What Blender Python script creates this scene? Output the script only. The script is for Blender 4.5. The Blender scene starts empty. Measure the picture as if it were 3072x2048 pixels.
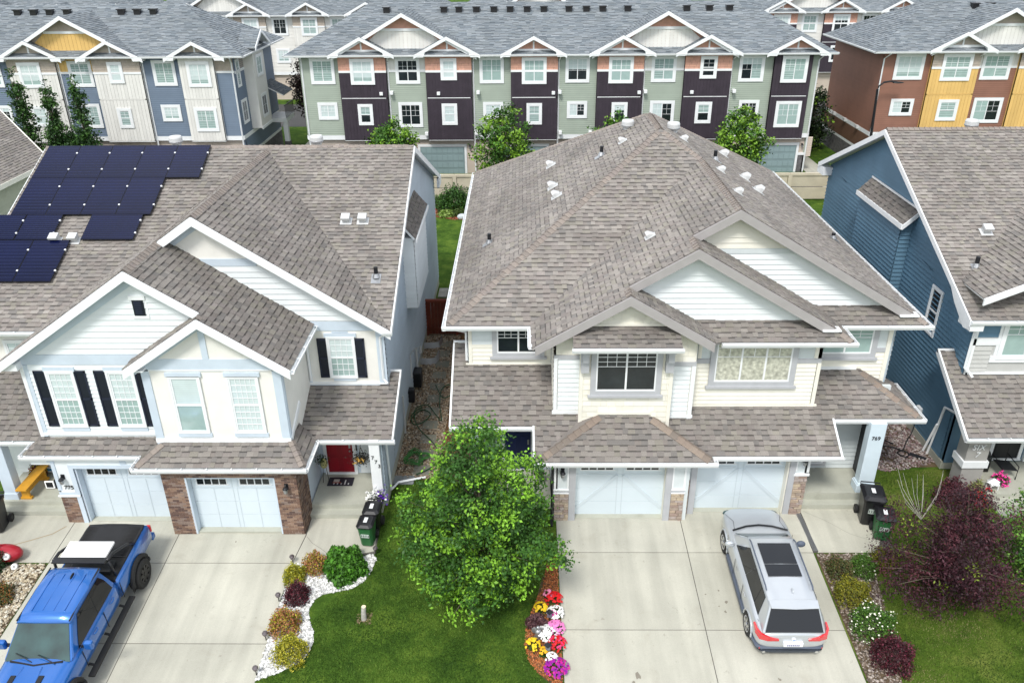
import bpy, math, random
import numpy as np
from mathutils import Vector, Matrix
S = bpy.context.scene
COL = S.collection
rnd = random.Random(7)
R = math.radians
# ---------------------------------------------------------------- camera
cam = bpy.data.objects.new('camera', bpy.data.cameras.new('camera'))
COL.objects.link(cam)
cam.data.sensor_width = 36.0
cam.data.lens = 36.0 * 2434.44 / 3072.0
cam.data.clip_start = 0.1
cam.data.clip_end = 3000
_p, _y, _r = R(26.9615), R(-.78166), R(-.45406)
_f = Vector((math.sin(_y)*math.cos(_p), math.cos(_y)*math.cos(_p), -math.sin(_p)))
_x = Vector((math.cos(_y), -math.sin(_y), 0)); _u = _x.cross(_f)
_cx = _x*math.cos(_r) + _u*math.sin(_r); _cu = -_x*math.sin(_r) + _u*math.cos(_r)
_m = Matrix((_cx, _cu, -_f)).transposed().to_4x4()
_m.translation = Vector((0, 0, 18))
cam.matrix_world = _m
S.camera = cam
# ---------------------------------------------------------------- world, sun, exposure
SUN_EL, SUN_AZ = 54.0, 200.0     # sun behind the camera, a little to the left, veiled by thin cloud
W = bpy.data.worlds.new("World"); S.world = W; W.use_nodes = True
nt = W.node_tree; nt.nodes.clear()
wo = nt.nodes.new('ShaderNodeOutputWorld'); bg = nt.nodes.new('ShaderNodeBackground')
sky = nt.nodes.new('ShaderNodeTexSky'); sky.sky_type = 'NISHITA'; sky.sun_disc = False
sky.sun_elevation = R(SUN_EL); sky.sun_rotation = R(SUN_AZ)
tc = nt.nodes.new('ShaderNodeTexCoord'); ns = nt.nodes.new('ShaderNodeTexNoise')
ns.inputs['Scale'].default_value = 2.6; ns.inputs['Detail'].default_value = 7
nt.links.new(tc.outputs['Generated'], ns.inputs['Vector'])
cr = nt.nodes.new('ShaderNodeValToRGB'); cr.color_ramp.elements[0].position = .30; cr.color_ramp.elements[1].position = .56
nt.links.new(ns.outputs['Fac'], cr.inputs['Fac'])
mx = nt.nodes.new('ShaderNodeMix'); mx.data_type = 'RGBA'
nt.links.new(cr.outputs['Color'], mx.inputs['Factor']); nt.links.new(sky.outputs['Color'], mx.inputs['A'])
mx.inputs['B'].default_value = (9.6, 9.9, 10.4, 1)      # cloud
nt.links.new(mx.outputs['Result'], bg.inputs['Color']); bg.inputs['Strength'].default_value = .12
nt.links.new(bg.outputs[0], wo.inputs[0])
sl = bpy.data.lights.new('sun', 'SUN'); so = bpy.data.objects.new('sun', sl); COL.objects.link(so)
sl.energy = 2.3; sl.angle = R(13); sl.color = (1, .965, .91)
_d = Vector((math.sin(R(SUN_AZ))*math.cos(R(SUN_EL)), math.cos(R(SUN_AZ))*math.cos(R(SUN_EL)), math.sin(R(SUN_EL))))
so.rotation_euler = _d.to_track_quat('Z', 'Y').to_euler()
so.location = (-20, -30, 60)
S.view_settings.view_transform = 'Standard'; S.view_settings.look = 'None'
S.view_settings.exposure = 0.38; S.view_settings.gamma = 1; S.view_settings.use_curve_mapping = False

# ---------------------------------------------------------------- materials
def M(name, base, rough=.7, var=.12, vs=3.0, bump=0.0, bs=60.0, fine=0.0, fs=90.0, metal=0, spec=.4, coat=0, stripes=None, detail=4):
    m = bpy.data.materials.new(name); m.use_nodes = True; t = m.node_tree; N = t.nodes; L = t.links
    b = N['Principled BSDF']; b.inputs['Roughness'].default_value = rough; b.inputs['Metallic'].default_value = metal
    b.inputs['Specular IOR Level'].default_value = spec
    if coat: b.inputs['Coat Weight'].default_value = coat; b.inputs['Coat Roughness'].default_value = .04
    tc = N.new('ShaderNodeTexCoord'); at = N.new('ShaderNodeAttribute'); at.attribute_name = 'Col'
    mul = N.new('ShaderNodeMix'); mul.data_type = 'RGBA'; mul.blend_type = 'MULTIPLY'; mul.inputs['Factor'].default_value = 1
    mul.inputs['A'].default_value = (*base, 1); L.new(at.outputs['Color'], mul.inputs['B'])
    out = mul.outputs['Result']
    def noisemul(out, sc, amt, det):
        n = N.new('ShaderNodeTexNoise'); n.inputs['Scale'].default_value = sc; n.inputs['Detail'].default_value = det
        L.new(tc.outputs['Object'], n.inputs['Vector'])
        mr = N.new('ShaderNodeMapRange'); mr.inputs['From Min'].default_value = .3; mr.inputs['From Max'].default_value = .7
        mr.inputs['To Min'].default_value = 1-amt; mr.inputs['To Max'].default_value = 1+amt
        L.new(n.outputs['Fac'], mr.inputs['Value'])
        v = N.new('ShaderNodeVectorMath'); v.operation = 'SCALE'; L.new(out, v.inputs[0]); L.new(mr.outputs[0], v.inputs['Scale'])
        return v.outputs[0]
    if var: out = noisemul(out, vs, var, detail)
    if fine: out = noisemul(out, fs, fine, 2)
    if stripes:
        per, lo = stripes
        sx = N.new('ShaderNodeSeparateXYZ'); L.new(tc.outputs['Object'], sx.inputs[0])
        a = N.new('ShaderNodeMath'); a.operation = 'MULTIPLY'; a.inputs[1].default_value = 6.2832/per; L.new(sx.outputs['Z'], a.inputs[0])
        s_ = N.new('ShaderNodeMath'); s_.operation = 'SINE'; L.new(a.outputs[0], s_.inputs[0])
        mr = N.new('ShaderNodeMapRange'); mr.inputs['From Min'].default_value = -1; mr.inputs['To Min'].default_value = lo; mr.inputs['To Max'].default_value = 1
        L.new(s_.outputs[0], mr.inputs['Value'])
        v = N.new('ShaderNodeVectorMath'); v.operation = 'SCALE'; L.new(out, v.inputs[0]); L.new(mr.outputs[0], v.inputs['Scale']); out = v.outputs[0]
    L.new(out, b.inputs['Base Color'])
    if bump:
        n = N.new('ShaderNodeTexNoise'); n.inputs['Scale'].default_value = bs; n.inputs['Detail'].default_value = 3
        L.new(tc.outputs['Object'], n.inputs['Vector'])
        bp = N.new('ShaderNodeBump'); bp.inputs['Strength'].default_value = bump; bp.inputs['Distance'].default_value = .01
        L.new(n.outputs['Fac'], bp.inputs['Height']); L.new(bp.outputs[0], b.inputs['Normal'])
    return m
mt = {}
mt['shingle'] = M('shingle', (1, 1, 1), .92, .13, .45, .5, 150, .22, 70, spec=.2)
mt['shingle_far'] = M('shingle_far', (1, 1, 1), .92, .10, .4, .0, 150, .15, 20, spec=.2)
mt['deck'] = M('roof_deck', (.10, .09, .085), .95, .1)
mt['white'] = M('white_trim', (.80, .82, .83), .5, .04, 2)
mt['white_sid'] = M('white_siding', (.76, .80, .81), .55, .04, 1.2)
mt['stucco'] = M('cream_stucco', (.80, .785, .735), .9, .05, 1.5, .5, 60)
mt['paleblue'] = M('pale_blue_trim', (.56, .64, .72), .6, .05, 2)
mt['greysid'] = M('grey_siding', (.42, .49, .55), .6, .06, 1)
mt['cream_shake'] = M('cream_shake', (.80, .775, .685), .75, .05, 2, .3, 30)
mt['taupe'] = M('taupe_trim', (.36, .34, .335), .6, .05, 3)
mt['greytrim'] = M('grey_trim', (.44, .45, .47), .6, .05, 3)
mt['palepanel'] = M('pale_grey_panel', (.62, .67, .68), .6, .04, 2)
mt['black'] = M('black', (.012, .013, .016), .45, 0)
mt['shutter'] = M('navy_shutter', (.010, .013, .022), .5, .1)
mt['blue_sid'] = M('blue_siding', (.095, .185, .265), .55, .10, .8)
mt['gardoor'] = M('garage_door_paint', (.62, .70, .75), .5, .03, 1)
mt['thdoor'] = M('green_garage_door', (.22, .30, .31), .5, .05, 1)
mt['concrete'] = M('concrete', (.45, .44, .375), .85, .13, .45, .25, 90, .06, 40, detail=10)
mt['concrete2'] = M('concrete_step', (.42, .425, .36), .85, .10, 1.2, .25, 90, .06, 40, detail=8)
def blotch(m, sc, lo, dark, thr=(.60, .72)):
    t = m.node_tree; N = t.nodes; L = t.links; b = N['Principled BSDF']; src = b.inputs['Base Color'].links[0].from_socket
    tc = N.new('ShaderNodeTexCoord'); n = N.new('ShaderNodeTexNoise'); n.inputs['Scale'].default_value = sc; n.inputs['Detail'].default_value = 6; n.inputs['Distortion'].default_value = .6; L.new(tc.outputs['Object'], n.inputs['Vector'])
    mr = N.new('ShaderNodeMapRange'); mr.inputs['From Min'].default_value = thr[0]; mr.inputs['From Max'].default_value = thr[1]; mr.inputs['To Min'].default_value = 1; mr.inputs['To Max'].default_value = lo; L.new(n.outputs['Fac'], mr.inputs['Value'])
    mx_ = N.new('ShaderNodeMix'); mx_.data_type = 'RGBA'; mx_.inputs['A'].default_value = (*dark, 1); L.new(mr.outputs[0], mx_.inputs['Factor']); L.new(src, mx_.inputs['B']); L.new(mx_.outputs['Result'], b.inputs['Base Color'])
blotch(mt['concrete'], 1.3, .78, (.27, .24, .18)); blotch(mt['concrete'], 7.0, .60, (.22, .20, .16), (.66, .74)); blotch(mt['concrete2'], 2.0, .7, (.25, .24, .18))
blotch(mt['shingle'], .35, .80, (.17, .165, .15), (.5, .72)); blotch(mt['white_sid'], .8, .93, (.5, .52, .5)); blotch(mt['gardoor'], 1.4, .93, (.5, .55, .58))
mt['joint'] = M('joint_dark', (.10, .095, .085), .95, .2)
mt['mortar'] = M('mortar', (.50, .40, .32), .95, .12, 8, .4, 90)
mt['brick'] = M('brick', (1, 1, 1), .9, .15, 12, .5, 120, .15, 60)
mt['stone'] = M('stone', (1, 1, 1), .9, .14, 9, .8, 40, .12, 50)
mt['metal'] = M('grey_metal', (.40, .41, .42), .35, .08, 3, metal=.7)
mt['whitemetal'] = M('white_metal', (.55, .56, .56), .45, .06, 4)
mt['glass'] = M('window_glass', (.016, .022, .025), .04, .3, 2.0, spec=.5)
mt['glass_blind'] = M('window_blind', (.42, .55, .53), .08, .08, 3, spec=.8, stripes=(.17, .62))
mt['glass_blind2'] = M('window_white_blind', (.62, .72, .72), .10, .05, 3, spec=.7, stripes=(.07, .85))
mt['glass_shade'] = M('window_pale_shade', (.34, .46, .44), .08, .06, 3, spec=.8)
mt['glass_curtain'] = M('window_curtain', (.50, .50, .42), .12, .35, 9, spec=.7)
mt['solar'] = M('solar_cell', (.002, .004, .026), .20, .25, .6, spec=.26)
mt['reddoor'] = M('red_door', (.22, .004, .012), .4, .05)
mt['bluedoor'] = M('blue_door', (.01, .02, .09), .4, .05)
mt['wood_y'] = M('yellow_wood', (.62, .31, .03), .5, .08, 6)
mt['wood_fence'] = M('new_wood', (.45, .31, .12), .8, .15, 3)
mt['wood_red'] = M('stained_wood', (.14, .030, .015), .8, .2, 3)
mt['precast'] = M('precast_fence', (.50, .45, .35), .9, .14, .9, .3, 30, .05, 20, detail=7)
mt['asphalt'] = M('asphalt', (.055, .055, .055), .9, .1, 1, .4, 60)
mt['bark'] = M('bark', (.16, .13, .10), .95, .25, 12, .8, 40)
mt['barkgrey'] = M('pale_bark', (.42, .40, .36), .95, .2, 12, .6, 40)
mt['leaf'] = M('leaf', (1, 1, 1), .55, .12, 2, spec=.3)
mt['petal'] = M('petal', (1, 1, 1), .6, .05, 5, spec=.2)
mt['pebble'] = M('pebble', (1, 1, 1), .85, .12, 20, .3, 60)
mt['grassblade'] = M('grass_blade', (1, 1, 1), .7, .1, 1, spec=.2)
mt['mulch'] = M('mulch', (1, 1, 1), .95, .2, 14)
mt['rubber'] = M('rubber', (.018, .018, .018), .8, .1)
mt['plastic_black'] = M('black_plastic', (.012, .012, .014), .32, .1, spec=.5)
mt['plastic_green'] = M('green_plastic', (.03, .14, .045), .45, .08, 3, spec=.5)
mt['hose'] = M('green_hose', (.01, .07, .02), .4, .1, spec=.5)
mt['vinyl'] = M('flat_colour', (1, 1, 1), .6, .03, 2)
mt['gloss'] = M('gloss_colour', (1, 1, 1), .3, .03, 2, spec=.6)
def grassmat(name, cols, sc):
    m = bpy.data.materials.new(name); m.use_nodes = True; t = m.node_tree; N = t.nodes; L = t.links; b = N['Principled BSDF']
    b.inputs['Roughness'].default_value = .95; b.inputs['Specular IOR Level'].default_value = .1
    tc = N.new('ShaderNodeTexCoord'); n1 = N.new('ShaderNodeTexNoise'); n1.inputs['Scale'].default_value = sc; n1.inputs['Detail'].default_value = 9; n1.inputs['Roughness'].default_value = .7
    L.new(tc.outputs['Object'], n1.inputs['Vector']); r = N.new('ShaderNodeValToRGB')
    e = r.color_ramp.elements; e[0].position = .3; e[0].color = (*cols[0], 1); e[1].position = .72; e[1].color = (*cols[2], 1); q = e.new(.5); q.color = (*cols[1], 1)
    L.new(n1.outputs['Fac'], r.inputs['Fac'])
    n2 = N.new('ShaderNodeTexNoise'); n2.inputs['Scale'].default_value = 45; n2.inputs['Detail'].default_value = 3; L.new(tc.outputs['Object'], n2.inputs['Vector'])
    mr = N.new('ShaderNodeMapRange'); mr.inputs['From Min'].default_value = .3; mr.inputs['From Max'].default_value = .7; mr.inputs['To Min'].default_value = .45; mr.inputs['To Max'].default_value = 1.5
    L.new(n2.outputs['Fac'], mr.inputs['Value']); v = N.new('ShaderNodeVectorMath'); v.operation = 'SCALE'; L.new(r.outputs[0], v.inputs[0]); L.new(mr.outputs[0], v.inputs['Scale'])
    L.new(v.outputs[0], b.inputs['Base Color'])
    bp = N.new('ShaderNodeBump'); bp.inputs['Strength'].default_value = .8; bp.inputs['Distance'].default_value = .04; L.new(n2.outputs['Fac'], bp.inputs['Height']); L.new(bp.outputs[0], b.inputs['Normal'])
    return m
mt['grass'] = grassmat('lawn', [(.018, .046, .007), (.055, .11, .014), (.13, .20, .028)], 1.0)
mt['grass_dry'] = grassmat('dry_lawn', [(.028, .060, .008), (.075, .125, .016), (.17, .20, .045)], .7)
mt['dirt'] = M('dirt', (.10, .07, .04), .95, .3, 2, .6, 30)

# ---------------------------------------------------------------- mesh helpers
ORI = {}
def tag(o, label=None, cat=None, group=None, kind=None):
    if label: o['label'] = label
    if cat: o['category'] = cat
    if group: o['group'] = group
    if kind: o['kind'] = kind
    return o
def thing(name, label, cat, loc=(0, 0, 0), group=None, local=False):
    o = bpy.data.objects.new(name, None); COL.objects.link(o); o.location = loc; o.empty_display_size = .2
    ORI[o.name] = Vector((0, 0, 0)) if local else Vector(loc)
    return tag(o, label, cat, group)
def link(name, me, parent=None, kind=None, label=None):
    o = bpy.data.objects.new(name, me); COL.objects.link(o)
    if parent: o.parent = parent; ORI[o.name] = ORI[parent.name]
    else: ORI[o.name] = Vector((0, 0, 0))
    if kind: o['kind'] = kind
    if label: o['label'] = label
    return o
class MB:
    def __init__(s): s.V = []; s.F = []; s.I = []; s.C = []
    def poly(s, pts, m=0, c=(1, 1, 1)):
        n = len(s.V); s.V.extend([tuple(p) for p in pts]); s.F.append(tuple(range(n, n+len(pts)))); s.I.append(m); s.C.append(c)
    def fbox(s, P, u0, u1, v0, v1, w0, w1, m=0, c=(1, 1, 1)):
        n = len(s.V)
        for w in (w0, w1):
            for (u, v) in ((u0, v0), (u1, v0), (u1, v1), (u0, v1)): s.V.append(tuple(P(u, v, w)))
        for f in ((0, 1, 2, 3), (7, 6, 5, 4), (0, 4, 5, 1), (1, 5, 6, 2), (2, 6, 7, 3), (3, 7, 4, 0)):
            s.F.append(tuple(n+i for i in f)); s.I.append(m); s.C.append(c)
    def box(s, x0, x1, y0, y1, z0, z1, m=0, c=(1, 1, 1)): s.fbox(lambda u, v, w: (u, v, w), x0, x1, y0, y1, z0, z1, m, c)
    def bar(s, p0, p1, wdir, w, h, m=0, c=(1, 1, 1), hdir=None):
        p0 = Vector(p0); p1 = Vector(p1); a = (p1-p0); wd = Vector(wdir).normalized(); hd = Vector(hdir).normalized() if hdir else a.cross(wd).normalized()
        n = len(s.V)
        for p in (p0, p1):
            for (i, j) in ((-.5, -.5), (.5, -.5), (.5, .5), (-.5, .5)): s.V.append(tuple(p+wd*w*i+hd*h*j))
        for f in ((0, 1, 2, 3), (7, 6, 5, 4), (0, 4, 5, 1), (1, 5, 6, 2), (2, 6, 7, 3), (3, 7, 4, 0)):
            s.F.append(tuple(n+i for i in f)); s.I.append(m); s.C.append(c)
    def tube(s, path, r, n=8, m=0, c=(1, 1, 1), cap=True):
        path = [Vector(p) for p in path]; rs = r if isinstance(r, (list, tuple)) else [r]*len(path)
        base = len(s.V); up = Vector((0, 0, 1))
        for i, p in enumerate(path):
            d = (path[min(i+1, len(path)-1)]-path[max(i-1, 0)]).normalized()
            a = d.cross(up if abs(d.z) < .95 else Vector((1, 0, 0))).normalized(); b = d.cross(a)
            for k in range(n):
                t = 2*math.pi*k/n; s.V.append(tuple(p+(a*math.cos(t)+b*math.sin(t))*rs[i]))
        for i in range(len(path)-1):
            for k in range(n):
                k2 = (k+1) % n; s.F.append((base+i*n+k, base+i*n+k2, base+(i+1)*n+k2, base+(i+1)*n+k)); s.I.append(m); s.C.append(c)
        if cap:
            s.F.append(tuple(base+k for k in range(n))[::-1]); s.I.append(m); s.C.append(c)
            s.F.append(tuple(base+(len(path)-1)*n+k for k in range(n))); s.I.append(m); s.C.append(c)
    def lathe(s, c0, prof, n=16, m=0, c=(1, 1, 1), cap=True):
        s.tube2([(Vector(c0)+Vector((0, 0, z)), r) for r, z in prof], n, m, c, cap)
    def tube2(s, pr, n, m, c, cap):
        base = len(s.V)
        for p, r in pr:
            for k in range(n):
                t = 2*math.pi*k/n; s.V.append((p.x+r*math.cos(t), p.y+r*math.sin(t), p.z))
        for i in range(len(pr)-1):
            for k in range(n):
                k2 = (k+1) % n; s.F.append((base+i*n+k, base+i*n+k2, base+(i+1)*n+k2, base+(i+1)*n+k)); s.I.append(m); s.C.append(c)
        if cap:
            s.F.append(tuple(base+k for k in range(n))[::-1]); s.I.append(m); s.C.append(c)
            s.F.append(tuple(base+(len(pr)-1)*n+k for k in range(n))); s.I.append(m); s.C.append(c)
    def ell(s, ce, rx, ry, rz, nu=12, nv=8, m=0, c=(1, 1, 1)):
        s.tube2n(ce, rx, ry, rz, nu, nv, m, c)
    def tube2n(s, ce, rx, ry, rz, nu, nv, m, c):
        base = len(s.V)
        for i in range(nv+1):
            ph = -math.pi/2+math.pi*i/nv
            for k in range(nu):
                t = 2*math.pi*k/nu; s.V.append((ce[0]+rx*math.cos(ph)*math.cos(t), ce[1]+ry*math.cos(ph)*math.sin(t), ce[2]+rz*math.sin(ph)))
        for i in range(nv):
            for k in range(nu):
                k2 = (k+1) % nu; s.F.append((base+i*nu+k, base+i*nu+k2, base+(i+1)*nu+k2, base+(i+1)*nu+k)); s.I.append(m); s.C.append(c)
    def build(s, name, mats, parent=None, kind=None, label=None, smooth=False, cat=None, group=None, bevel=0, subsurf=0):
        me = bpy.data.meshes.new(name); o0 = ORI[parent.name] if parent else Vector((0, 0, 0))
        V = s.V if o0.length == 0 else [(v[0]-o0.x, v[1]-o0.y, v[2]-o0.z) for v in s.V]
        me.from_pydata(V, [], s.F)
        if not isinstance(mats, (list, tuple)): mats = [mats]
        for k in mats: me.materials.append(mt[k] if isinstance(k, str) else k)
        me.polygons.foreach_set('material_index', s.I)
        a = me.color_attributes.new('Col', 'FLOAT_COLOR', 'CORNER')
        cc = np.ones((len(me.loops), 4), dtype=np.float32)
        cnt = np.array([len(f) for f in s.F]); cc[:, :3] = np.repeat(np.array(s.C, dtype=np.float32).reshape(-1, 3), cnt, axis=0)
        a.data.foreach_set('color', cc.ravel())
        if smooth: me.polygons.foreach_set('use_smooth', [True]*len(me.polygons))
        me.update()
        o = link(name, me, parent, kind, label)
        if bevel:
            b = o.modifiers.new('bevel', 'BEVEL'); b.width = bevel; b.segments = 2; b.limit_method = 'ANGLE'
        if subsurf:
            b = o.modifiers.new('sub', 'SUBSURF'); b.levels = subsurf; b.render_levels = subsurf
        if cat or group: tag(o, None, cat, group)
        return o
def npmesh(name, V, F, C, mat, parent=None, kind=None, smooth=False):
    """V (N,3), F (M,k) constant k, C (M,3)"""
    me = bpy.data.meshes.new(name); V = np.asarray(V, dtype=np.float32)
    if parent: V = V-np.array(ORI[parent.name], dtype=np.float32)
    M_, k = F.shape
    me.vertices.add(len(V)); me.vertices.foreach_set('co', V.ravel())
    me.loops.add(M_*k); me.loops.foreach_set('vertex_index', F.astype(np.int32).ravel())
    me.polygons.add(M_); me.polygons.foreach_set('loop_start', np.arange(0, M_*k, k, dtype=np.int32))
    me.update(calc_edges=True)
    a = me.color_attributes.new('Col', 'FLOAT_COLOR', 'CORNER'); cc = np.ones((M_*k, 4), dtype=np.float32); cc[:, :3] = np.repeat(C, k, axis=0)
    a.data.foreach_set('color', cc.ravel()); me.materials.append(mt[mat])
    if smooth: me.polygons.foreach_set('use_smooth', [True]*M_)
    me.validate()
    return link(name, me, parent, kind)
def Fs(y): return lambda u, v, w: (u, y-w, v)        # wall facing the street (-Y)
def Fn(y): return lambda u, v, w: (u, y+w, v)
def Fw(x): return lambda u, v, w: (x-w, u, v)        # facing -X
def Fe(x): return lambda u, v, w: (x+w, u, v)        # facing +X
def clip(poly, cp):
    """clip polygon (list of 2D) by convex polygon cp (CCW)"""
    out = poly
    for i in range(len(cp)):
        a = cp[i]; b = cp[(i+1) % len(cp)]; ex, ey = b[0]-a[0], b[1]-a[1]
        inp = out; out = []
        if not inp: return out
        for j in range(len(inp)):
            p = inp[j]; q = inp[(j+1) % len(inp)]
            dp = ex*(p[1]-a[1])-ey*(p[0]-a[0]); dq = ex*(q[1]-a[1])-ey*(q[0]-a[0])
            if dp >= -1e-9: out.append(p)
            if (dp > 1e-9 and dq < -1e-9) or (dp < -1e-9 and dq > 1e-9):
                t = dp/(dp-dq); out.append((p[0]+(q[0]-p[0])*t, p[1]+(q[1]-p[1])*t))
    return out if len(out) > 2 else []
def ccw(P):
    a = sum(P[i][0]*P[(i+1) % len(P)][1]-P[(i+1) % len(P)][0]*P[i][1] for i in range(len(P)))
    return P if a > 0 else P[::-1]
CAMP = Vector((0, 0, 18))
PAL = [(.240, .219, .199), (.216, .198, .182), (.262, .240, .217), (.194, .181, .169), (.240, .215, .199), (.246, .228, .196), (.222, .198, .180), (.272, .250, .227)]
PALG = [(.185, .21, .23), (.215, .24, .26), (.16, .185, .205), (.235, .258, .275), (.19, .213, .226)]
def streak(m, amt=.05):
    t = m.node_tree; N = t.nodes; L = t.links; b = N['Principled BSDF']; src = b.inputs['Base Color'].links[0].from_socket; tc = N.new('ShaderNodeTexCoord'); mp = N.new('ShaderNodeMapping'); mp.inputs['Scale'].default_value = (2.2, .16, 1); L.new(tc.outputs['Object'], mp.inputs[0]); n = N.new('ShaderNodeTexNoise'); n.inputs['Scale'].default_value = 1; n.inputs['Detail'].default_value = 4; L.new(mp.outputs[0], n.inputs['Vector'])
    mr = N.new('ShaderNodeMapRange'); mr.inputs['From Min'].default_value = .35; mr.inputs['From Max'].default_value = .65; mr.inputs['To Min'].default_value = 1-amt*1.6; mr.inputs['To Max'].default_value = 1+amt; L.new(n.outputs['Fac'], mr.inputs['Value']); v = N.new('ShaderNodeVectorMath'); v.operation = 'SCALE'; L.new(src, v.inputs[0]); L.new(mr.outputs[0], v.inputs['Scale']); L.new(v.outputs[0], b.inputs['Base Color'])
streak(mt['concrete'], .07); streak(mt['shingle'], .05)
class Roof:
    """Shingled roof: deck, tabs (the largest-looking 300 as objects), caps, fascias and gutters are its sub-parts."""
    def __init__(s, house, pal=PAL, e=.19, objs=True, wr=(.13, .29), mat='shingle', seed=1, soffit='white'):
        s.soffit = soffit; s.house = house; s.pal = pal; s.e = e; s.objs = objs; s.wr = wr; s.mat = mat; s.r = random.Random(seed)
        s.deck = MB(); s.tabs = MB(); s.cand = []; s.caps_ = []; s.fas = []
    def plane(s, zf, pieces, tone=1.0, under=True):
        z0 = zf(0, 0); gx = zf(1, 0)-z0; gy = zf(0, 1)-z0
        n = Vector((-gx, -gy, 1)).normalized(); v = Vector((gx, gy, gx*gx+gy*gy)).normalized(); u = v.cross(n).normalized(); v = n.cross(u).normalized()
        d = Vector((0, 0, z0)).dot(n); e = s.e
        def P(a, b, o): return u*a+v*b+n*(d+o)
        cps = []
        for pc in pieces:
            p3 = [Vector((x, y, zf(x, y))) for x, y in pc]; cps.append(ccw([(p.dot(u), p.dot(v)) for p in p3]))
            if under:
                top = [p-n*.006 for p in p3]; bot = [p-n*.09 for p in p3]
                s.deck.poly(top); s.deck.poly(bot[::-1], 1)
                for i in range(len(p3)):
                    j = (i+1) % len(p3); s.deck.poly([top[i], bot[i], bot[j], top[j]], 1)
        vmin = min(p[1] for c in cps for p in c); vmax = max(p[1] for c in cps for p in c)
        umin = min(p[0] for c in cps for p in c); umax = max(p[0] for c in cps for p in c)
        j = 0
        while vmin+j*e < vmax:
            b0 = vmin+j*e; b1 = b0+e; a0 = umin-s.r.random()*.3; j += 1; last = False; prow = s.r.uniform(.94, 1.06)
            while a0 < umax:
                w = s.r.uniform(*s.wr); a1 = a0+w; raised = (not last) if s.r.random() < .8 else last; last = raised
                t = (.026 if raised else .012); k = s.r.choice(s.pal); g = s.r.uniform(.92, 1.08)*tone*prow; c = (k[0]*g, k[1]*g, k[2]*g)
                rect = [(a0, b0), (a1, b0), (a1, b1), (a0, b1)]
                for cp in cps:
                    if a1 < min(p[0] for p in cp) or a0 > max(p[0] for p in cp): continue
                    pg = clip(rect, cp)
                    if not pg: continue
                    full = len(pg) == 4 and abs(sum(pg[i][0]*pg[(i+1) % 4][1]-pg[(i+1) % 4][0]*pg[i][1] for i in range(4))/2-w*e) < 1e-6
                    ce = P((a0+a1)/2, b0, 0)
                    if full and s.objs: s.cand.append(((ce-CAMP).length_squared/max(.05, abs((CAMP-ce).normalized().dot(n))), a0, b0, w, raised, k, g, u, v, n, d)); continue
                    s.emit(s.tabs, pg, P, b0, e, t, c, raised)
                a0 = a1
    def emit(s, mb, pg, P, b0, e, t, c, raised):
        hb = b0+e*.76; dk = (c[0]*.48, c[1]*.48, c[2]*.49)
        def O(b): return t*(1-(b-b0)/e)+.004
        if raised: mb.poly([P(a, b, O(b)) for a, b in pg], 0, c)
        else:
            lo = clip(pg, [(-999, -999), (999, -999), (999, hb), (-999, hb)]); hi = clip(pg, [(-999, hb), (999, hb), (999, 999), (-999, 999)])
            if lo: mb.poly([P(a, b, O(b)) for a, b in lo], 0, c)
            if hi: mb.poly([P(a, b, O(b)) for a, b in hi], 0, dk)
        for i in range(len(pg)):
            p = pg[i]; q = pg[(i+1) % len(pg)]
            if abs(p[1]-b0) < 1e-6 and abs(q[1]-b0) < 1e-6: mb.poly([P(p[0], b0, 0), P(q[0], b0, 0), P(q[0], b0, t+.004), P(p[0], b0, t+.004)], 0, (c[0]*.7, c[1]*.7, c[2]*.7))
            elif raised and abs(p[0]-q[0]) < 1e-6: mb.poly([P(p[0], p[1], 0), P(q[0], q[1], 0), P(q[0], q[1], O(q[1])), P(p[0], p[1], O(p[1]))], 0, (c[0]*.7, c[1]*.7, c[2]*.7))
    def caps(s, p0, p1, n1, n2, w=.15, st=.2, pal=None):
        s.caps_.append((Vector(p0), Vector(p1), Vector(n1).normalized(), Vector(n2).normalized(), w, st, pal))
    def fascia(s, p0, p1, h=.26, th=.05, out=(0, -1, 0), mat='white', drop=0):
        mb = MB(); o = Vector(out)*th/2; p0 = Vector(p0); p1 = Vector(p1)
        for i, (a, b) in enumerate([(p0, p1)]):
            z = Vector((0, 0, 1)); A = [a-z*(h+drop), b-z*(h+drop), b-z*drop, a-z*drop]
            f = [p+o*2 for p in A]; k = [p for p in A]
            mb.poly(f); mb.poly(k[::-1])
            for i in range(4):
                j = (i+1) % 4; mb.poly([f[i], k[i], k[j], f[j]])
        s.fas.append((mb, mat))
    def gutter(s, p0, p1, out, cover=False, straps=True, mat='white', h=.12, w=.14):
        """K-style trough along the eave: out = outward horizontal direction"""
        mb = MB(); p0 = Vector(p0); p1 = Vector(p1); o = Vector(out).normalized(); z = Vector((0, 0, 1)); dn = (p1-p0).normalized()
        prof = [(.0, -.02), (.0, -h), (w*.75, -h), (w, -.03), (w, .012), (w-.02, .012), (w-.02, -.03), (w*.7, -h+.015), (.02, -h+.015), (.02, -.02)]
        a = [p0+o*x+z*y for x, y in prof]; b = [p1+o*x+z*y for x, y in prof]
        for i in range(len(prof)):
            j = (i+1) % len(prof); mb.poly([a[i], b[i], b[j], a[j]])
        mb.poly(a); mb.poly(b[::-1])
        if cover: mb.poly([p0+z*.0, p1+z*.0, p1+o*(w-.01)+z*.004, p0+o*(w-.01)+z*.004], 0, (.93, .93, .93))
        L = (p1-p0).length; k = max(2, int(L/.75))
        for i in range(k+1):
            q = p0+dn*(L*i/k if 0 < i < k else (.03 if i == 0 else L-.03)); mb.bar(q+z*.016+o*.0, q+z*.016+o*w, dn, .035 if not cover else .012, .01, 0, (1, 1, 1) if not cover else (.7, .7, .7))
        s.fas.append((mb, mat, 'gutter'))
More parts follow.
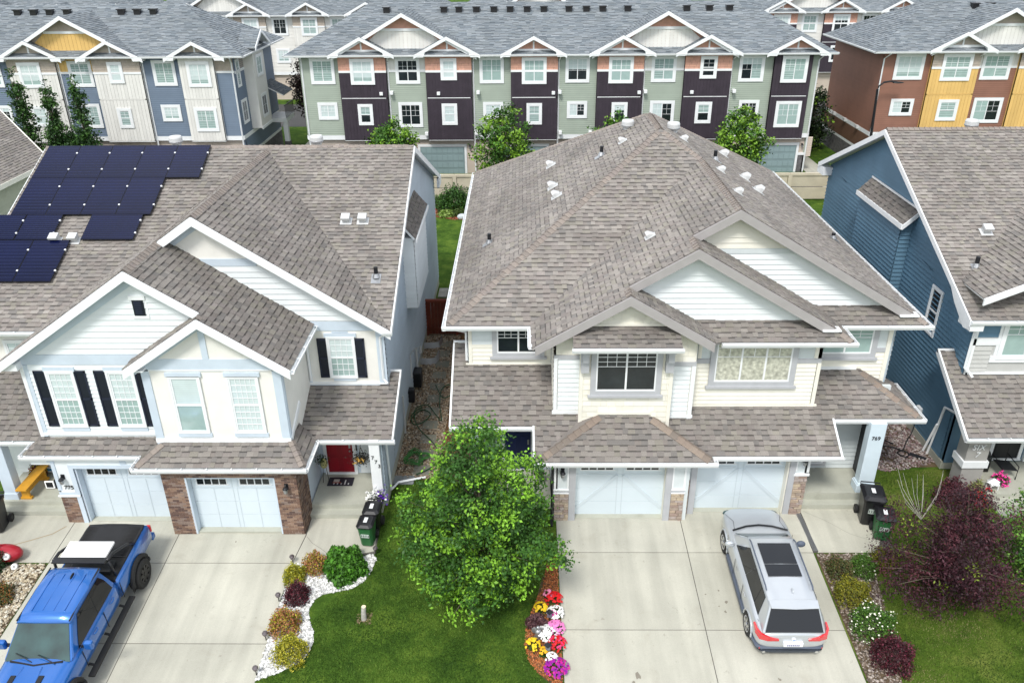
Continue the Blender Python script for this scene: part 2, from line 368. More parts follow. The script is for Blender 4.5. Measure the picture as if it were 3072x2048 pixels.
    def finish(s):
        roof = s.deck.build('roof', ['deck', s.soffit], s.house)
        s.roof = roof
        s.cand.sort(key=lambda c: c[0]); near = s.cand[:300]; far = s.cand[300:]
        for c in far:
            _, a0, b0, w, raised, k, g, u, v, n, d = c; cc = (k[0]*g, k[1]*g, k[2]*g)
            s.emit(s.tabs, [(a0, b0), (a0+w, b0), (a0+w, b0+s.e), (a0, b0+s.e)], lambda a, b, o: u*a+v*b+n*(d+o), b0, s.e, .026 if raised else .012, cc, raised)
        if s.tabs.F: s.tabs.build('shingles', s.mat, roof, kind='stuff')
        cache = {}; o0 = ORI[s.house.name]
        for c in near:
            _, a0, b0, w, raised, k, g, u, v, n, d = c; key = (round(w, 2), raised, k, g > 1)
            if key not in cache:
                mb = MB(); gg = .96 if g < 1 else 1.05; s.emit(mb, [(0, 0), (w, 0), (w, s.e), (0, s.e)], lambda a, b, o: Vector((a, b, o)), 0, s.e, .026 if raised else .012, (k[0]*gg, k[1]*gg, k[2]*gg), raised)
                ob = mb.build('shingle', s.mat, None); cache[key] = ob.data; bpy.data.objects.remove(ob)
            ob = link('shingle', cache[key], roof)
            m = Matrix((u, v, n)).transposed().to_4x4(); m.translation = u*a0+v*b0+n*d-o0; ob.matrix_local = m
        for (p0, p1, n1, n2, w, st, pal) in s.caps_:
            L = (p1-p0).length; t = (p1-p0)/L; c1 = t.cross(n1).normalized(); c2 = t.cross(n2).normalized()
            if c1.dot(n2) > 0: c1 = -c1
            if c2.dot(n1) > 0: c2 = -c2
            pls = pal or [(.262, .226, .198), (.235, .205, .182), (.285, .245, .215), (.25, .215, .195)]
            nn = (n1+n2).normalized(); meshes = []
            for k in pls:
                mb = MB(); l = st*1.06
                def q(f, sd, o): return t*f+sd+nn*o
                for (cs) in (c1, c2):
                    A = [q(0, cs*0, .05), q(0, cs*w, .03), q(l, cs*w, .012), q(l, cs*0, .028)]
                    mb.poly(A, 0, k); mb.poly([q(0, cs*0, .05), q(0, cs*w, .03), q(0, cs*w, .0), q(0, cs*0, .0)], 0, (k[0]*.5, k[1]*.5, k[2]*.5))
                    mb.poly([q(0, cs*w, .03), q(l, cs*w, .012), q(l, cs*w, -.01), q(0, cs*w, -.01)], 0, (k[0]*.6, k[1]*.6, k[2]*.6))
                ob = mb.build('ridge_cap', s.mat, None); meshes.append(ob.data); bpy.data.objects.remove(ob)
            for i in range(max(1, int(L/st))):
                ob = link('ridge_cap', s.r.choice(meshes), roof); ob.location = p0+t*(i*st)-o0
        for f in s.fas: f[0].build(f[2] if len(f) > 2 else 'fascia', f[1], roof)
        return roof
BUD = {}
def siding(wall, P, pieces, e=.18, mat='white_sid', th=.03, house=None, c=(1, 1, 1), lim=260):
    """lapped boards over convex (u,v) pieces; each board its own object until the house's budget is spent"""
    key = house.name if house else None; joined = MB()
    for pc in pieces:
        cp = ccw(pc); v0 = min(p[1] for p in cp); v1 = max(p[1] for p in cp); k = max(1, round((v1-v0)/e)); h = (v1-v0)/k
        for i in range(k):
            a = v0+i*h; b = a+h
            pg = clip([(-999, a), (999, a), (999, b), (-999, b)], cp)
            if not pg: continue
            g = rnd.uniform(.97, 1.02); cc = (c[0]*g, c[1]*g, c[2]*g)
            use = house is not None and BUD.get(key, 0) < lim
            mb = MB() if use else joined
            O = lambda v: th*(1-(v-a)/h)+.003
            mb.poly([P(u, v, O(v)) for u, v in pg], 0, cc)
            lo = sorted([p for p in pg if abs(p[1]-a) < 1e-6])
            if len(lo) > 1: mb.poly([P(lo[0][0], a, 0), P(lo[-1][0], a, 0), P(lo[-1][0], a, O(a)), P(lo[0][0], a, O(a))], 0, (cc[0]*.8, cc[1]*.8, cc[2]*.8))  # butt edge of each lap coloured darker, shade painted in to deepen the shadow line
            if use: mb.build('siding_board', mat, wall); BUD[key] = BUD.get(key, 0)+1
    if joined.F: joined.build('siding', mat, wall, kind='stuff')
def shakes(wall, P, pieces, e=.2, mat='cream_shake', wr=(.18, .55), th=.02, c=(1, 1, 1)):
    mb = MB()
    for pc in pieces:
        cp = ccw(pc); v0 = min(p[1] for p in cp); v1 = max(p[1] for p in cp); u0 = min(p[0] for p in cp); u1 = max(p[0] for p in cp); k = max(1, round((v1-v0)/e)); h = (v1-v0)/k
        for i in range(k):
            a = v0+i*h; b = a+h; u = u0
            while u < u1:
                w = rnd.uniform(*wr); pg = clip([(u+.004, a), (u+w-.004, a), (u+w-.004, b), (u+.004, b)], cp); u += w
                if not pg: continue
                g = rnd.uniform(.93, 1.04); cc = (c[0]*g, c[1]*g, c[2]*g*rnd.uniform(.97, 1.02)); O = lambda v: th*(1-(v-a)/h)+.003
                mb.poly([P(x, y, O(y)) for x, y in pg], 0, cc)
                lo = sorted([p for p in pg if abs(p[1]-a) < 1e-6])
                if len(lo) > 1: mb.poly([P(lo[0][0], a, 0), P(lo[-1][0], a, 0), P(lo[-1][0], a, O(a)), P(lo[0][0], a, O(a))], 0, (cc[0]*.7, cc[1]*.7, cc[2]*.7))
    if mb.F: mb.build('shakes', mat, wall, kind='stuff')
def battens(wall, P, pieces, e=.2, mat='white_sid', th=.02, c=(1, 1, 1)):
    mb = MB()
    for pc in pieces:
        cp = ccw(pc); u0 = min(p[0] for p in cp); u1 = max(p[0] for p in cp); k = max(1, round((u1-u0)/e)); h = (u1-u0)/k
        for i in range(k):
            a = u0+i*h; pg = clip([(a+.012, -99), (a+h-.012, -99), (a+h-.012, 99), (a+.012, 99)], cp)
            if not pg: continue
            g = rnd.uniform(.93, 1.05); cc = (c[0]*g, c[1]*g, c[2]*g)
            mb.poly([P(x, y, th) for x, y in pg], 0, cc)
            for i2 in range(len(pg)):
                p = pg[i2]; q = pg[(i2+1) % len(pg)]
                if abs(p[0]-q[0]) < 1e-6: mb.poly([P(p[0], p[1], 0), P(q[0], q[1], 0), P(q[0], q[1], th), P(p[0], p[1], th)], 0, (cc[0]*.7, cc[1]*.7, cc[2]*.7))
    if mb.F: mb.build('vertical_panels', mat, wall, kind='stuff')
def wall(parent, P, polys, mat, th=.0):
    mb = MB()
    for pg in polys:
        mb.poly([P(u, v, 0) for u, v in pg]); b = [P(u, v, -.12) for u, v in pg]; mb.poly(b[::-1])
        f = [P(u, v, 0) for u, v in pg]
        for i in range(len(pg)):
            j = (i+1) % len(pg); mb.poly([f[i], b[i], b[j], f[j]])
    return mb.build('wall', mat, parent)
def trim(parent, P, rects, mat, name='trim_board', w=.035):
    for r_ in rects:
        mb = MB(); mb.fbox(P, r_[0], r_[1], r_[2], r_[3], .0, r_[4] if len(r_) > 4 else w); mb.build(name, mat, parent)
def window(parent, P, u0, u1, v0, v1, style='slider', panes=('glass', 'glass'), tr=.13, trmat='white', grid=(2, 2), sill=False, w0=0, gcover=1.0, bf=None, name='window', frmat='white'):
    """u0..v1 = outer edge of the trim; style slider | hung | tri | single"""
    mb = MB()
    if tr > 0:
        for (a, b, c, d) in ((u0, u1, v1-tr, v1), (u0, u1, v0, v0+tr), (u0, u0+tr, v0+tr, v1-tr), (u1-tr, u1, v0+tr, v1-tr)): mb.fbox(P, a, b, c, d, w0, w0+.05, 1)
    if sill: mb.fbox(P, u0-.08, u1+.08, v0-.06, v0+.02, w0, w0+.10, 1)
    a0, a1, b0, b1 = u0+tr, u1-tr, v0+tr, v1-tr; f = .05
    for (a, b, c, d) in ((a0, a1, b1-f, b1), (a0, a1, b0, b0+f), (a0, a0+f, b0+f, b1-f), (a1-f, a1, b0+f, b1-f)): mb.fbox(P, a, b, c, d, w0, w0+.035, 0)
    cells = []
    ia0, ia1, ib0, ib1 = a0+f, a1-f, b0+f, b1-f
    if style == 'slider': mids = [(ia0+ia1)/2]; cells = [(ia0, mids[0]-.03, ib0, ib1), (mids[0]+.03, ia1, ib0, ib1)]
    elif style == 'tri': t = (ia1-ia0)/3; mids = [ia0+t, ia0+2*t]; cells = [(ia0, mids[0]-.03, ib0, ib1), (mids[0]+.03, mids[1]-.03, ib0, ib1), (mids[1]+.03, ia1, ib0, ib1)]
    elif style == 'hung': mid = (ib0+ib1)/2; mids = []; mb.fbox(P, ia0, ia1, mid-.03, mid+.03, w0, w0+.035, 0); cells = [(ia0, ia1, mid+.03, ib1), (ia0, ia1, ib0, mid-.03)]
    else: mids = []; cells = [(ia0, ia1, ib0, ib1)]
    for m_ in mids: mb.fbox(P, m_-.03, m_+.03, ib0, ib1, w0, w0+.035, 0)
    for ci, (a, b, c, d) in enumerate(cells):
        if style == 'hung' and gcover < 1 and ci == 1: continue
        gx, gy = grid; lo = c
        if style in ('slider', 'tri') and gcover < 1: lo = d-(d-c)*gcover; mb.fbox(P, a, b, lo-.01, lo+.01, w0, w0+.026, 0)
        for i in range(1, gx): x = a+(b-a)*i/gx; mb.fbox(P, x-.009, x+.009, lo, d, w0, w0+.025, 0)
        for i in range(1, gy): y = lo+(d-lo)*i/gy; mb.fbox(P, a, b, y-.009, y+.009, w0, w0+.024, 0)
    W_ = mb.build(name, [frmat, trmat], parent)
    for ci, (a, b, c, d) in enumerate(cells):
        pb = MB(); pm = panes[min(ci, len(panes)-1)]
        if bf and bf > 0 and not (style == 'hung' and ci == 1 and bf < .5):
            cut = d-(d-c)*(bf if style != 'hung' else min(1, bf*2)); cut = max(c, min(d, cut))
            if cut > c+.02: pb.fbox(P, a-.005, b+.005, c-.005, cut, w0, w0+.012)
            pb.fbox(P, a-.005, b+.005, max(cut, c), d+.005, w0, w0+.013, 1); pb.build('pane', [pm, 'glass_blind2'], W_); continue
        pb.fbox(P, a-.005, b+.005, c-.005, d+.005, w0, w0+.012); pb.build('pane', pm, W_)
    return W_
def text(parent, s, P, u, v, size, mat, w=.03, spacing=1.0, shear=0, name='house_number'):
    cu = bpy.data.curves.new('t', 'FONT'); cu.body = s; cu.size = size; cu.extrude = .008; cu.space_character = spacing; cu.shear = shear
    o = bpy.data.objects.new('t', cu); COL.objects.link(o); bpy.context.view_layer.update()
    me = bpy.data.meshes.new_from_object(o.evaluated_get(bpy.context.evaluated_depsgraph_get())); bpy.data.objects.remove(o)
    o0 = ORI[parent.name]
    for vv in me.vertices:
        q = P(u+vv.co.x, v+vv.co.y, w+vv.co.z); vv.co = Vector(q)-o0
    me.materials.clear(); me.materials.append(mt[mat]); me.color_attributes.new('Col', 'FLOAT_COLOR', 'CORNER')
    n = len(me.loops); me.color_attributes['Col'].data.foreach_set('color', np.ones(n*4, dtype=np.float32))
    return link(name, me, parent)
def boxes(parent, name, mat, lst, bevel=0):
    for q in lst: mb = MB(); mb.box(*q); mb.build(name, mat, parent, bevel=bevel)
def gz(y): return -0.087*(21.9-y) if y < 21.9 else 0.0
# ================================================================ GROUND
def sheet(name, pts, dz, mat, c=(1, 1, 1), kind='structure', parent=None, th=0, flat=None):
    """ground sheet following the slope; pts plan polygon (convex), cut at y=21.9"""
    mb = MB()
    for half in (0, 1):
        cp = [(-999, 21.9), (999, 21.9), (999, 999), (-999, 999)] if half else [(-999, -999), (999, -999), (999, 21.9), (-999, 21.9)]
        pg = clip(ccw(pts), cp)
        if not pg: continue
        top = [(x, y, gz(y)+dz) for x, y in pg]; mb.poly(top, 0, c)
        if th:
            bot = [(x, y, z-th) for x, y, z in top]
            for i in range(len(top)):
                j = (i+1) % len(top); mb.poly([top[i], bot[i], bot[j], top[j]], 0, c)
    return mb.build(name, mat, parent, kind=kind)
mb = MB()
for x in range(-400, 400, 50):
    mb.poly([(x, 6, gz(6)), (x+50, 6, gz(6)), (x+50, 21.9, 0), (x, 21.9, 0)])
    mb.poly([(x, -300, gz(6)), (x+50, -300, gz(6)), (x+50, 6, gz(6)), (x, 6, gz(6))])
    for y in range(0, 1200, 100): mb.poly([(x, 21.9+y, 0), (x+50, 21.9+y, 0), (x+50, 121.9+y, 0), (x, 121.9+y, 0)])
mb.build('ground', 'grass', kind='structure')
# lawns
lawn = sheet('lawn', [(-7.45, 9), (1.2, 9), (1.2, 21.9), (-2.3, 24.2), (-4.78, 24.2), (-4.78, 20.3), (-7.45, 20)], .006, 'grass')
sheet('dry_lawn', [(9.4, 9), (30, 9), (30, 24.6), (12.2, 24.9), (12.2, 20.45), (9.4, 20.45)], .006, 'grass_dry')
sheet('back_lawn', [(-4.9, 40.6), (8, 40.6), (8, 57.7), (-8, 57.7), (-8, 43)], .008, 'grass')
sheet('side_lawn', [(13, 42), (22.9, 38), (22.9, 58.2), (13, 58.2)], .006, 'grass')
# driveways made of cast slabs with open joints
def slabs(name, base, cells, z=.02, mat='concrete'):
    b = sheet(name, base, z-.012, 'joint')
    for k, c in enumerate(cells):
        g = rnd.uniform(.95, 1.05); q = [(x, y) for x, y in c]
        o = sheet('slab', q, z, mat, (g, g, g*rnd.uniform(.98, 1.0)), kind=None, parent=b, th=.05)
    return b
J = .012
def cells(xs, ys):
    out = []
    for i in range(len(xs)-1):
        for j in range(len(ys)-1):
            out.append([(xs[i]+J, ys[j]+J), (xs[i+1]-J, ys[j]+J), (xs[i+1]-J, ys[j+1]-J), (xs[i]+J, ys[j+1]-J)])
    return out
ysd = [9, 11.4, 14.4, 17.44, 20.46]
slabs('driveway_centre', [(1.15, 9), (9.45, 9), (9.45, 20.46), (12.1, 20.46), (12.1, 22.6), (1.15, 22.6)],
      cells([1.15, 5.38, 9.45], ysd)+cells([1.15, 5.38], [20.46, 22.26])+cells([5.38, 9.45], [20.46, 22.62])+[[(9.585+J, 20.46+J), (11.5, 20.46+J), (12.1, 21.5), (12.1, 22.55), (9.585+J, 22.55)]])
ysa = [9, 10.9, 13.9, 16.92, 19.98]
slabs('driveway_left', [(-15.3, 9), (-7.4, 9), (-7.4, 19.98), (-4.8, 20.4), (-4.8, 22.2), (-19, 22.2), (-19, 19.98), (-15.3, 19.98)],
      cells([-15.3, -11.52, -7.4], ysa)+cells([-15.3, -11.52], [19.98, 22.15])+[[(-11.52+J, 19.98+J), (-7.4-J, 19.98+J), (-7.25, 21.2), (-7.25, 21.6), (-11.52+J, 21.6)]]
      +[[(-7.4+J, 19.98+J), (-6.6, 19.98+J), (-4.85, 20.5), (-4.85, 22.18), (-7.22, 22.18), (-7.22, 21.2)]]+[[(-19, 19.98+J), (-15.3-J, 19.98+J), (-15.3-J, 22.15), (-19, 22.15)]])
# trench drain
d = thing('trench_drain', 'grey slotted drain grate running down the concrete by the walkway', 'drain', (9.52, 21.3, 0))
mb = MB(); mb.bar((9.47, 22.3, .022), (9.54, 20.5, gz(20.5)+.022), (1, 0, 0), .15, .03, 0); mb.build('channel', 'joint', d)
mb = MB()
for i in range(52):
    y = 22.26-i*.034; x = 9.47+.07*(22.3-y)/1.8; mb.box(x-.065, x+.065, y-.009, y+.009, gz(y)+.03, gz(y)+.046)
for s_ in (-.07, .07): mb.bar((9.47+s_, 22.3, .04), (9.54+s_, 20.5, gz(20.5)+.04), (1, 0, 0), .014, .014)
mb.build('grate', 'metal', d)

# hairline cracks and small stains in the concrete
def strip(name, pts, w, c, mat='vinyl', dz=.0245):
    mb = MB()
    for a, b in zip(pts, pts[1:]):
        d_ = Vector((b[0]-a[0], b[1]-a[1])).normalized(); n_ = (-d_.y*w, d_.x*w); mb.poly([(a[0]-n_[0], a[1]-n_[1], gz(a[1]-n_[1])+dz), (b[0]-n_[0], b[1]-n_[1], gz(b[1]-n_[1])+dz), (b[0]+n_[0], b[1]+n_[1], gz(b[1]+n_[1])+dz), (a[0]+n_[0], a[1]+n_[1], gz(a[1]+n_[1])+dz)], 0, c)
    return mb.build(name, mat, kind='structure')
strip('crack', [(-7.2, 21.15), (-6.95, 20.85), (-6.6, 20.6), (-6.25, 20.3), (-5.95, 20.18)], .006, (.16, .15, .13))
strip('crack', [(-15.5, 21.6), (-15.8, 21.25), (-16.4, 20.95), (-17.2, 20.6), (-17.9, 20.15)], .02, (.33, .27, .18)); strip('crack', [(9.7, 22.4), (10.3, 21.9), (10.9, 21.3), (11.4, 21.05)], .006, (.26, .25, .21))
for (x, y, r_) in ((6.05, 18.9, .035), (6.2, 18.45, .05), (6.1, 18.1, .04), (5.95, 18.3, .025), (5.62, 18.75, .03), (7.1, 15.8, .05), (3.2, 15.9, .09), (3.05, 15.7, .05), (-9.5, 20.9, .03)):
    mb = MB(); mb.poly([(x+r_*math.cos(a)*rnd.uniform(.5, 1.3), y+r_*math.sin(a)*rnd.uniform(.5, 1.6), gz(y+r_*math.sin(a))+.026) for a in [k*.7 for k in range(9)]], 0, (.22, .20, .16)); mb.build('stain', 'vinyl', kind='structure')
# ================================================================ HOUSE B (centre duplex)
HB = thing('duplex_house', 'cream and pale grey duplex with brown hip roof and three front gables in the centre', 'house', (5.5, 34, 0))
rb = Roof(HB, seed=11, soffit='taupe')
zW = lambda x, y: 6.15+.59*(x+2.55); zE = lambda x, y: 6.15+.59*(13.55-x); zF = lambda x, y: 6.15+.59*(y-24.45)
zL = lambda x, y: 10.06-.59*(6.93-x); zBk = lambda x, y: 6.15+.59*(43.6-y)
rb.plane(zW, [[(-2.55, 24.45), (-2.55, 43.6), (5.5, 35.55), (5.5, 32.5)]])
rb.plane(zF, [[(-2.55, 24.45), (.3, 24.45), (6.93, 31.08), (5.5, 32.5)]])
rb.plane(zL, [[(.3, 22.8), (3.35, 22.8), (3.35, 27.5), (.3, 24.45)], [(3.35, 23.55), (5.46, 23.55), (5.46, 29.61), (3.35, 27.5)], [(5.46, 24.75), (6.93, 24.75), (6.93, 31.08), (5.46, 29.61)]])
rb.plane(zE, [[(6.93, 24.75), (13.55, 24.75), (13.55, 43.6), (6.93, 36.98)], [(6.93, 31.08), (6.93, 36.98), (5.5, 35.55), (5.5, 32.5)], [(13.25, 24.75), (13.55, 24.45), (13.55, 24.75)]])
rb.plane(zBk, [[(-2.55, 43.6), (13.55, 43.6), (5.5, 35.55)]])
zR1 = lambda x, y: 7.95-.59*(x-3.35); zR2 = lambda x, y: 9.19-.59*(x-5.46); zF2 = lambda x, y: 6.15+.59*(y-23.2)
rb.plane(zR1, [[(3.35, 22.8), (6.12, 22.8), (6.4, 23.2), (5.65, 23.95), (3.35, 23.95)]], .92)
rb.plane(zF2, [[(6.4, 23.2), (10.61, 23.2), (9.86, 23.95), (5.65, 23.95)]], .9)
rb.plane(zR2, [[(5.46, 23.55), (10.26, 23.55), (10.61, 23.55), (10.61, 24.45), (9.91, 25.15), (5.46, 25.15)], [(10.26, 23.55), (10.61, 23.2), (10.61, 23.55)]], .92)
rb.plane(zF, [[(10.61, 24.45), (13.55, 24.45), (12.85, 25.15), (9.91, 25.15)]], .9)
# lower roofs
zPL = lambda x, y: 2.6+.59*(y-21.65); zPR = lambda x, y: 2.6+.59*(y-22.0); zBu = lambda x, y: 2.6+.82*(y-21.65); zPE = lambda x, y: 3.29+.59*(13.4-x)
rb.plane(zPL, [[(-2.4, 22.77), (.38, 22.77), (.38, 24.85), (-2.4, 24.85)], [(-2.4, 24.85), (-1.84, 24.85), (-1.84, 25.6), (-2.4, 25.6)], [(.38, 21.65), (1.87, 22.9), (1.87, 23.2), (.38, 23.2)], [(.38, 23.2), (1.05, 23.2), (1.05, 24.85), (.38, 24.85)]], .93)
rb.plane(zBu, [[(.38, 21.65), (6.2, 21.65), (4.15, 22.9), (2.6, 22.9)]], .88)
rb.plane(zPR, [[(6.2, 22.0), (6.2, 23.2), (4.85, 23.2), (4.83, 22.9)], [(5.65, 23.2), (6.2, 23.2), (6.2, 23.62), (5.65, 23.62)], [(6.2, 22.0), (10.42, 22.0), (10.42, 23.62), (6.2, 23.62)], [(9.8, 23.62), (10.42, 23.62), (10.42, 24.85), (9.8, 24.85)],
             [(10.42, 23.17), (13.4, 23.17), (11.72, 24.85), (10.42, 24.85)]], .93)
rb.plane(zPE, [[(13.4, 23.17), (13.4, 24.85), (11.72, 24.85)], [(12.6, 24.85), (13.4, 24.85), (13.4, 25.6), (12.6, 25.6)]], .85)
for tri in (((.38, 21.65, 2.6), (2.6, 22.9, 3.63), (1.87, 22.9, 3.34)), ((6.2, 21.65, 2.6), (6.2, 22.0, 2.6), (4.83, 22.9, 3.13)), ((6.2, 21.65, 2.6), (4.83, 22.9, 3.13), (4.15, 22.9, 3.63))): rb.deck.poly(tri, 0); rb.tabs.poly([(p[0], p[1], p[2]+.02) for p in tri], 0, (.21, .19, .175))
nW, nE, nF, nB = Vector((-.59, 0, 1)), Vector((.59, 0, 1)), Vector((0, -.59, 1)), Vector((0, .59, 1))
z3 = lambda f, x, y: (x, y, f(x, y))
rb.caps(z3(zW, -2.45, 24.55), z3(zW, 5.5, 32.5), nW, nF, .19)
rb.caps(z3(zE, 6.93, 31.08), z3(zE, 5.5, 32.5), nE, nF, .19); rb.caps(z3(zW, 5.5, 32.5), z3(zW, 5.5, 35.55), nW, nE, .18)
rb.caps(z3(zE, 6.93, 24.8), z3(zE, 6.93, 31.08), nW, nE, .18)
rb.caps(z3(zW, -2.45, 43.5), z3(zW, 5.5, 35.55), nW, nB, .18); rb.caps(z3(zE, 13.45, 43.5), z3(zE, 5.5, 35.55), nE, nB, .18)
rb.caps(z3(zL, 5.46, 23.6), z3(zL, 5.46, 24.7), nW, nE, .17); rb.caps(z3(zL, 3.35, 22.85), z3(zL, 3.35, 23.5), nW, nE, .17)
rb.caps(z3(zR2, 10.58, 23.23), z3(zR2, 10.3, 23.5), nE, nF, .17); rb.caps(z3(zE, 13.5, 24.5), z3(zE, 12.95, 25.05), nE, nF, .17)
warm = [(.25, .20, .165), (.22, .18, .15), (.27, .22, .18), (.20, .17, .145)]
rb.caps((.5, 21.72, 2.66), (2.6, 22.9, 3.64), Vector((-.5, .1, 1)), Vector((0, -.82, 1)), .19, .25, warm); rb.caps((6.1, 21.72, 2.66), (4.15, 22.9, 3.64), Vector((.5, .1, 1)), Vector((0, -.82, 1)), .19, .25, warm)
rb.caps(z3(zPE, 13.3, 23.27), z3(zPE, 11.75, 24.82), nE, nF, .19, .25, warm)
# gable fascias (two rakes each)
for (ax, az, lx, rx, y, lz, rz) in ((6.93, 10.06, 5.46, 13.0, 24.75, None, None), (5.46, 9.19, 3.35, 10.2, 23.55, None, None), (3.35, 7.95, .42, 6.08, 22.8, None, None)):
    zl = az-.59*(ax-lx); zr = az-.59*(rx-ax)
    rb.fascia((lx, y, zl-.02), (ax, y, az-.02), .30, .06, (0, -1, 0), 'taupe'); rb.fascia((ax, y, az-.02), (rx, y, zr-.02), .30, .06, (0, -1, 0), 'taupe')
mb = MB(); mb.box(12.62, 13.25, 24.6, 24.95, 6.36, 6.41); rb.fas.append((mb, 'white', 'return_flashing')); mb = MB(); mb.box(9.65, 10.25, 23.42, 23.75, 6.40, 6.45); rb.fas.append((mb, 'white', 'return_flashing'))
G = rb.gutter
G((-2.68, 24.45, 6.13), (.42, 24.45, 6.13), (0, -1, 0), True); G((-2.55, 24.33, 6.13), (-2.55, 43.6, 6.13), (-1, 0, 0)); G((13.55, 24.33, 6.13), (13.55, 43.6, 6.13), (1, 0, 0))
G((10.65, 24.45, 6.13), (13.68, 24.45, 6.13), (0, -1, 0), True); G((6.4, 23.2, 6.13), (10.74, 23.2, 6.13), (0, -1, 0), True); G((10.61, 23.1, 6.13), (10.61, 24.4, 6.13), (1, 0, 0))
G((.32, 22.85, 6.2), (.32, 24.4, 6.13), (-1, 0, 0))
G((-2.42, 22.77, 3.24), (.38, 22.77, 3.24), (0, -1, 0), True); G((.28, 21.65, 2.58), (6.33, 21.65, 2.58), (0, -1, 0), True)
G((6.2, 22.0, 2.58), (10.5, 22.0, 2.58), (0, -1, 0), True); G((6.2, 21.55, 2.58), (6.2, 21.98, 2.58), (1, 0, 0)); G((10.42, 23.17, 3.27), (13.5, 23.17, 3.27), (0, -1, 0), True); G((13.4, 23.1, 3.27), (13.4, 25.55, 3.27), (1, 0, 0))
for (p, q) in (((.38, 21.6, 2.62), (.38, 22.8, 3.3)), ((10.42, 21.95, 2.62), (10.42, 23.2, 3.32)), ((-2.4, 22.75, 3.28), (-2.4, 25.6, 4.95))):
    mb = MB(); mb.bar(Vector(p)-Vector((0, 0, .09)), Vector(q)-Vector((0, 0, .09)), (1, 0, 0), .06, .2); rb.fas.append((mb, 'white'))
mb = MB(); mb.box(-2.42, -1.8, 25.58, 25.66, 4.85, 5.0); rb.fas.append((mb, 'white', 'flashing'))
# bay hood
zH = lambda x, y: 6.42+.36*(y-22.3)
rb.plane(zH, [[(1.6, 22.3), (4.98, 22.3), (4.98, 23.2), (1.6, 23.2)]], .82); G((1.56, 22.3, 6.40), (5.02, 22.3, 6.40), (0, -1, 0), True)
roofB = rb.finish()
mb = MB(); mb.box(1.62, 4.96, 22.34, 22.9, 6.2, 6.3, 0); mb.build('hood_soffit', 'greytrim', HB)
# vents on the roof
def turbine(parent, x, y, zr, z=.95):
    mb = MB(); mb.lathe((x, y, zr), [(.17, -.3), (.17, z-.42), (.19, z-.40), (.19, z-.36), (.16, z-.34), (.24, z-.31), (.27, z-.26), (.27, z-.08), (.24, z-.02), (.0, z+.02)], 20, cap=False); mb.build('turbine_vent', 'whitemetal', parent, smooth=False)
    mb = MB(); mb.lathe((x, y, zr), [(.27, z-.27), (.28, z-.26), (.28, z-.23), (.27, z-.22)], 20, cap=False); mb.build('vent_band', 'metal', parent)
def hoodvent(parent, p, n, up, s=.2, mat='whitemetal'):
    """low dome vent: half dome with an opening downslope and a flat flange"""
    n = Vector(n).normalized(); up = Vector(up).normalized(); u = up.cross(n).normalized(); P = lambda a, b, c: Vector(p)+u*a+up*b+n*c
    mb = MB(); mb.fbox(P, -s*.95, s*.95, -s*1.3, s*1.0, .02, .035)
    prof = [(-s*.75, 0), (-s*.75, s*.9), (-s*.45, s*1.35), (s*.45, s*1.35), (s*.75, s*.9), (s*.75, 0)]
    a = [P(x, -s*.7, z) for x, z in prof]; b = [P(x, -s*.1, z) for x, z in prof]; c = [P(x*.7, s*.7, z*.45) for x, z in prof]
    for q, r_ in ((a, b), (b, c)):
        for i in range(5): mb.poly([q[i], r_[i], r_[i+1], q[i+1]])
    mb.poly(c); mb.fbox(P, -s*.6, s*.6, -s*.66, -s*.6, .03, s*.8, 1)
    mb.build('roof_vent', [mat, 'black'], parent)
def stack(parent, p, n, h=.4, r=.075):
    mb = MB(); mb.tube([(p[0], p[1], p[2]-.1), (p[0], p[1], p[2]+h)], r, 12); mb.build('plumbing_stack', 'black', parent)
    n = Vector(n).normalized(); up = (Vector((0, 0, 1))-n*n.z).normalized(); u = up.cross(n); mb = MB(); mb.fbox(lambda a, b, c: Vector(p)+u*a+up*b+n*c, -.17, .17, -.3, .15, .02, .034); mb.tube([Vector(p)+n*.02, Vector(p)+Vector((0, 0, .16))], [.14, .08], 12)
    mb.build('stack_flashing', 'metal', parent)
turbine(roofB, 4.55, 35.2, 9.75); turbine(roofB, 6.32, 34.2, 9.85)
for (x, y) in ((1.36, 36.2), (1.33, 32.9), (1.43, 31.4)): hoodvent(roofB, z3(zW, x, y), nW, (1, 0, .59), .21)
hoodvent(roofB, z3(zW, 4.2, 33.6), nW, (1, 0, .59), .17)
for (x, y) in ((9.15, 36.9), (9.16, 33.0), (9.37, 31.6)): hoodvent(roofB, z3(zE, x, y), nE, (-1, 0, .59), .22)
for (x, y) in ((6.6, 33.4), (7.6, 30.8), (7.55, 27.8)): hoodvent(roofB, z3(zE, x, y), nE, (-1, 0, .59), .17)
hoodvent(roofB, z3(zL, 4.42, 26.4), nW, (1, 0, .59), .17)
stack(roofB, z3(zW, 3.3, 33.4), nW); stack(roofB, z3(zW, -1.28, 30.4), nW); stack(roofB, z3(zE, 7.95, 33.2), nE); stack(roofB, z3(zE, 12.6, 31.3), nE, .25)

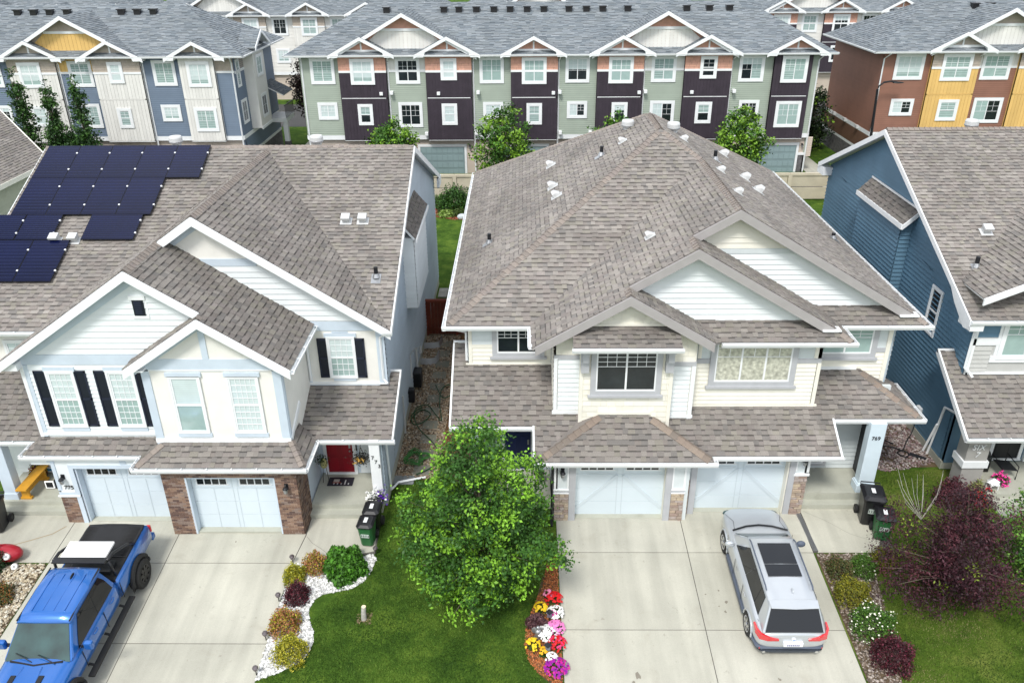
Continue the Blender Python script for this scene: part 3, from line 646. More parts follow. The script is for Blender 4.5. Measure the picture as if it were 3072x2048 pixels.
# walls B
P = Fs(24.85)
w = wall(HB, P, [[(-1.82, 3.4), (1.05, 3.4), (1.05, 6.1), (-1.82, 6.1)]], 'palepanel')
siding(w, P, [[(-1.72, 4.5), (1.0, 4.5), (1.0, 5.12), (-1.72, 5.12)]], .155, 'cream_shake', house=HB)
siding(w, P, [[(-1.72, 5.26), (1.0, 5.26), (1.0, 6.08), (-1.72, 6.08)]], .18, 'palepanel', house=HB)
trim(HB, P, [(-1.72, 1.04, 5.12, 5.26, .03), (-1.84, -1.72, 4.3, 6.1, .045), (-1.95, 1.1, 4.44, 4.52, .05)], 'cream_shake')
window(HB, P, -1.02, .78, 4.78, 6.12, 'slider', ('glass', 'glass'), .16, 'greytrim', (3, 3), True, .03, .42)
w = wall(HB, Fw(1.05), [[(23.2, 3.4), (24.85, 3.4), (24.85, 6.1), (23.2, 6.1)]], 'cream_shake'); siding(w, Fw(1.05), [[(23.25, 3.6), (24.8, 3.6), (24.8, 6.1), (23.25, 6.1)]], .18, 'cream_shake', house=HB)
P = Fs(23.2)
w = wall(HB, P, [[(1.05, 3.2), (5.65, 3.2), (5.65, 6.3), (3.35, 7.72), (1.05, 6.3)]], 'cream_shake')
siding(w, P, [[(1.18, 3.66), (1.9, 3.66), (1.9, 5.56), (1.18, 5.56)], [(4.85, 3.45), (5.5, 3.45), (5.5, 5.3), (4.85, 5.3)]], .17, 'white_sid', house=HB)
shakes(w, P, [[(1.1, 5.72), (1.9, 5.72), (1.9, 6.28), (1.1, 6.28)], [(4.85, 5.46), (5.6, 5.46), (5.6, 6.28), (4.85, 6.28)], [(1.2, 6.3), (5.5, 6.3), (3.35, 7.62)]], .22)
trim(HB, P, [(1.04, 1.16, 3.5, 5.6, .05), (5.52, 5.66, 3.3, 5.3, .05), (1.0, 1.95, 3.5, 3.62, .06), (4.8, 5.7, 3.34, 3.44, .06)], 'white')
trim(HB, P, [(1.04, 1.9, 5.56, 5.71, .04), (4.85, 5.66, 5.3, 5.46, .04)], 'greytrim')
trim(HB, P, [(2.0, 4.7, 6.76, 6.84, .05)], 'cream_shake')
P = Fs(22.9)
w = wall(HB, P, [[(1.87, 3.1), (4.87, 3.1), (4.87, 6.4), (1.87, 6.4)]], 'cream_shake')
shakes(w, P, [[(1.95, 3.35), (4.8, 3.35), (4.8, 6.25), (1.95, 6.25)]], .21)
trim(HB, P, [(1.86, 1.98, 3.2, 6.3, .045), (4.76, 4.88, 3.1, 6.3, .045), (2.5, 4.25, 3.66, 3.76, .05)], 'cream_shake')
for s_, x in ((Fw, 1.87), (Fe, 4.87)): wall(HB, s_(x), [[(22.9, 3.2), (23.25, 3.2), (23.25, 6.4), (22.9, 6.4)]], 'cream_shake')
window(HB, P, 2.22, 4.5, 4.40, 6.2, 'slider', ('glass', 'glass'), .17, 'greytrim', (3, 3), True, .03, .38)
mb = MB()
for x in (2.02, 4.72):
    mb2 = MB(); mb2.box(x-.13, x+.13, 22.7, 22.9, 5.3, 6.1); mb2.box(x-.1, x+.1, 22.55, 22.7, 5.75, 6.1); mb2.box(x-.15, x+.15, 22.62, 22.9, 6.02, 6.2); mb2.build('bracket', 'greytrim', HB, bevel=.01)
# curtain edge inside the bay window
mb = MB(); mb.box(4.05, 4.22, 22.865, 22.885, 4.66, 5.98); mb.build('curtain', 'glass_blind2', HB)
P = Fs(23.62)
w = wall(HB, P, [[(5.65, 3.2), (9.85, 3.2), (9.85, 6.35), (5.65, 6.35)]], 'palepanel')
siding(w, P, [[(5.75, 3.62), (9.72, 3.62), (9.72, 5.16), (5.75, 5.16)]], .155, 'cream_shake', house=HB)
trim(HB, P, [(5.65, 9.85, 5.18, 5.34, .035), (5.65, 5.75, 3.5, 5.2, .045)], 'greytrim'); trim(HB, P, [(9.74, 9.86, 3.45, 5.18, .05), (5.6, 9.95, 3.5, 3.6, .06), (9.6, 9.72, 5.36, 6.3, .03), (5.78, 5.9, 5.36, 6.3, .03)], 'cream_shake')
window(HB, P, 6.2, 9.05, 4.32, 6.3, 'tri', ('glass_curtain',), .18, 'greytrim', (2, 2), True, .03, .42)
wall(HB, Fe(9.85), [[(23.62, 3.2), (24.85, 3.2), (24.85, 6.2), (23.62, 6.2)]], 'cream_shake')
P = Fs(24.85)
w = wall(HB, P, [[(9.85, 3.3), (12.6, 3.3), (12.6, 6.1), (9.85, 6.1)]], 'palepanel')
siding(w, P, [[(9.9, 4.35), (12.5, 4.35), (12.5, 4.92), (9.9, 4.92)]], .15, 'cream_shake', house=HB)
siding(w, P, [[(11.6, 3.6), (12.5, 3.6), (12.5, 4.35), (11.2, 4.35)]], .15, 'cream_shake', house=HB)
trim(HB, P, [(9.9, 12.6, 4.94, 5.1, .04)], 'greytrim'); trim(HB, P, [(9.88, 11.6, 4.27, 4.38, .06)], 'white'); trim(HB, P, [(12.48, 12.62, 3.7, 6.1, .045)], 'cream_shake')
window(HB, P, 9.98, 12.15, 4.72, 6.15, 'slider', ('glass_shade',), .18, 'greytrim', (2, 3), True, .03, .42)
# gable walls B
P = Fs(25.15); w = wall(HB, P, [[(5.4, 6.3), (12.75, 6.3), (6.93, 9.8), (5.4, 8.9)]], 'white_sid')
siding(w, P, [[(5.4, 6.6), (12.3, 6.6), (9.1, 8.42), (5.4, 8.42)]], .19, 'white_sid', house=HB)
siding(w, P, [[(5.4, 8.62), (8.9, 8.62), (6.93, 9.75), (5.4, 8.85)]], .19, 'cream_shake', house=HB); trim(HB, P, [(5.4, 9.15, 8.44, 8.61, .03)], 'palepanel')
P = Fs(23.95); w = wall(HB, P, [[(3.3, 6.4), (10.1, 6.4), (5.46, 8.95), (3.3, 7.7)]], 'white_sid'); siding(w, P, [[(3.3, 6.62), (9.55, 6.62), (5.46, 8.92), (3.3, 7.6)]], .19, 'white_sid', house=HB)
trim(HB, P, [(6.3, 9.6, 6.56, 6.63, .03)], 'white'); trim(HB, Fs(25.15), [(10.0, 12.5, 6.52, 6.6, .03)], 'white')
# body walls
for P, a, b, z0, z1 in ((Fw(-1.85), 24.85, 43.0, 0, 6.1), (Fe(12.7), 24.85, 43.0, 0, 6.1), (Fn(43.0), -1.85, 12.7, 0, 6.1)):
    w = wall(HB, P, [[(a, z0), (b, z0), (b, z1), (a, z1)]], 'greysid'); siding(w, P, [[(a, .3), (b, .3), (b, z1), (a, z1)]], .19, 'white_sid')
# ground storey, garage of 771
P = Fs(21.95)
def stonework(parent, P, u0, u1, v0, v1, depth=.08):
    m = wall(parent, P, [[(u0, v0), (u1, v0), (u1, v1), (u0, v1)]], 'mortar'); v = v0+.01
    while v < v1-.03:
        h = min(rnd.choice((.085, .11, .13)), v1-v); 
        if v1-(v+h) < .05: h = v1-v
        u = u0+.005
        while u < u1-.02:
            wd = rnd.uniform(.14, .34); wd = (u1-u) if u1-(u+wd) < .1 else wd
            k = rnd.choice(((.42, .33, .25), (.46, .38, .29), (.36, .29, .24), (.50, .41, .30), (.40, .34, .31), (.33, .25, .21)))
            mb = MB(); mb.fbox(P, u+.006, u+wd-.006, v+.006, v+h-.006, -.01, depth*rnd.uniform(.35, .8), 0, k); mb.build('stone', 'stone', m, bevel=.012); u += wd
        v += h
stonework(HB, P, 1.06, 1.56, -.02, 1.14); stonework(HB, P, 4.97, 5.42, -.02, 1.15)
wall(HB, P, [[(1.06, 1.14), (1.56, 1.14), (1.56, 2.6), (1.06, 2.6)], [(4.97, 1.15), (5.42, 1.15), (5.42, 2.6), (4.97, 2.6)], [(1.56, 2.42), (4.97, 2.42), (4.97, 2.62), (1.56, 2.62)]], 'palepanel')
trim(HB, P, [(1.04, 1.56, 1.26, 1.31, .05), (1.04, 1.56, 1.14, 1.17, .06), (4.97, 5.44, 1.27, 1.32, .05), (4.97, 5.44, 1.15, 1.18, .06), (1.06, 1.13, 1.31, 2.5, .03), (1.50, 1.555, 1.31, 2.5, .03), (4.98, 5.03, 1.32, 2.5, .03), (5.36, 5.43, 1.32, 2.5, .03)], 'white')
trim(HB, P, [(1.06, 1.56, 1.17, 1.26, .03), (4.97, 5.42, 1.18, 1.27, .03), (1.56, 1.78, -.02, 2.42, .05), (4.76, 4.97, -.02, 2.42, .05), (1.78, 4.76, 2.3, 2.42, .05)], 'greytrim')
def garage_door(parent, P, u0, u1, v0, v1, style='plain', mat='gardoor', pane='glass', w0=0):
    D = MB(); D.fbox(P, u0, u1, v0, v1, w0-.05, w0-.004); d = D.build('garage_door', mat, parent)
    H = (v1-v0); n = 4; h = H/n
    for i in range(n):
        mb = MB(); mb.fbox(P, u0+.01, u1-.01, v0+i*h+.004, v0+(i+1)*h-.004, w0-.01, w0+.012)
        c = (u0+u1)/2
        if i < 3 and style != 'raised':
            for x in ([u0+(c-u0)*.5, c-.07, c+.07, c+(u1-c)*.5] if style == 'plain' else [c-.09, c+.09]): mb.fbox(P, x-.012, x+.012, v0+i*h+.01, v0+(i+1)*h-.01, w0+.012, w0+.022, 0, (.86, .86, .86))
        if style == 'raised':
            k = 8
            for j in range(k):
                a = u0+.06+(u1-u0-.12)*j/k; b = u0+.06+(u1-u0-.12)*(j+1)/k-.05; mb.fbox(P, a, b, v0+i*h+.10, v0+(i+1)*h-.10, w0+.012, w0+.03, 0, (1.12, 1.12, 1.12))
        mb.build('door_panel', mat, d, bevel=.004)
    if style != 'raised':
        top = v0+3*h; c = (u0+u1)/2
        for s_ in (0, 1):
            a, b = (u0+.06, c-.07) if s_ == 0 else (c+.07, u1-.06)
            mb = MB()
            for q in ((a, b, top+.02, top+.06), (a, b, v1-.08, v1-.04), (a, a+.05, top+.06, v1-.08), (b-.05, b, top+.06, v1-.08)): mb.fbox(P, *q, w0+.012, w0+.024, 0, (.93, .93, .93))
            mb.build('door_moulding', mat, d)
            g = (b-a-.28)/4
            for k in range(4):
                mb = MB(); x = a+.14+k*g; mb.fbox(P, x, x+g-.045, v1-.39, v1-.17, w0+.008, w0+.02); mb.build('door_pane', pane, d)
            mb = MB(); mb.fbox(P, a+.10, b-.10, v1-.17, v1-.14, w0+.01, w0+.028); mb.fbox(P, a+.10, b-.10, v1-.42, v1-.39, w0+.01, w0+.028)
            for k in range(5): x = a+.14+k*g-.035; mb.fbox(P, x, x+.025, v1-.39, v1-.17, w0+.01, w0+.028)
            mb.build('pane_frame', 'white', d)
            if style == 'brace':
                mb = MB(); A = (b-.02, top-.06) if s_ == 0 else (a+.02, top-.06); B = (a, v0+.3) if s_ == 0 else (b, v0+.3)
                pa, pb = Vector(P(A[0], A[1], w0+.018)), Vector(P(B[0], B[1], w0+.018)); mb.bar(pa, pb, (0, 1, 0), .03, .12, 0, (.93, .93, .93)); mb.build('brace', mat, d)
    return d
garage_door(HB, Fs(22.25), 1.78, 4.79, 0, 2.28, 'brace')
boxes(HB, 'door_jamb', 'cream_shake', [(1.74, 1.78, 21.96, 22.25, 0, 2.35), (4.76, 4.80, 21.96, 22.25, 0, 2.35), (1.74, 4.8, 21.96, 22.3, 2.28, 2.34)])
mb = MB(); mb.box(1.78, 4.78, 22.02, 22.3, -.02, .03); mb.build('threshold', 'concrete2', HB)
# garage of 769
P = Fs(22.3)
wall(HB, P, [[(5.42, 1.4), (5.72, 1.4), (5.72, 2.66), (5.42, 2.66)], [(9.1, 1.6), (9.55, 1.6), (9.55, 2.66), (9.1, 2.66)], [(5.7, 2.42), (9.1, 2.42), (9.1, 2.66), (5.7, 2.66)]], 'palepanel')
stonework(HB, P, 5.42, 5.66, -.02, 1.42); stonework(HB, P, 9.12, 9.56, -.02, 1.62)
trim(HB, P, [(9.08, 9.6, 1.62, 1.70, .06), (9.12, 9.18, 1.8, 2.6, .03), (9.5, 9.58, 1.75, 2.6, .03)], 'white'); trim(HB, P, [(5.66, 5.86, -.02, 2.42, .05), (8.92, 9.12, -.02, 2.42, .05), (5.86, 8.92, 2.3, 2.42, .05)], 'greytrim')
garage_door(HB, Fs(22.6), 5.88, 8.9, 0, 2.28, 'brace')
boxes(HB, 'door_jamb', 'cream_shake', [(5.84, 5.88, 22.31, 22.6, 0, 2.35), (8.88, 8.92, 22.31, 22.6, 0, 2.35)])
mb = MB(); mb.box(5.88, 8.9, 22.36, 22.62, -.02, .03); mb.build('threshold', 'concrete2', HB)
w = wall(HB, Fw(5.42), [[(21.95, 0), (22.3, 0), (22.3, 2.7), (21.95, 2.7)]], 'palepanel')
# side of the 771 garage, porch 771
P = Fw(1.06); w = wall(HB, P, [[(21.95, 0), (24.4, 0), (24.4, 3.2), (21.95, 2.55)]], 'palepanel'); siding(w, P, [[(22.0, .35), (24.4, .35), (24.4, 3.1), (22.0, 2.6)]], .18, 'palepanel')
P = Fs(24.4); w = wall(HB, P, [[(-1.85, 0), (1.06, 0), (1.06, 3.4), (-1.85, 3.4)]], 'palepanel'); siding(w, P, [[(-1.85, .35), (-.75, .35), (-.75, 3.3), (-1.85, 3.3)], [(.5, .35), (1.05, .35), (1.05, 3.3), (.5, 3.3)]], .18, 'greysid')
def entry_door(parent, P, u0, u1, v0, v1, mat, w0=0, lites=False):
    mb = MB()
    for q in ((u0-.12, u0, v0, v1+.12), (u1, u1+.12, v0, v1+.12), (u0, u1, v1, v1+.12)): mb.fbox(P, *q, w0, w0+.05)
    mb.fbox(P, u0-.12, u1+.12, v0-.06, v0, w0, w0+.09); f = mb.build('door_frame', 'white', parent)
    mb = MB(); mb.fbox(P, u0, u1, v0, v1, w0, w0+.02); d = mb.build('front_door', mat, parent)
    W_ = (u1-u0)/2; H = (v1-v0)
    for i in (0, 1):
        for (a, b) in ((.06, .30), (.36, .66), (.72, .94)):
            mb = MB(); mb.fbox(P, u0+W_*i+.09, u0+W_*(i+1)-.09, v0+H*a, v0+H*b, w0+.02, w0+.03, 0, (1.15, 1.15, 1.15)); mb.build('panel', mat, d, bevel=.006)
    mb = MB(); q = Vector(P(u1-.1, v0+H*.45, w0+.07)); mb.ell(q, .035, .035, .035, 8, 6); mb.fbox(P, u1-.13, u1-.07, v0+H*.5, v0+H*.6, w0+.02, w0+.04); mb.build('handle', 'metal', d)
entry_door(HB, P, -.62, .32, .38, 2.5, 'bluedoor')
boxes(HB, 'porch_slab', 'concrete2', [(-1.85, 1.0, 22.95, 24.4, -.1, .35), (-.1, 1.0, 22.55, 22.95, -.1, .17)])
mb = MB(); mb.box(-1.72, -1.38, 22.85, 23.19, .35, 3.15); mb.box(-1.76, -1.34, 22.81, 23.23, .35, .6); mb.build('porch_column', 'paleblue', HB)
# porch 769
boxes(HB, 'porch_slab', 'concrete2', [(9.6, 12.1, 22.82, 24.3, -.1, .48), (9.6, 12.08, 22.52, 22.82, -.1, .2)])
P = Fs(24.3); w = wall(HB, P, [[(9.5, 0), (12.7, 0), (12.7, 3.9), (9.5, 3.9)]], 'palepanel'); siding(w, P, [[(11.0, .5), (12.0, .5), (12.0, 3.6), (11.0, 3.6)]], .17, 'palepanel')
window(HB, P, 10.0, 10.95, .62, 2.2, 'single', ('glass',), .1, 'greytrim', (1, 2), False, .03)
P = Fe(9.56); w = wall(HB, P, [[(22.3, 0), (24.3, 0), (24.3, 3.7), (22.3, 2.6)]], 'palepanel')
P = Fw(12.05); w = wall(HB, P, [[(23.5, .48), (24.3, .48), (24.3, 3.5), (23.5, 3.5)]], 'palepanel'); siding(w, P, [[(23.5, .5), (24.3, .5), (24.3, 3.5), (23.5, 3.5)]], .17, 'palepanel')
mb = MB(); mb.box(11.98, 12.06, 23.5, 24.3, .48, 3.4); mb.build('dark_gap', 'black', HB)
mb = MB(); mb.box(11.62, 12.15, 22.9, 23.25, .48, 3.25); mb.box(11.55, 12.2, 22.84, 23.3, .48, .78); mb.box(11.58, 12.18, 22.87, 23.28, .78, .83); mb.build('porch_column', M('column_paint', (.62, .72, .78), .55, .04, 2), HB, bevel=.01)
text(HB, '769', lambda u, v, w: (u, 22.9-w, v), 11.72, 2.62, .2, 'black', .012)
def lantern(parent, P, u, v, s=1.0, w0=0):
    c = Vector(P(u, v, w0+.14)); mb = MB(); mb.fbox(P, u-.06, u+.06, v-.02, v+.16, w0, w0+.03)
    mb.tube([P(u, v+.12, w0+.02), P(u, v+.17, w0+.09), P(u, v+.12, w0+.14)], .012, 6)
    mb.lathe((c.x, c.y, c.z), [(.0, .12), (.05, .10), (.09, .05), (.095, .03)], 10, cap=False); L = mb.build('wall_lantern', 'black', parent)
    mb = MB(); mb.lathe((c.x, c.y, c.z), [(.075, .04), (.08, -.02), (.06, -.12), (.02, -.16)], 10); mb.build('lantern_glass', 'metal', L)
lantern(HB, Fs(21.95), 1.34, 2.0); lantern(HB, Fs(22.3), 9.34, 2.25)
# downspouts
def downspout(parent, pts, r=.045, mat='white'):
    mb = MB(); mb.tube(pts, r, 4); return mb.build('downspout', mat, parent)
downspout(HB, [(1.0, 21.88, 2.5), (1.0, 21.9, 1.9), (1.0, 21.9, .1), (1.0, 21.6, .02)], .04, 'black')
downspout(HB, [(-2.6, 24.42, 6.1), (-1.92, 24.9, 5.7), (-1.92, 24.9, 4.6)])
# ================================================================ HOUSE A (left duplex)
HA = thing('duplex_house', 'white and pale blue duplex with brick garage fronts, solar panels and a red front door', 'house', (-12, 33, 0))
ra = Roof(HA, seed=23)
EA = 6.0; sg = .67
mMF = lambda x, y: EA+.46*(y-24.4); mBK = lambda x, y: 10.09-.40*(y-33.3)
r3 = lambda x, y: 10.0-sg*(x+10.42); l3 = lambda x, y: 10.0+sg*(x+10.42); r2 = lambda x, y: 9.16-sg*(x+11.68); l2 = lambda x, y: 9.16+sg*(x+11.68); l1 = lambda x, y: 7.79+sg*(x+9.64)
XR = -4.42; XL = -19.6
ra.plane(mMF, [[(XR, 24.4), (XR, 33.3), (-10.42, 33.3), (-10.42, 33.1)], [(XL, 24.4), (-16.35, 24.4), (-11.68, 31.27), (-11.68, 33.3), (XL, 33.3)], [(-11.68, 31.27), (-10.42, 33.1), (-10.42, 33.3), (-11.68, 33.3)]])
ra.plane(r3, [[(-10.42, 24.4), (XR, 24.4), (-10.42, 33.1)]], .88)
ra.plane(l3, [[(-11.68, 24.4), (-10.42, 24.4), (-10.42, 33.1), (-11.68, 31.27)]])
ra.plane(r2, [[(-11.68, 21.95), (-9.64, 21.95), (-9.64, 24.8), (-11.68, 24.8)], [(-9.64, 21.55), (-7.06, 21.55), (-7.06, 24.8), (-9.64, 24.8)]], .82)
ra.plane(l2, [[(-16.35, 21.95), (-11.68, 21.95), (-11.68, 31.27), (-16.35, 24.4)]])
ra.plane(l1, [[(-12.2, 21.55), (-9.64, 21.55), (-9.64, 22.3), (-12.2, 22.3)]])
ra.plane(mBK, [[(XL, 33.3), (XR, 33.3), (XR, 43), (XL, 43)]])
zA1 = lambda x, y: 2.8+.62*(y-21.05); zA2 = lambda x, y: 2.8+.62*(y-21.75); zA3 = lambda x, y: 2.8+.6*(y-22.67)
# 773 skirt roof with hip at its left, right end valley to the porch roof
zAx = lambda x, y: 2.8+.62*(x+12.35)
zPA = lambda x, y: 2.8+.42*(y-22.67)
ra.plane(zA1, [[(-12.35, 21.05), (-6.9, 21.05), (-7.47, 21.85), (-11.55, 21.85)]], .86)
ra.plane(zAx, [[(-12.35, 21.05), (-11.55, 21.85), (-11.55, 22.3), (-12.35, 22.3)]], .9)
ra.plane(zA2, [[(-16.3, 21.75), (-12.35, 21.75), (-11.6, 22.35), (-15.75, 22.35)]], .86)
for q in ((-16.3, -15.74, 21.99, 24.3, 5.8), (-12.15, -11.6, 21.57, 22.3, 5.98), (-7.5, -7.1, 21.6, 24.7, 5.96)):
    mb = MB(); mb.box(q[0], q[1], q[2], q[3], q[4], 6.03); mb.build('soffit', 'white', HA)
wall(HA, Fw(-11.75), [[(21.85, 2.9), (22.3, 2.9), (22.3, 6.0), (21.85, 6.0)]], 'paleblue')
zAl = lambda x, y: 2.8+.62*(x+16.3); ra.plane(zAl, [[(-16.3, 21.75), (-15.75, 22.3), (-15.75, 23.0), (-16.3, 23.0)]], .9)
zAr = lambda x, y: 2.8-.9*(x+6.9)
ra.plane(zAr, [[(-6.9, 21.05), (-6.9, 22.67), (-7.47, 22.9), (-7.47, 21.85)]], .8)
ra.plane(zPA, [[(-6.9, 22.67), (-4.33, 22.67), (-4.33, 24.8), (-7.47, 24.8), (-7.47, 22.9)], [(-4.86, 24.8), (-4.33, 24.8), (-4.33, 25.3), (-4.86, 25.3)]], .9)
ra.plane(lambda x, y: 2.8+.72*(y-22.6), [[(-19.6, 22.6), (-16.3, 22.6), (-15.78, 23.0), (-15.78, 24.8), (-19.6, 24.8)]], .84)
nR = Vector((sg, 0, 1)); nL = Vector((-sg, 0, 1)); nM = Vector((0, -.46, 1))
z3 = lambda f, x, y: (x, y, f(x, y))
ra.caps(z3(r3, -10.42, 24.45), z3(r3, -10.42, 33.1), nL, nR, .2); ra.caps(z3(r2, -11.68, 22.0), z3(r2, -11.68, 31.2), nL, nR, .2); ra.caps(z3(l1, -9.64, 21.6), z3(l1, -9.64, 21.92), nL, nR, .16)
ra.caps((XL, 33.3, 10.09), (XR-.05, 33.3, 10.09), nM, Vector((0, .4, 1)), .16, .22)
ra.caps((-12.3, 21.1, 2.84), (-11.58, 21.82, 3.3), Vector((-.6, 0, 1)), Vector((0, -.6, 1)), .15); ra.caps((-6.95, 21.1, 2.85), (-7.45, 21.85, 3.32), Vector((.9, 0, 1)), Vector((0, -.6, 1)), .14)
FA = ra.fascia
for (x0, x1, xm, y, zr) in ((-11.66, -4.42, -10.42, 24.4, 10.0), (-16.4, -9.66, -11.68, 21.95, 9.16), (-12.2, -7.06, -9.64, 21.55, 7.79)):
    FA((x0, y, zr-sg*(xm-x0)-.02), (xm, y, zr-.02), .28, .06); FA((xm, y, zr-.02), (x1, y, zr-sg*(x1-xm)-.02), .28, .06)
FA((XR, 24.4, 6.0), (XR, 33.3, 10.07), .22, .05, (1, 0, 0)); FA((XR, 33.3, 10.07), (XR, 43, 6.2), .26, .05, (1, 0, 0)); FA((XL, 24.4, 6.0), (XL, 33.3, 10.07), .22, .05, (-1, 0, 0))
mb = MB(); mb.box(-4.5, -4.36, 42.1, 43.1, 5.75, 6.2); ra.fas.append((mb, 'white', 'soffit_return'))
G = ra.gutter
G((-12.42, 21.05, 2.78), (-6.82, 21.05, 2.78), (0, -1, 0)); G((-6.9, 21.0, 2.78), (-6.9, 22.6, 2.78), (1, 0, 0)); G((-6.85, 22.67, 2.78), (-4.25, 22.67, 2.78), (0, -1, 0))
G((-16.38, 21.75, 2.78), (-12.4, 21.75, 2.78), (0, -1, 0)); G((-16.3, 21.7, 2.78), (-16.3, 22.55, 2.78), (-1, 0, 0)); G((-12.35, 21.0, 2.78), (-12.35, 21.7, 2.78), (-1, 0, 0)); G((-19.6, 22.6, 2.78), (-16.25, 22.6, 2.78), (0, -1, 0))
G((-7.06, 21.55, 6.04), (-7.06, 24.7, 6.04), (1, 0, 0)); G((XL, 24.4, 5.98), (-16.3, 24.4, 5.98), (0, -1, 0)); G((-4.7, 24.4, 5.98), (-4.35, 24.4, 5.98), (0, -1, 0))
mb = MB(); mb.bar((-4.33, 22.65, 2.75), (-4.33, 25.35, 3.88), (1, 0, 0), .05, .18); ra.fas.append((mb, 'white')); mb = MB(); mb.box(-4.9, -4.3, 25.3, 25.36, 3.85, 3.99); ra.fas.append((mb, 'white', 'flashing'))
roofA = ra.finish()
turbine(roofA, -14.45, 33.9, 9.45); turbine(roofA, -8.55, 33.9, 9.45)
def boxvent(parent, p, n, up, s=.17):
    n = Vector(n).normalized(); up = Vector(up).normalized(); u = up.cross(n).normalized(); P = lambda a, b, c: Vector(p)+u*a+up*b+n*c
    mb = MB(); mb.fbox(P, -s*1.3, s*1.3, -s*1.1, s*1.1, .02, .035); mb.fbox(P, -s*.8, s*.8, -s*.4, s*1.0, .03, s*1.2); mb.fbox(P, -s*.95, s*.95, -s*.8, s*1.0, s*1.2, s*1.7); mb.build('roof_vent', 'whitemetal', parent, bevel=.02)
for (x, y) in ((-6.6, 29.2), (-5.97, 29.2), (-17.25, 28.3), (-16.55, 28.3)): boxvent(roofA, z3(mMF, x, y), nM, (0, 1, .46))
stack(roofA, z3(mMF, -5.15, 26.6), nM)
# walls
S1 = .19
P = Fs(24.8); w = wall(HA, P, [[(-7.5, 3.3), (-4.73, 3.3), (-4.73, 6.2), (-10.42, 9.75), (-12.0, 8.7), (-12.0, 5.8), (-7.5, 5.8)]], 'stucco')
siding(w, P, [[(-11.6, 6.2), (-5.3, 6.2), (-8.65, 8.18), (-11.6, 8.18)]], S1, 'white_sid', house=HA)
mb = MB(); mb.fbox(P, -11.6, -4.75, 5.82, 6.16, 0, .03); mb.build('frieze_board', 'paleblue', HA); mb = MB(); mb.fbox(P, -11.7, -8.7, 8.19, 8.44, 0, .03); mb.build('frieze_board', 'paleblue', HA)
def rake(parent, P, a, b, h, mat, w=.037):
    mb = MB(); pts = [(a[0], a[1]-h), (b[0], b[1]-h), (b[0], b[1]), (a[0], a[1])]; f = [P(u, v, w) for u, v in pts]; k = [P(u, v, 0) for u, v in pts]; mb.poly(f)
    for i in range(4): j = (i+1) % 4; mb.poly([f[i], k[i], k[j], f[j]])
    mb.build('rake_board', mat, parent)
rake(HA, P, (-10.42, 9.78), (-4.9, 6.08), .2, 'paleblue'); rake(HA, P, (-11.68, 8.93), (-10.42, 9.78), .3, 'paleblue')
window(HA, P, -6.72, -5.74, 3.98, 5.6, 'hung', ('glass_blind2', 'glass_shade'), .06, 'white', (4, 3), False, .03)
def shutter(parent, P, u0, u1, v0, v1):
    mb = MB(); mb.fbox(P, u0, u1, v0, v1, .0, .035)
    m = (v0+v1)/2
    for q in ((u0, u1, v0, v0+.07), (u0, u1, v1-.07, v1), (u0, u1, m-.035, m+.035), (u0, u0+.05, v0, v1), (u1-.05, u1, v0, v1)): mb.fbox(P, *q, .035, .055, 0, (1.6, 1.6, 1.8))
    mb.build('shutter', 'shutter', parent)
shutter(HA, P, -7.05, -6.68, 4.0, 5.52); shutter(HA, P, -5.78, -5.42, 4.0, 5.52)
trim(HA, P, [(-6.78, -5.68, 5.58, 5.72, .06), (-6.6, -5.82, 3.86, 3.98, .05), (-6.5, -5.95, 5.74, 5.79, .03)], 'paleblue'); trim(HA, P, [(-7.5, -4.73, 3.55, 3.72, .04), (-5.0, -4.72, 3.3, 5.85, .04), (-7.5, -7.38, 3.7, 5.85, .03)], 'paleblue'); trim(HA, P, [(-7.5, -4.7, 3.72, 3.8, .05), (-7.5, -4.7, 3.48, 3.55, .06)], 'white')
P = Fs(22.3); w = wall(HA, P, [[(-15.72, 3.1), (-11.6, 3.1), (-11.6, 8.9), (-15.9, 6.1)]], 'white_sid')
siding(w, P, [[(-15.6, 3.35), (-11.75, 3.35), (-11.75, 5.86), (-15.6, 5.86)]], .15, 'white_sid', house=HA)
wall(HA, P, [[(-11.6, 6.0), (-7.9, 6.3), (-11.6, 8.9)]], 'white_sid')
siding(w, P, [[(-15.3, 6.25), (-7.9, 6.25), (-11.68, 8.8)]], S1, 'white_sid', house=HA)
trim(HA, P, [(-15.8, -11.7, 5.88, 6.23, .03), (-15.8, -15.6, 3.2, 5.87, .042)], 'paleblue'); trim(HA, P, [(-15.8, -11.6, 3.25, 3.36, .05), (-15.84, -15.72, 3.2, 5.9, .058)], 'white')
rake(HA, P, (-16.1, 6.08), (-11.68, 9.0), .42, 'paleblue'); rake(HA, P, (-11.68, 9.0), (-8.0, 6.5), .14, 'paleblue')
for x in (-14.62, -12.7):
    window(HA, P, x-.46, x+.46, 3.56, 5.66, 'hung', ('glass_blind2', 'glass_shade'), .07, 'white', (4, 4), False, .03); trim(HA, P, [(x-.5, x+.5, 5.64, 5.80, .06), (x-.42, x+.46, 3.42, 3.56, .05)], 'paleblue')
    shutter(HA, P, x-.84, x-.46, 3.6, 5.66); shutter(HA, P, x+.46, x+.82 if x < -13 else x+.7, 3.6, 5.66)
mb = MB(); P2 = P
mb.fbox(P, -11.78, -11.44, 7.58, 8.10, .02, .05)
for i in range(7): mb.fbox(P, -11.72, -11.50, 7.64+i*.062, 7.67+i*.062, .05, .07, 0, (2.2, 2.2, 2.4))
mb.build('gable_vent', 'shutter', HA); trim(HA, P, [(-11.86, -11.36, 8.10, 8.24, .06), (-11.84, -11.34, 7.48, 7.57, .05), (-11.40, -11.34, 7.57, 8.1, .03)], 'white')
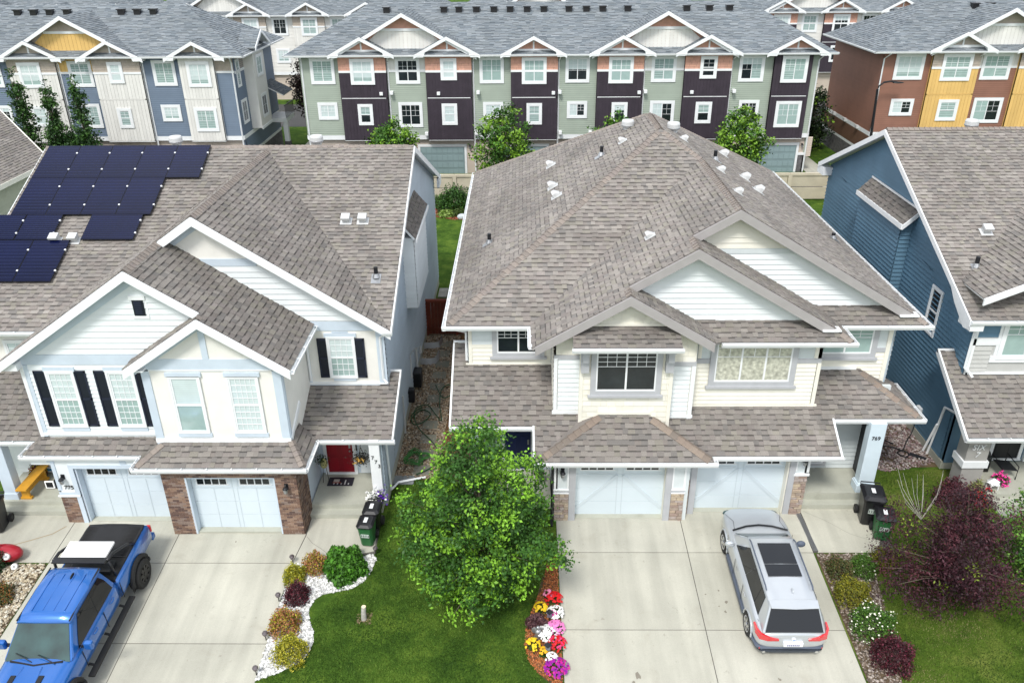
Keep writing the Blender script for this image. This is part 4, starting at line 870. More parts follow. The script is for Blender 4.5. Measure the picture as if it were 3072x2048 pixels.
P = Fs(21.85); w = wall(HA, P, [[(-11.75, 3.0), (-7.47, 3.0), (-7.47, 6.3), (-9.64, 7.75), (-11.75, 6.3)]], 'stucco')
trim(HA, P, [(-11.75, -7.47, 5.94, 6.30, .03), (-9.79, -9.60, 6.3, 7.45, .035), (-11.80, -11.55, 3.2, 5.94, .04), (-7.72, -7.46, 3.2, 5.94, .04), (-9.85, -9.66, -9.0, -9.0, .01)][:4], 'paleblue'); trim(HA, P, [(-11.82, -7.44, 3.26, 3.42, .05), (-11.75, -7.47, 5.9, 5.94, .04)], 'white')
rake(HA, P, (-12.0, 6.1), (-9.64, 7.70), .34, 'paleblue'); rake(HA, P, (-9.64, 7.70), (-7.3, 6.1), .14, 'paleblue')
for x, pn, gr in ((-10.5, ('glass_blind2', 'glass_shade'), (1, 1)), (-8.68, ('glass_blind2', 'glass_blind2'), (5, 4))):
    window(HA, P, x-.50, x+.50, 3.62, 5.72, 'hung', pn, .06, 'white', gr, False, .02); trim(HA, P, [(x-.56, x+.56, 5.70, 5.84, .07), (x-.54, x+.54, 3.48, 3.62, .06)], 'paleblue')
P = Fe(-7.47); w = wall(HA, P, [[(21.85, 3.0), (24.8, 3.0), (24.8, 6.2), (21.85, 6.2)]], 'stucco')
trim(HA, P, [(21.85, 22.0, 3.3, 6.0, .035)], 'paleblue'); mb = MB(); mb.bar((-7.44, 21.9, 3.36), (-7.44, 23.2, 3.95), (1, 0, 0), .05, .16); mb.build('flashing', 'white', HA)
P = Fw(-15.72); wall(HA, P, [[(22.3, 3), (24.8, 3), (24.8, 6), (22.3, 6)]], 'white_sid')
P = Fs(24.8); w = wall(HA, P, [[(-19.2, 3.1), (-15.6, 3.1), (-15.6, 6), (-19.2, 6)]], 'stucco'); window(HA, P, -17.9, -16.5, 4.0, 5.5, 'hung', ('glass_blind2', 'glass'), .08, 'white', (4, 3), False, .03)
for x, f_, y0, y1 in ((-4.73, Fe, 24.8, 42.6), (-19.2, Fw, 24.8, 42.6)):
    w = wall(HA, f_(x), [[(y0, 0), (y1, 0), (y1, 6.3), (33.3, 9.9), (y0, 6.1)]], 'greysid')
    if x > -10:
        siding(w, f_(x), [[(y0, .5), (y1, .5), (y1, 6.2), (y0, 6.0)], [(y0, 6.0), (y1, 6.2), (33.3, 9.8)]], .19, 'greysid', .045)
        mb = MB(); mb.fbox(f_(x), y0-2, y1, 0, .5, 0, .03); mb.build('foundation', 'concrete2', HA)
wall(HA, Fn(42.6), [[(-19.2, 0), (-4.73, 0), (-4.73, 6.2), (-19.2, 6.2)]], 'greysid')
P = Fe(-4.73); w = wall(HA, P, [[(22.75, 0), (24.8, 0), (24.8, 3.7), (22.75, 2.8)]], 'greysid'); siding(w, P, [[(22.75, .3), (24.8, .3), (24.8, 3.6), (22.75, 2.8)]], .19, 'greysid')
# small box bay on the right wall with its own roof
mb = MB(); mb.box(-4.73, -4.25, 30.15, 34.2, 4.2, 7.2); bx = mb.build('box_bay', 'white_sid', HA)
siding(bx, Fs(30.15), [[(-4.72, 4.25), (-4.26, 4.25), (-4.26, 7.1), (-4.72, 7.1)]], .19, 'white_sid'); siding(bx, Fe(-4.25), [[(30.15, 4.2), (34.2, 4.2), (34.2, 7.2), (30.15, 7.2)]], .19, 'white_sid')
rx = Roof(bx, seed=5, objs=False); rx.plane(lambda x, y: 7.25-1.2*(x+4.15), [[(-4.72, 29.95), (-4.15, 29.95), (-4.15, 34.4), (-4.72, 34.4)]], .6); rx.fascia((-4.12, 29.95, 7.22), (-4.12, 34.4, 7.22), .14, .04, (1, 0, 0)); rx.finish()
# ground storey 773: brick
def brickwork(house, P, rects, lim, tone=1.0):
    m = wall(house, P, [[(a, c), (b, c), (b, d), (a, d)] for a, b, c, d in rects], 'mortar'); rest = MB(); L, h = .205, .068
    pal = [(.26, .17, .12), (.21, .13, .095), (.15, .095, .075), (.30, .205, .15), (.11, .07, .06), (.24, .18, .15), (.19, .12, .09)]
    meshes = {}
    for (a, b, c, d) in rects:
        n = round((d-c)/h); hh = (d-c)/n
        for i in range(n):
            v = c+i*hh; u = a-(L/2 if i % 2 else 0)
            while u < b-.02:
                x0 = max(a, u)+.005; x1 = min(b, u+L)-.005; u += L
                if x1-x0 < .03: continue
                k = rnd.choice(pal); k = (k[0]*tone, k[1]*tone, k[2]*tone); pr = rnd.uniform(.006, .014)
                if lim[0] > 0 and x1-x0 > .15:
                    key = k
                    if key not in meshes:
                        mb = MB(); mb.box(-.5, .5, -.5, .5, -.5, .5, 0, k); ob = mb.build('brick', 'brick'); meshes[key] = ob.data; bpy.data.objects.remove(ob)
                    ob = link('brick', meshes[key], m); c0 = Vector(P((x0+x1)/2, v+hh/2, 0)); A = Vector(P(1, 0, 0))-Vector(P(0, 0, 0)); B = Vector(P(0, 1, 0))-Vector(P(0, 0, 0)); C = Vector(P(0, 0, 1))-Vector(P(0, 0, 0))
                    mm = Matrix((A*(x1-x0), B*(hh-.011), C*pr*2)).transposed().to_4x4(); mm.translation = c0-ORI[house.name]; ob.matrix_local = mm; lim[0] -= 1
                else: rest.fbox(P, x0, x1, v+.0055, v+hh-.0055, 0, pr, 0, k)
    if rest.F: rest.build('bricks', 'brick', m, kind='stuff')
lim = [290]
brickwork(HA, Fs(21.25), [(-11.66, -10.92, -.03, 2.28), (-8.0, -7.26, -.03, 2.28), (-11.66, -7.26, 2.28, 2.72)], lim)
brickwork(HA, Fe(-7.26), [(21.25, 22.35, -.03, 2.72)], lim, .8)
P = Fe(-7.3); w = wall(HA, P, [[(22.35, 0), (24.7, 0), (24.7, 3.2), (22.35, 2.8)]], 'paleblue')
garage_door(HA, Fs(21.55), -10.86, -8.05, .02, 2.2, 'plain')
boxes(HA, 'door_jamb', 'paleblue', [(-10.92, -10.86, 21.25, 21.55, -.02, 2.26), (-8.05, -7.99, 21.25, 21.55, -.02, 2.26), (-10.92, -7.99, 21.3, 21.6, 2.2, 2.27)])
mb = MB(); mb.box(-10.9, -8.0, 21.3, 21.6, -.03, .03); mb.build('threshold', 'concrete2', HA)
lantern(HA, Fs(21.25), -7.64, 1.9, 1.1)
# 775
P = Fs(21.8); wall(HA, P, [[(-15.5, 1.16), (-14.85, 1.16), (-14.85, 2.8), (-15.5, 2.8)], [(-14.85, 2.3), (-11.7, 2.3), (-11.7, 2.8), (-14.85, 2.8)], [(-16.15, 2.4), (-15.5, 2.4), (-15.5, 2.8), (-16.15, 2.8)]], 'white_sid')
brickwork(HA, P, [(-15.5, -14.82, -.03, 1.12)], lim); trim(HA, P, [(-15.55, -14.8, 1.12, 1.18, .06), (-15.4, -14.95, 1.30, 1.36, .04)], 'white'); trim(HA, P, [(-15.5, -14.82, 1.18, 1.30, .03), (-14.95, -14.80, .0, 2.4, .034), (-14.8, -12.2, 2.26, 2.40, .038), (-15.5, -15.38, 1.36, 2.5, .03), (-15.6, -15.35, 2.5, 2.75, .02), (-13.2, -13.0, 2.42, 2.75, .02)], 'paleblue')
P = Fe(-14.80); garage_door(HA, Fs(22.1), -14.74, -11.95, .02, 2.2, 'plain')
boxes(HA, 'door_jamb', 'paleblue', [(-14.8, -14.74, 21.83, 22.1, -.02, 2.26), (-14.8, -11.9, 21.85, 22.15, 2.2, 2.27)])
mb = MB(); mb.box(-14.8, -11.7, 21.85, 22.15, -.03, .03); mb.build('threshold', 'concrete2', HA)
wall(HA, Fw(-11.66), [[(21.25, 0), (22.1, 0), (22.1, 2.7), (21.25, 2.7)]], 'white_sid'); wall(HA, Fw(-15.5), [[(21.8, 0), (24.3, 0), (24.3, 2.8), (21.8, 2.8)]], 'white_sid')
text(HA, '775', Fs(21.8), -15.28, 1.42, .22, 'black', .03); lantern(HA, Fs(21.8), -15.22, 1.85, 1.1)
P = Fs(24.2); w = wall(HA, P, [[(-19.2, 0), (-15.5, 0), (-15.5, 3.3), (-19.2, 3.3)]], 'white_sid'); siding(w, P, [[(-18.4, .4), (-15.5, .4), (-15.5, 3.2), (-18.4, 3.2)]], .17, 'white_sid')
boxes(HA, 'porch_slab', 'concrete2', [(-18.3, -15.5, 22.5, 24.2, -.1, .35), (-18.2, -15.5, 22.16, 22.5, -.1, .18)])
mb = MB(); mb.box(-18.02, -17.6, 22.62, 22.98, .35, 2.75); mb.box(-18.06, -17.56, 22.58, 23.02, .35, .6); mb.build('porch_column', 'paleblue', HA, bevel=.01)
# porch 773
boxes(HA, 'porch_slab', 'concrete2', [(-7.26, -4.82, 22.33, 24.15, -.1, .36), (-7.26, -5.2, 22.0, 22.33, -.1, .18)])
P = Fs(24.15); w = wall(HA, P, [[(-7.3, 0), (-4.73, 0), (-4.73, 3.4), (-7.3, 3.4)]], 'paleblue'); siding(w, P, [[(-5.85, .4), (-4.8, .4), (-4.8, 3.3), (-5.85, 3.3)]], .18, 'white_sid')
entry_door(HA, P, -7.02, -6.08, .42, 2.5, 'reddoor'); mb = MB(); mb.fbox(P, -5.98, -5.92, 1.35, 1.6, 0, .04); mb.build('mailbox', 'black', HA)
mb = MB(); mb.box(-5.15, -4.8, 22.6, 22.95, .36, 2.8); mb.box(-5.19, -4.76, 22.56, 22.99, .36, .6); mb.build('porch_column', 'white', HA, bevel=.01)
for i, ch in enumerate('773'): text(HA, ch, Fs(22.6), -5.10+.10*i, 2.05-.17*i, .2, 'black', .012)
downspout(HA, [(-4.55, 24.35, 5.9), (-4.85, 24.72, 5.6), (-4.85, 24.72, 3.95), (-4.7, 24.6, 3.85)]); downspout(HA, [(-7.40, 24.7, 6.0), (-7.40, 24.7, 3.9)])
downspout(HA, [(-4.66, 22.9, 2.7), (-4.66, 23.1, 2.3), (-4.66, 23.3, .25), (-4.5, 23.9, .12), (-3.55, 24.3, .06)], .05)
# gas line and conduits on the right wall
mb = MB(); mb.tube([(-4.6, 29.5, 1.3), (-4.6, 29.5, 2.4), (-4.45, 29.5, 2.6)], .03, 6); mb.tube([(-4.62, 27.0, .2), (-4.62, 27.0, 1.9)], .04, 6); mb.tube([(-4.6, 31.2, .6), (-4.6, 31.2, 1.8), (-4.4, 31.2, 1.9), (-4.4, 31.2, 1.6)], .06, 8); mb.build('conduit', 'whitemetal', HA)
mb = MB(); mb.box(-4.7, -4.35, 30.4, 31.0, .3, 1.0); mb.box(-4.7, -4.45, 28.8, 29.1, .5, 1.1); mb.build('gas_meter', 'black', HA, bevel=.03)
# ---------------------------------------------------------------- solar panels: each its own thing
nrm = nM.normalized(); upv = Vector((0, 1, .46)).normalized()
def solar(x0, y0, y1, label, w=1.325):
    y0 -= .02; y1 += .02
    p = Vector((x0, y0, mMF(x0, y0)))+nrm*.13; L = (y1-y0)/upv.y; P = lambda u, v, w_: p+Vector((1, 0, 0))*u+upv*v+nrm*w_
    t = thing('solar_panel', label, 'solar panel', tuple(p), 'solar panels on the left roof')
    mb = MB(); mb.fbox(P, .003, w+.006, .003, L-.003, -.03, .0, 0, (.3, .35, .6)); mb.build('panel_frame', 'black', t)
    mb = MB(); mb.fbox(P, .014, w-.010, .014, L-.014, .0, .006)
    mb.build('cell_sheet', 'solar', t)
    mb = MB()
    for i in range(1, 12): mb.fbox(P, .03, w-.03, .03+(L-.06)*i/12-.002, .03+(L-.06)*i/12+.002, .006, .008, 0, (.05, .07, .2))
    mb.build('busbars', 'vinyl', t)
    for u, v in ((w, L*.25), (w, L*.75)):
        mb = MB(); mb.fbox(P, u-.03, u+.03, v-.03, v+.03, -.02, .03); mb.build('clamp', 'white', t)
    return t
rows = [((-19.4, 31.42, 33.2, 5), 'top row along the ridge'), ((-19.4, 29.5, 31.38, 4), 'second row from the ridge')]
ordn = ['leftmost', 'second from the left', 'middle', 'second from the right', 'rightmost']
ordn4 = ['leftmost', 'second from the left', 'second from the right', 'rightmost']
for (x0, y0, y1, n), nm in rows:
    for i in range(n): solar(x0+i*1.335, y0, y1, 'dark blue solar panel, %s in the %s' % ((ordn if n == 5 else ordn4)[i], nm))
solar(-19.4+.66, 28.28, 29.46, 'dark blue solar panel left of the two white roof vents, wide one', 1.36); solar(-20.1, 28.28, 29.46, 'dark blue solar panel on the left edge of the third row', 1.325)
solar(-16.28, 28.28, 29.46, 'dark blue solar panel standing alone right of the white roof vents', 1.95)
for i in range(3): solar(-20.7+i*1.36, 26.38, 28.22, 'dark blue solar panel in the lowest row, %s' % ['leftmost', 'in the middle', 'at its right end'][i], 1.34)

# ================================================================ HOUSE C (right, blue)
HC = thing('blue_house', 'house with dark blue lapped siding, white trim and brown gable roof on the right', 'house', (22, 34, 0))
rc = Roof(HC, seed=31)
zC = lambda x, y: 6.15+.46*(y-24.77); zCb = lambda x, y: 10.47-.46*(y-34.16)
rc.plane(zC, [[(15.12, 24.77), (30, 24.77), (30, 34.16), (15.12, 34.16)]]); rc.plane(zCb, [[(15.12, 34.16), (30, 34.16), (30, 41), (15.12, 41)]])
rc.caps((15.15, 34.16, 10.5), (30, 34.16, 10.5), Vector((0, -.46, 1)), Vector((0, .46, 1)), .16, .22)
rc.fascia((15.12, 24.77, 6.15), (15.12, 34.16, 10.46), .22, .05, (-1, 0, 0)); rc.fascia((15.12, 34.16, 10.46), (15.12, 41, 7.32), .24, .05, (-1, 0, 0))
mb = MB(); mb.poly([(15.06, 24.6, 5.85), (15.07, 26.6, 6.85), (15.07, 26.0, 6.3), (15.07, 25.1, 5.75)]); rc.fas.append((mb, 'white', 'soffit_return'))
for q in ((15.09, 15.55, 24.7, 25.5, 5.78, 6.08), (15.09, 15.56, 40.2, 41.05, 6.85, 7.25)): mb = MB(); mb.box(*q); rc.fas.append((mb, 'white', 'soffit_return'))
zCl = lambda x, y: 2.6+.6*(y-23.05)
rc.plane(zCl, [[(14.98, 23.05), (30, 23.05), (30, 25.15), (15.57, 25.15), (15.57, 25.95), (14.98, 25.95)][0:2]+[(30, 25.15), (14.98, 25.15)], [(14.98, 25.15), (15.56, 25.15), (15.56, 26.0), (14.98, 26.0)]], .95)
rc.gutter((15.08, 24.77, 6.13), (30, 24.77, 6.13), (0, -1, 0)); rc.gutter((14.95, 23.05, 2.58), (30, 23.05, 2.58), (0, -1, 0))
mb = MB(); mb.bar((14.98, 23.0, 2.5), (14.98, 26.05, 4.33), (1, 0, 0), .06, .2); mb.box(14.95, 15.55, 25.98, 26.04, 4.3, 4.44); rc.fas.append((mb, 'white', 'barge_board'))
# front cross gable
zg = lambda x, y: 6.9+.44*(x-15.4); rc.plane(zg, [[(15.4, 24.9), (19.2, 24.9), (19.2, 32.2), (15.4, 26.6)]], .95); rc.plane(lambda x, y: 8.57-.44*(x-19.2), [[(19.2, 24.9), (23, 24.9), (23, 26.6), (19.2, 32.2)]], .95)
rc.fascia((15.4, 24.9, 6.9), (19.2, 24.9, 8.57), .24, .06); rc.fascia((19.2, 24.9, 8.57), (23, 24.9, 6.9), .24, .06)
roofC = rc.finish()
turbine(roofC, 18.9, 34.7, 9.8); boxvent(roofC, (17.07, 28.6, zC(0, 28.6)), nM, (0, 1, .46)); stack(roofC, (16.1, 27.0, zC(0, 27.0)), nM)
BL = 'blue_sid'
P = Fw(15.57); w = wall(HC, P, [[(25.15, .3), (40.6, .3), (40.6, 7.3), (34.16, 10.3), (25.15, 6.15)]], BL)
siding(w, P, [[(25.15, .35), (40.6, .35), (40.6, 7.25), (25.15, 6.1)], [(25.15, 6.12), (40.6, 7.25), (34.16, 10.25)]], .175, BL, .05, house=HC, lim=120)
mb = MB(); mb.box(15.5, 15.56, 25.1, 40.6, -.1, .32); mb.box(15.5, 19, 24.9, 25.1, -.1, .32); mb.build('foundation', 'concrete2', HC)
mb = MB(); mb.box(15.12, 15.56, 31.0, 35.3, .3, 7.6); ch = mb.build('chimney_chase', BL, HC)
siding(ch, Fw(15.12), [[(31.0, .3), (35.3, .3), (35.3, 7.5), (31.0, 7.5)]], .175, BL, .05, house=HC); siding(ch, Fs(31.0), [[(15.12, .3), (15.56, .3), (15.56, 7.5), (15.12, 7.5)]], .175, BL, .05, house=HC)
rch = Roof(ch, seed=9, objs=False); rch.plane(lambda x, y: 7.5+1.05*(x-15.02), [[(15.0, 30.7), (15.56, 30.7), (15.56, 35.5), (15.0, 35.5)]], .75); rch.fascia((15.0, 30.7, 7.5), (15.0, 35.5, 7.5), .2, .05, (-1, 0, 0)); rch.fascia((15.0, 30.7, 7.5), (15.56, 30.7, 8.05), .2, .05, (0, -1, 0)); rch.finish()
mb = MB(); mb.bar((15.54, 30.7, 8.1), (15.54, 35.5, 8.1), (1, 0, 0), .04, .08); mb.build('flashing', 'white', HC)
window(HC, P, 27.55, 28.4, 4.1, 5.95, 'hung', ('black', 'glass'), .09, 'white', (1, 1), False, .03)
P = Fs(25.15); w = wall(HC, P, [[(15.57, 3.6), (30, 3.6), (30, 6.15), (15.57, 6.15)]], M('greige_siding', (.50, .50, .48), .6, .05))
siding(w, P, [[(15.65, 5.35), (16.45, 5.35), (16.45, 6.05), (15.65, 6.05)]], .17, BL); siding(w, P, [[(15.65, 4.0), (16.3, 4.0), (16.3, 5.0), (15.65, 5.0)]], .17, M('greige_board', (.5, .5, .48), .6, .05))
trim(HC, P, [(15.55, 16.5, 5.05, 5.3, .05), (15.56, 15.68, 3.9, 6.1, .05), (16.4, 16.55, 4.6, 6.1, .04), (15.6, 30, 3.9, 3.98, .05), (16.3, 20, 4.38, 4.62, .06)], 'white')
window(HC, P, 16.5, 18.4, 4.5, 6.05, 'slider', ('glass_shade',), .12, 'white', (2, 2), False, .03, .35); window(HC, P, 18.4, 20.3, 4.5, 6.05, 'slider', ('glass_shade',), .12, 'white', (2, 2), False, .03, .35)
downspout(HC, [(15.35, 24.7, 6.05), (15.5, 25.05, 5.6), (15.5, 25.05, 4.2), (15.7, 24.8, 3.95)], .055)
downspout(HC, [(15.3, 24.2, 2.75), (15.46, 25.5, 2.3), (15.46, 25.85, .0)], .055); downspout(HC, [(15.40, 25.6, 1.5), (15.34, 25.95, .1)], .055)
P = Fs(24.9); w = wall(HC, P, [[(15.57, .3), (30, .3), (30, 3.7), (15.57, 3.7)]], BL)
P3 = Fw(15.57); w = wall(HC, P3, [[(24.9, .3), (25.15, .3), (25.15, 3.8), (24.9, 3.6)]], BL)
siding(w, Fs(24.9), [[(15.57, .3), (16.0, .3), (16.0, 3.4), (15.57, 3.4)]], .17, BL)
mb = MB(); mb.box(16.0, 16.9, 24.85, 24.92, .2, 2.3); mb.build('doorway', 'black', HC)
entry_door(HC, Fs(24.9), 17.25, 18.2, .5, 2.5, 'black'); mb = MB(); mb.box(18.4, 18.75, 24.78, 24.9, .4, 2.6); mb.build('door_casing', 'white', HC)
mb = MB(); mb.box(15.3, 16.05, 23.3, 23.9, .3, 2.5); mb.build('porch_pillar', M('taupe_stucco', (.34, .33, .31), .85, .06), HC); mb = MB(); mb.box(15.24, 16.12, 23.24, 23.96, 1.22, 1.48); mb.build('pillar_band', 'white', HC)
for i, (s_, z, x) in enumerate((('7', 2.26, 15.55), ('SIX', 1.98, 15.46), ('7', 1.68, 15.62))): text(HC, s_, Fs(23.3), x-.04, z-.02, .30, 'white', .03, 1.05, .2)
boxes(HC, 'porch_slab', 'concrete2', [(16.2, 19, 22.9, 24.9, 0, .36), (16.3, 19, 22.45, 22.9, 0, .22), (16.3, 19, 22.0, 22.45, -.05, .10)])
# ================================================================ HOUSE Z (far left edge)
HZ = thing('beige_house', 'pale green sided house with a brown roof cut by the left edge of the picture', 'house', (-33, 46, 0))
rz = Roof(HZ, seed=41, objs=False)
rz.plane(lambda x, y: 6.3-.4*(x+27.3), [[(-32.5, 40), (-27.2, 40), (-27.2, 46.2), (-32.5, 51)]], .9); rz.plane(lambda x, y: 6.3+.42*(46.2-y), [[(-27.2, 46.2), (-32.5, 51), (-40, 51), (-40, 46.2)]]) if False else None
rz.fascia((-27.2, 40, 6.27), (-27.2, 46.2, 6.27), .25, .05, (1, 0, 0), 'cream_shake'); rz.fascia((-27.2, 46.2, 6.27), (-32.5, 51, 8.4), .25, .05, (1, 1, 0), 'cream_shake')
rz.plane(lambda x, y: 3.0-.5*(x+26.5), [[(-27.8, 36), (-25.6, 36), (-25.6, 46), (-27.8, 46)]], .6); rz.finish()
w = wall(HZ, Fe(-27.7), [[(36, 0), (46, 0), (46, 6.2), (36, 6.2)]], M('sage_siding', (.42, .44, .34), .6, .05)); siding(w, Fe(-27.7), [[(36, 3.8), (46, 3.8), (46, 6.2), (36, 6.2)]], .2, M('sage_board', (.42, .44, .34), .6, .05)); mb = MB(); mb.box(-27.7, -27.6, 36, 46, 3.6, 3.8); mb.build('band_board', 'white', HZ)
# ================================================================ TOWNHOUSE ROWS
mt['sage'] = M('sage_vinyl', (.34, .395, .33), .6, .05, 1); mt['plum'] = M('plum_panel', (.040, .030, .042), .7, .12, 2); mt['pink'] = M('salmon_shake', (.56, .31, .23), .75, .08, 4)
mt['offwhite'] = M('offwhite_panel', (.74, .73, .69), .7, .04, 1); mt['slate'] = M('slate_vinyl', (.15, .20, .27), .6, .06, 1); mt['tanshake'] = M('tan_shake', (.42, .365, .31), .8, .08, 4)
mt['ochre'] = M('ochre_panel', (.72, .47, .16), .7, .05, 1); mt['rust'] = M('rust_vinyl', (.26, .125, .085), .6, .08, 1); mt['beigev'] = M('beige_vinyl', (.55, .47, .40), .6, .05, 1); mt['brownv'] = M('brown_vinyl', (.16, .085, .055), .6, .08, 1); mt['ledge'] = M('ledgestone', (.13, .125, .13), .9, .35, 5, .8, 12)
MATC = {}
def lap(w, P, rects, mat, e=.15): siding(w, P, [[(a, c), (b, c), (b, d), (a, d)] for a, b, c, d in rects], e, mat, .035)
EZ = 9.43; ROW_Y = 65.8
def townhouse(label, bays, x0, x1, dy, dz, wins, gables, bigs, vents, seed, doors=(), detail=True, back=True, sp=False, cat='townhouses', downs=()):
    """bays: (x0,x1,kind,low,top) kind P = projecting bay, G = flush; dy shifts the row in depth"""
    yw = ROW_Y+dy; t = thing('townhouse_row', label, 'townhouses', ((x0+x1)/2, yw+5, 0))
    rf = Roof(t, PALG, .20, False, (.3, .7), 'shingle_far', seed)
    ye = yw-.7; xa, xb = x0-.95, x1+1.05; hy = 5.95; zt = EZ+dz+.55*hy; yr = ye+hy; yb = yr+hy; e0 = EZ+dz
    fF = lambda x, y: e0+.55*(y-ye); fB = lambda x, y: e0+.55*(yb-y); fW = lambda x, y: e0+.55*(x-xa); fE = lambda x, y: e0+.55*(xb-x)
    rf.plane(fF, [[(xa, ye), (xb, ye), (xb-hy, yr), (xa+hy, yr)]]); rf.plane(fE, [[(xb, ye), (xb, yb), (xb-hy, yr)]], .95); rf.plane(fW, [[(xa, ye), (xa, yb), (xa+hy, yr)]], .95)
    if back: rf.plane(fB, [[(xa, yb), (xb, yb), (xb-hy, yr), (xa+hy, yr)]])
    def gable(cx, zp, hw, y, s, tone=.93, shake='pink', post=True, h=.3, wall_y=None, wm=None):
        z1 = zp-s*hw; yy = lambda z: ye+(z-e0)/.55
        L = lambda x, yv: zp-s*abs(x-cx)
        yv0, yv1 = yy(z1), yy(zp)
        rf.plane(lambda x, y_: zp-s*(cx-x), [[(cx-hw, y), (cx, y), (cx, yv1), (cx-hw, max(yv0, y+.01))]], tone)
        rf.plane(lambda x, y_: zp-s*(x-cx), [[(cx, y), (cx+hw, y), (cx+hw, max(yv0, y+.01)), (cx, yv1)]], tone*.95)
        rf.fascia((cx-hw, y, z1), (cx, y, zp), h, .08); rf.fascia((cx, y, zp), (cx+hw, y, z1), h, .08)
        P = Fs(wall_y); a = hw-.55
        w = wall(t, P, [[(cx-a, z1+.25), (cx+a, z1+.25), (cx, zp-.2)]], shake)
        if detail: shakes(w, P, [[(cx-a, z1+.3), (cx+a, z1+.3), (cx, zp-.22)]], .2, shake, (.25, .6), .02)
        if post:
            trim(t, P, [(cx-.06, cx+.06, z1+.35, zp-.3, .06), (cx-a+.1, cx+a-.1, z1+.12, z1+.36, .07)], 'white')
            for sx in (-1, 1):
                mb = MB(); q = [(cx+sx*(hw-.9), z1+.25), (cx+sx*hw, z1-.02), (cx+sx*hw, z1-.16), (cx+sx*(hw-.75), z1-.16)]
                f = [Vector(Fs(y)(u, v, .07)) for u, v in q]; k = [p+Vector((0, .6, 0)) for p in f]; mb.poly(f)
                for i in range(4): j = (i+1) % 4; mb.poly([f[i], k[i], k[j], f[j]])
                mb.build('eave_return', 'white', t)
    for (cx, zp, hw, shake) in gables: gable(cx, zp, hw, ye-.05, .52, .93, shake, True, .26, yw-.28)
    for (cx, zp, hw, shake, low) in bigs:
        gable(cx, zp, hw, ye+.12, .55, .95, shake, False, .28, yw+.02)
        P = Fs(yw); zb = zp-1.25; hwb = (zp-zb)/.55-.5; w = wall(t, P, [[(cx-3.9, e0-.05), (cx+3.9, e0-.05), (cx+hwb, zb), (cx-hwb, zb)]], low)
        if detail: battens(w, P, [[(cx-3.9, e0-.05), (cx+3.9, e0-.05), (cx+hwb, zb), (cx-hwb, zb)]], .3, low)
        trim(t, P, [(cx-hwb, cx+hwb, zb-.06, zb+.12, .08)], 'white')
    rf.gutter((xa, ye, e0-.02), (xb, ye, e0-.02), (0, -1, 0), True); rf.gutter((xb, ye, e0-.02), (xb, yb, e0-.02), (1, 0, 0), True); rf.gutter((xa, ye, e0-.02), (xa, yb, e0-.02), (-1, 0, 0), True)
    for vx in vents:
        zz = fF(vx, yr-1.1); mb = MB(); mb.box(vx-.25, vx+.25, yr-1.3, yr-.9, zz-.1, zz+.28); mb.box(vx-.3, vx+.3, yr-1.4, yr-.85, zz+.28, zz+.36); rf.fas.append((mb, 'plastic_black', 'box_vent'))
    rf.finish()
    for (a, b, kind, low, top) in bays:
        pr = .3 if kind == 'P' else 0; P = Fs(yw-pr)
        w = wall(t, P, [[(a, 2.86+dz if kind == 'P' else 2.9+dz), (b, 2.86+dz if kind == 'P' else 2.9+dz), (b, e0), (a, e0)]], low)
        if kind == 'P':
            for xx, f_ in ((a, Fw), (b, Fe)): wall(t, f_(xx), [[(yw-pr, 2.86+dz), (yw, 2.86+dz), (yw, e0), (yw-pr, e0)]], low)
            mb = MB(); mb.box(a, b, yw-pr, yw, 2.82+dz, 2.86+dz); mb.build('soffit', 'white', t)
        tz = 8.10+dz
        if top:
            if top in ('pink', 'tanshake'): shakes(w, P, [[(a, tz+.14), (b, tz+.14), (b, e0), (a, e0)]], .18, top, (.3, .7), .025)
            else: 
                wall(t, lambda u, v, w_: P(u, v, w_+.03), [[(a, tz), (b, tz), (b, e0), (a, e0)]], top)
                if detail: battens(w, lambda u, v, w_: P(u, v, w_+.03), [[(a, tz+.1), (b, tz+.1), (b, e0), (a, e0)]], .3, top, .02)
            trim(t, P, [(a, b, tz-.02, tz+.14, .06)], 'white')
        hi = tz if top else e0
        if kind == 'P':
            if detail: battens(w, P, [[(a, 6.2+dz), (b, 6.2+dz), (b, hi-.02), (a, hi-.02)], [(a, 2.9+dz), (b, 2.9+dz), (b, 6.12+dz), (a, 6.12+dz)]], .26, low, .02)
            trim(t, P, [(a+.08, b-.15, 6.13+dz, 6.18+dz, .035)], 'white' if low == 'plum' else low)
        else: lap(w, P, [(a, b, 3.22+dz, hi)], low); trim(t, P, [(a, b, 2.86+dz, 3.2+dz, .05)], 'white')
    # ground floor
    P = Fs(yw+.25); w = wall(t, P, [[(x0, -.3), (x1, -.3), (x1, 2.95+dz), (x0, 2.95+dz)]], 'beigev'); lap(w, P, [(x0, x1, 2.3, 2.86+dz)], 'beigev')
    for (a, b) in doors:
        trim(t, P, [(a-.18, a, -.2, 2.2, .06), (b, b+.18, -.2, 2.2, .06), (a-.18, b+.18, 2.2, 2.4, .07)], 'white'); garage_door(t, lambda u, v, w_: P(u, v, w_+.03), a, b, -.2, 2.18, 'raised', 'thdoor')
        lap(w, P, [(b+.2, b+1.2, 1.3, 2.86)], 'beigev', .14)
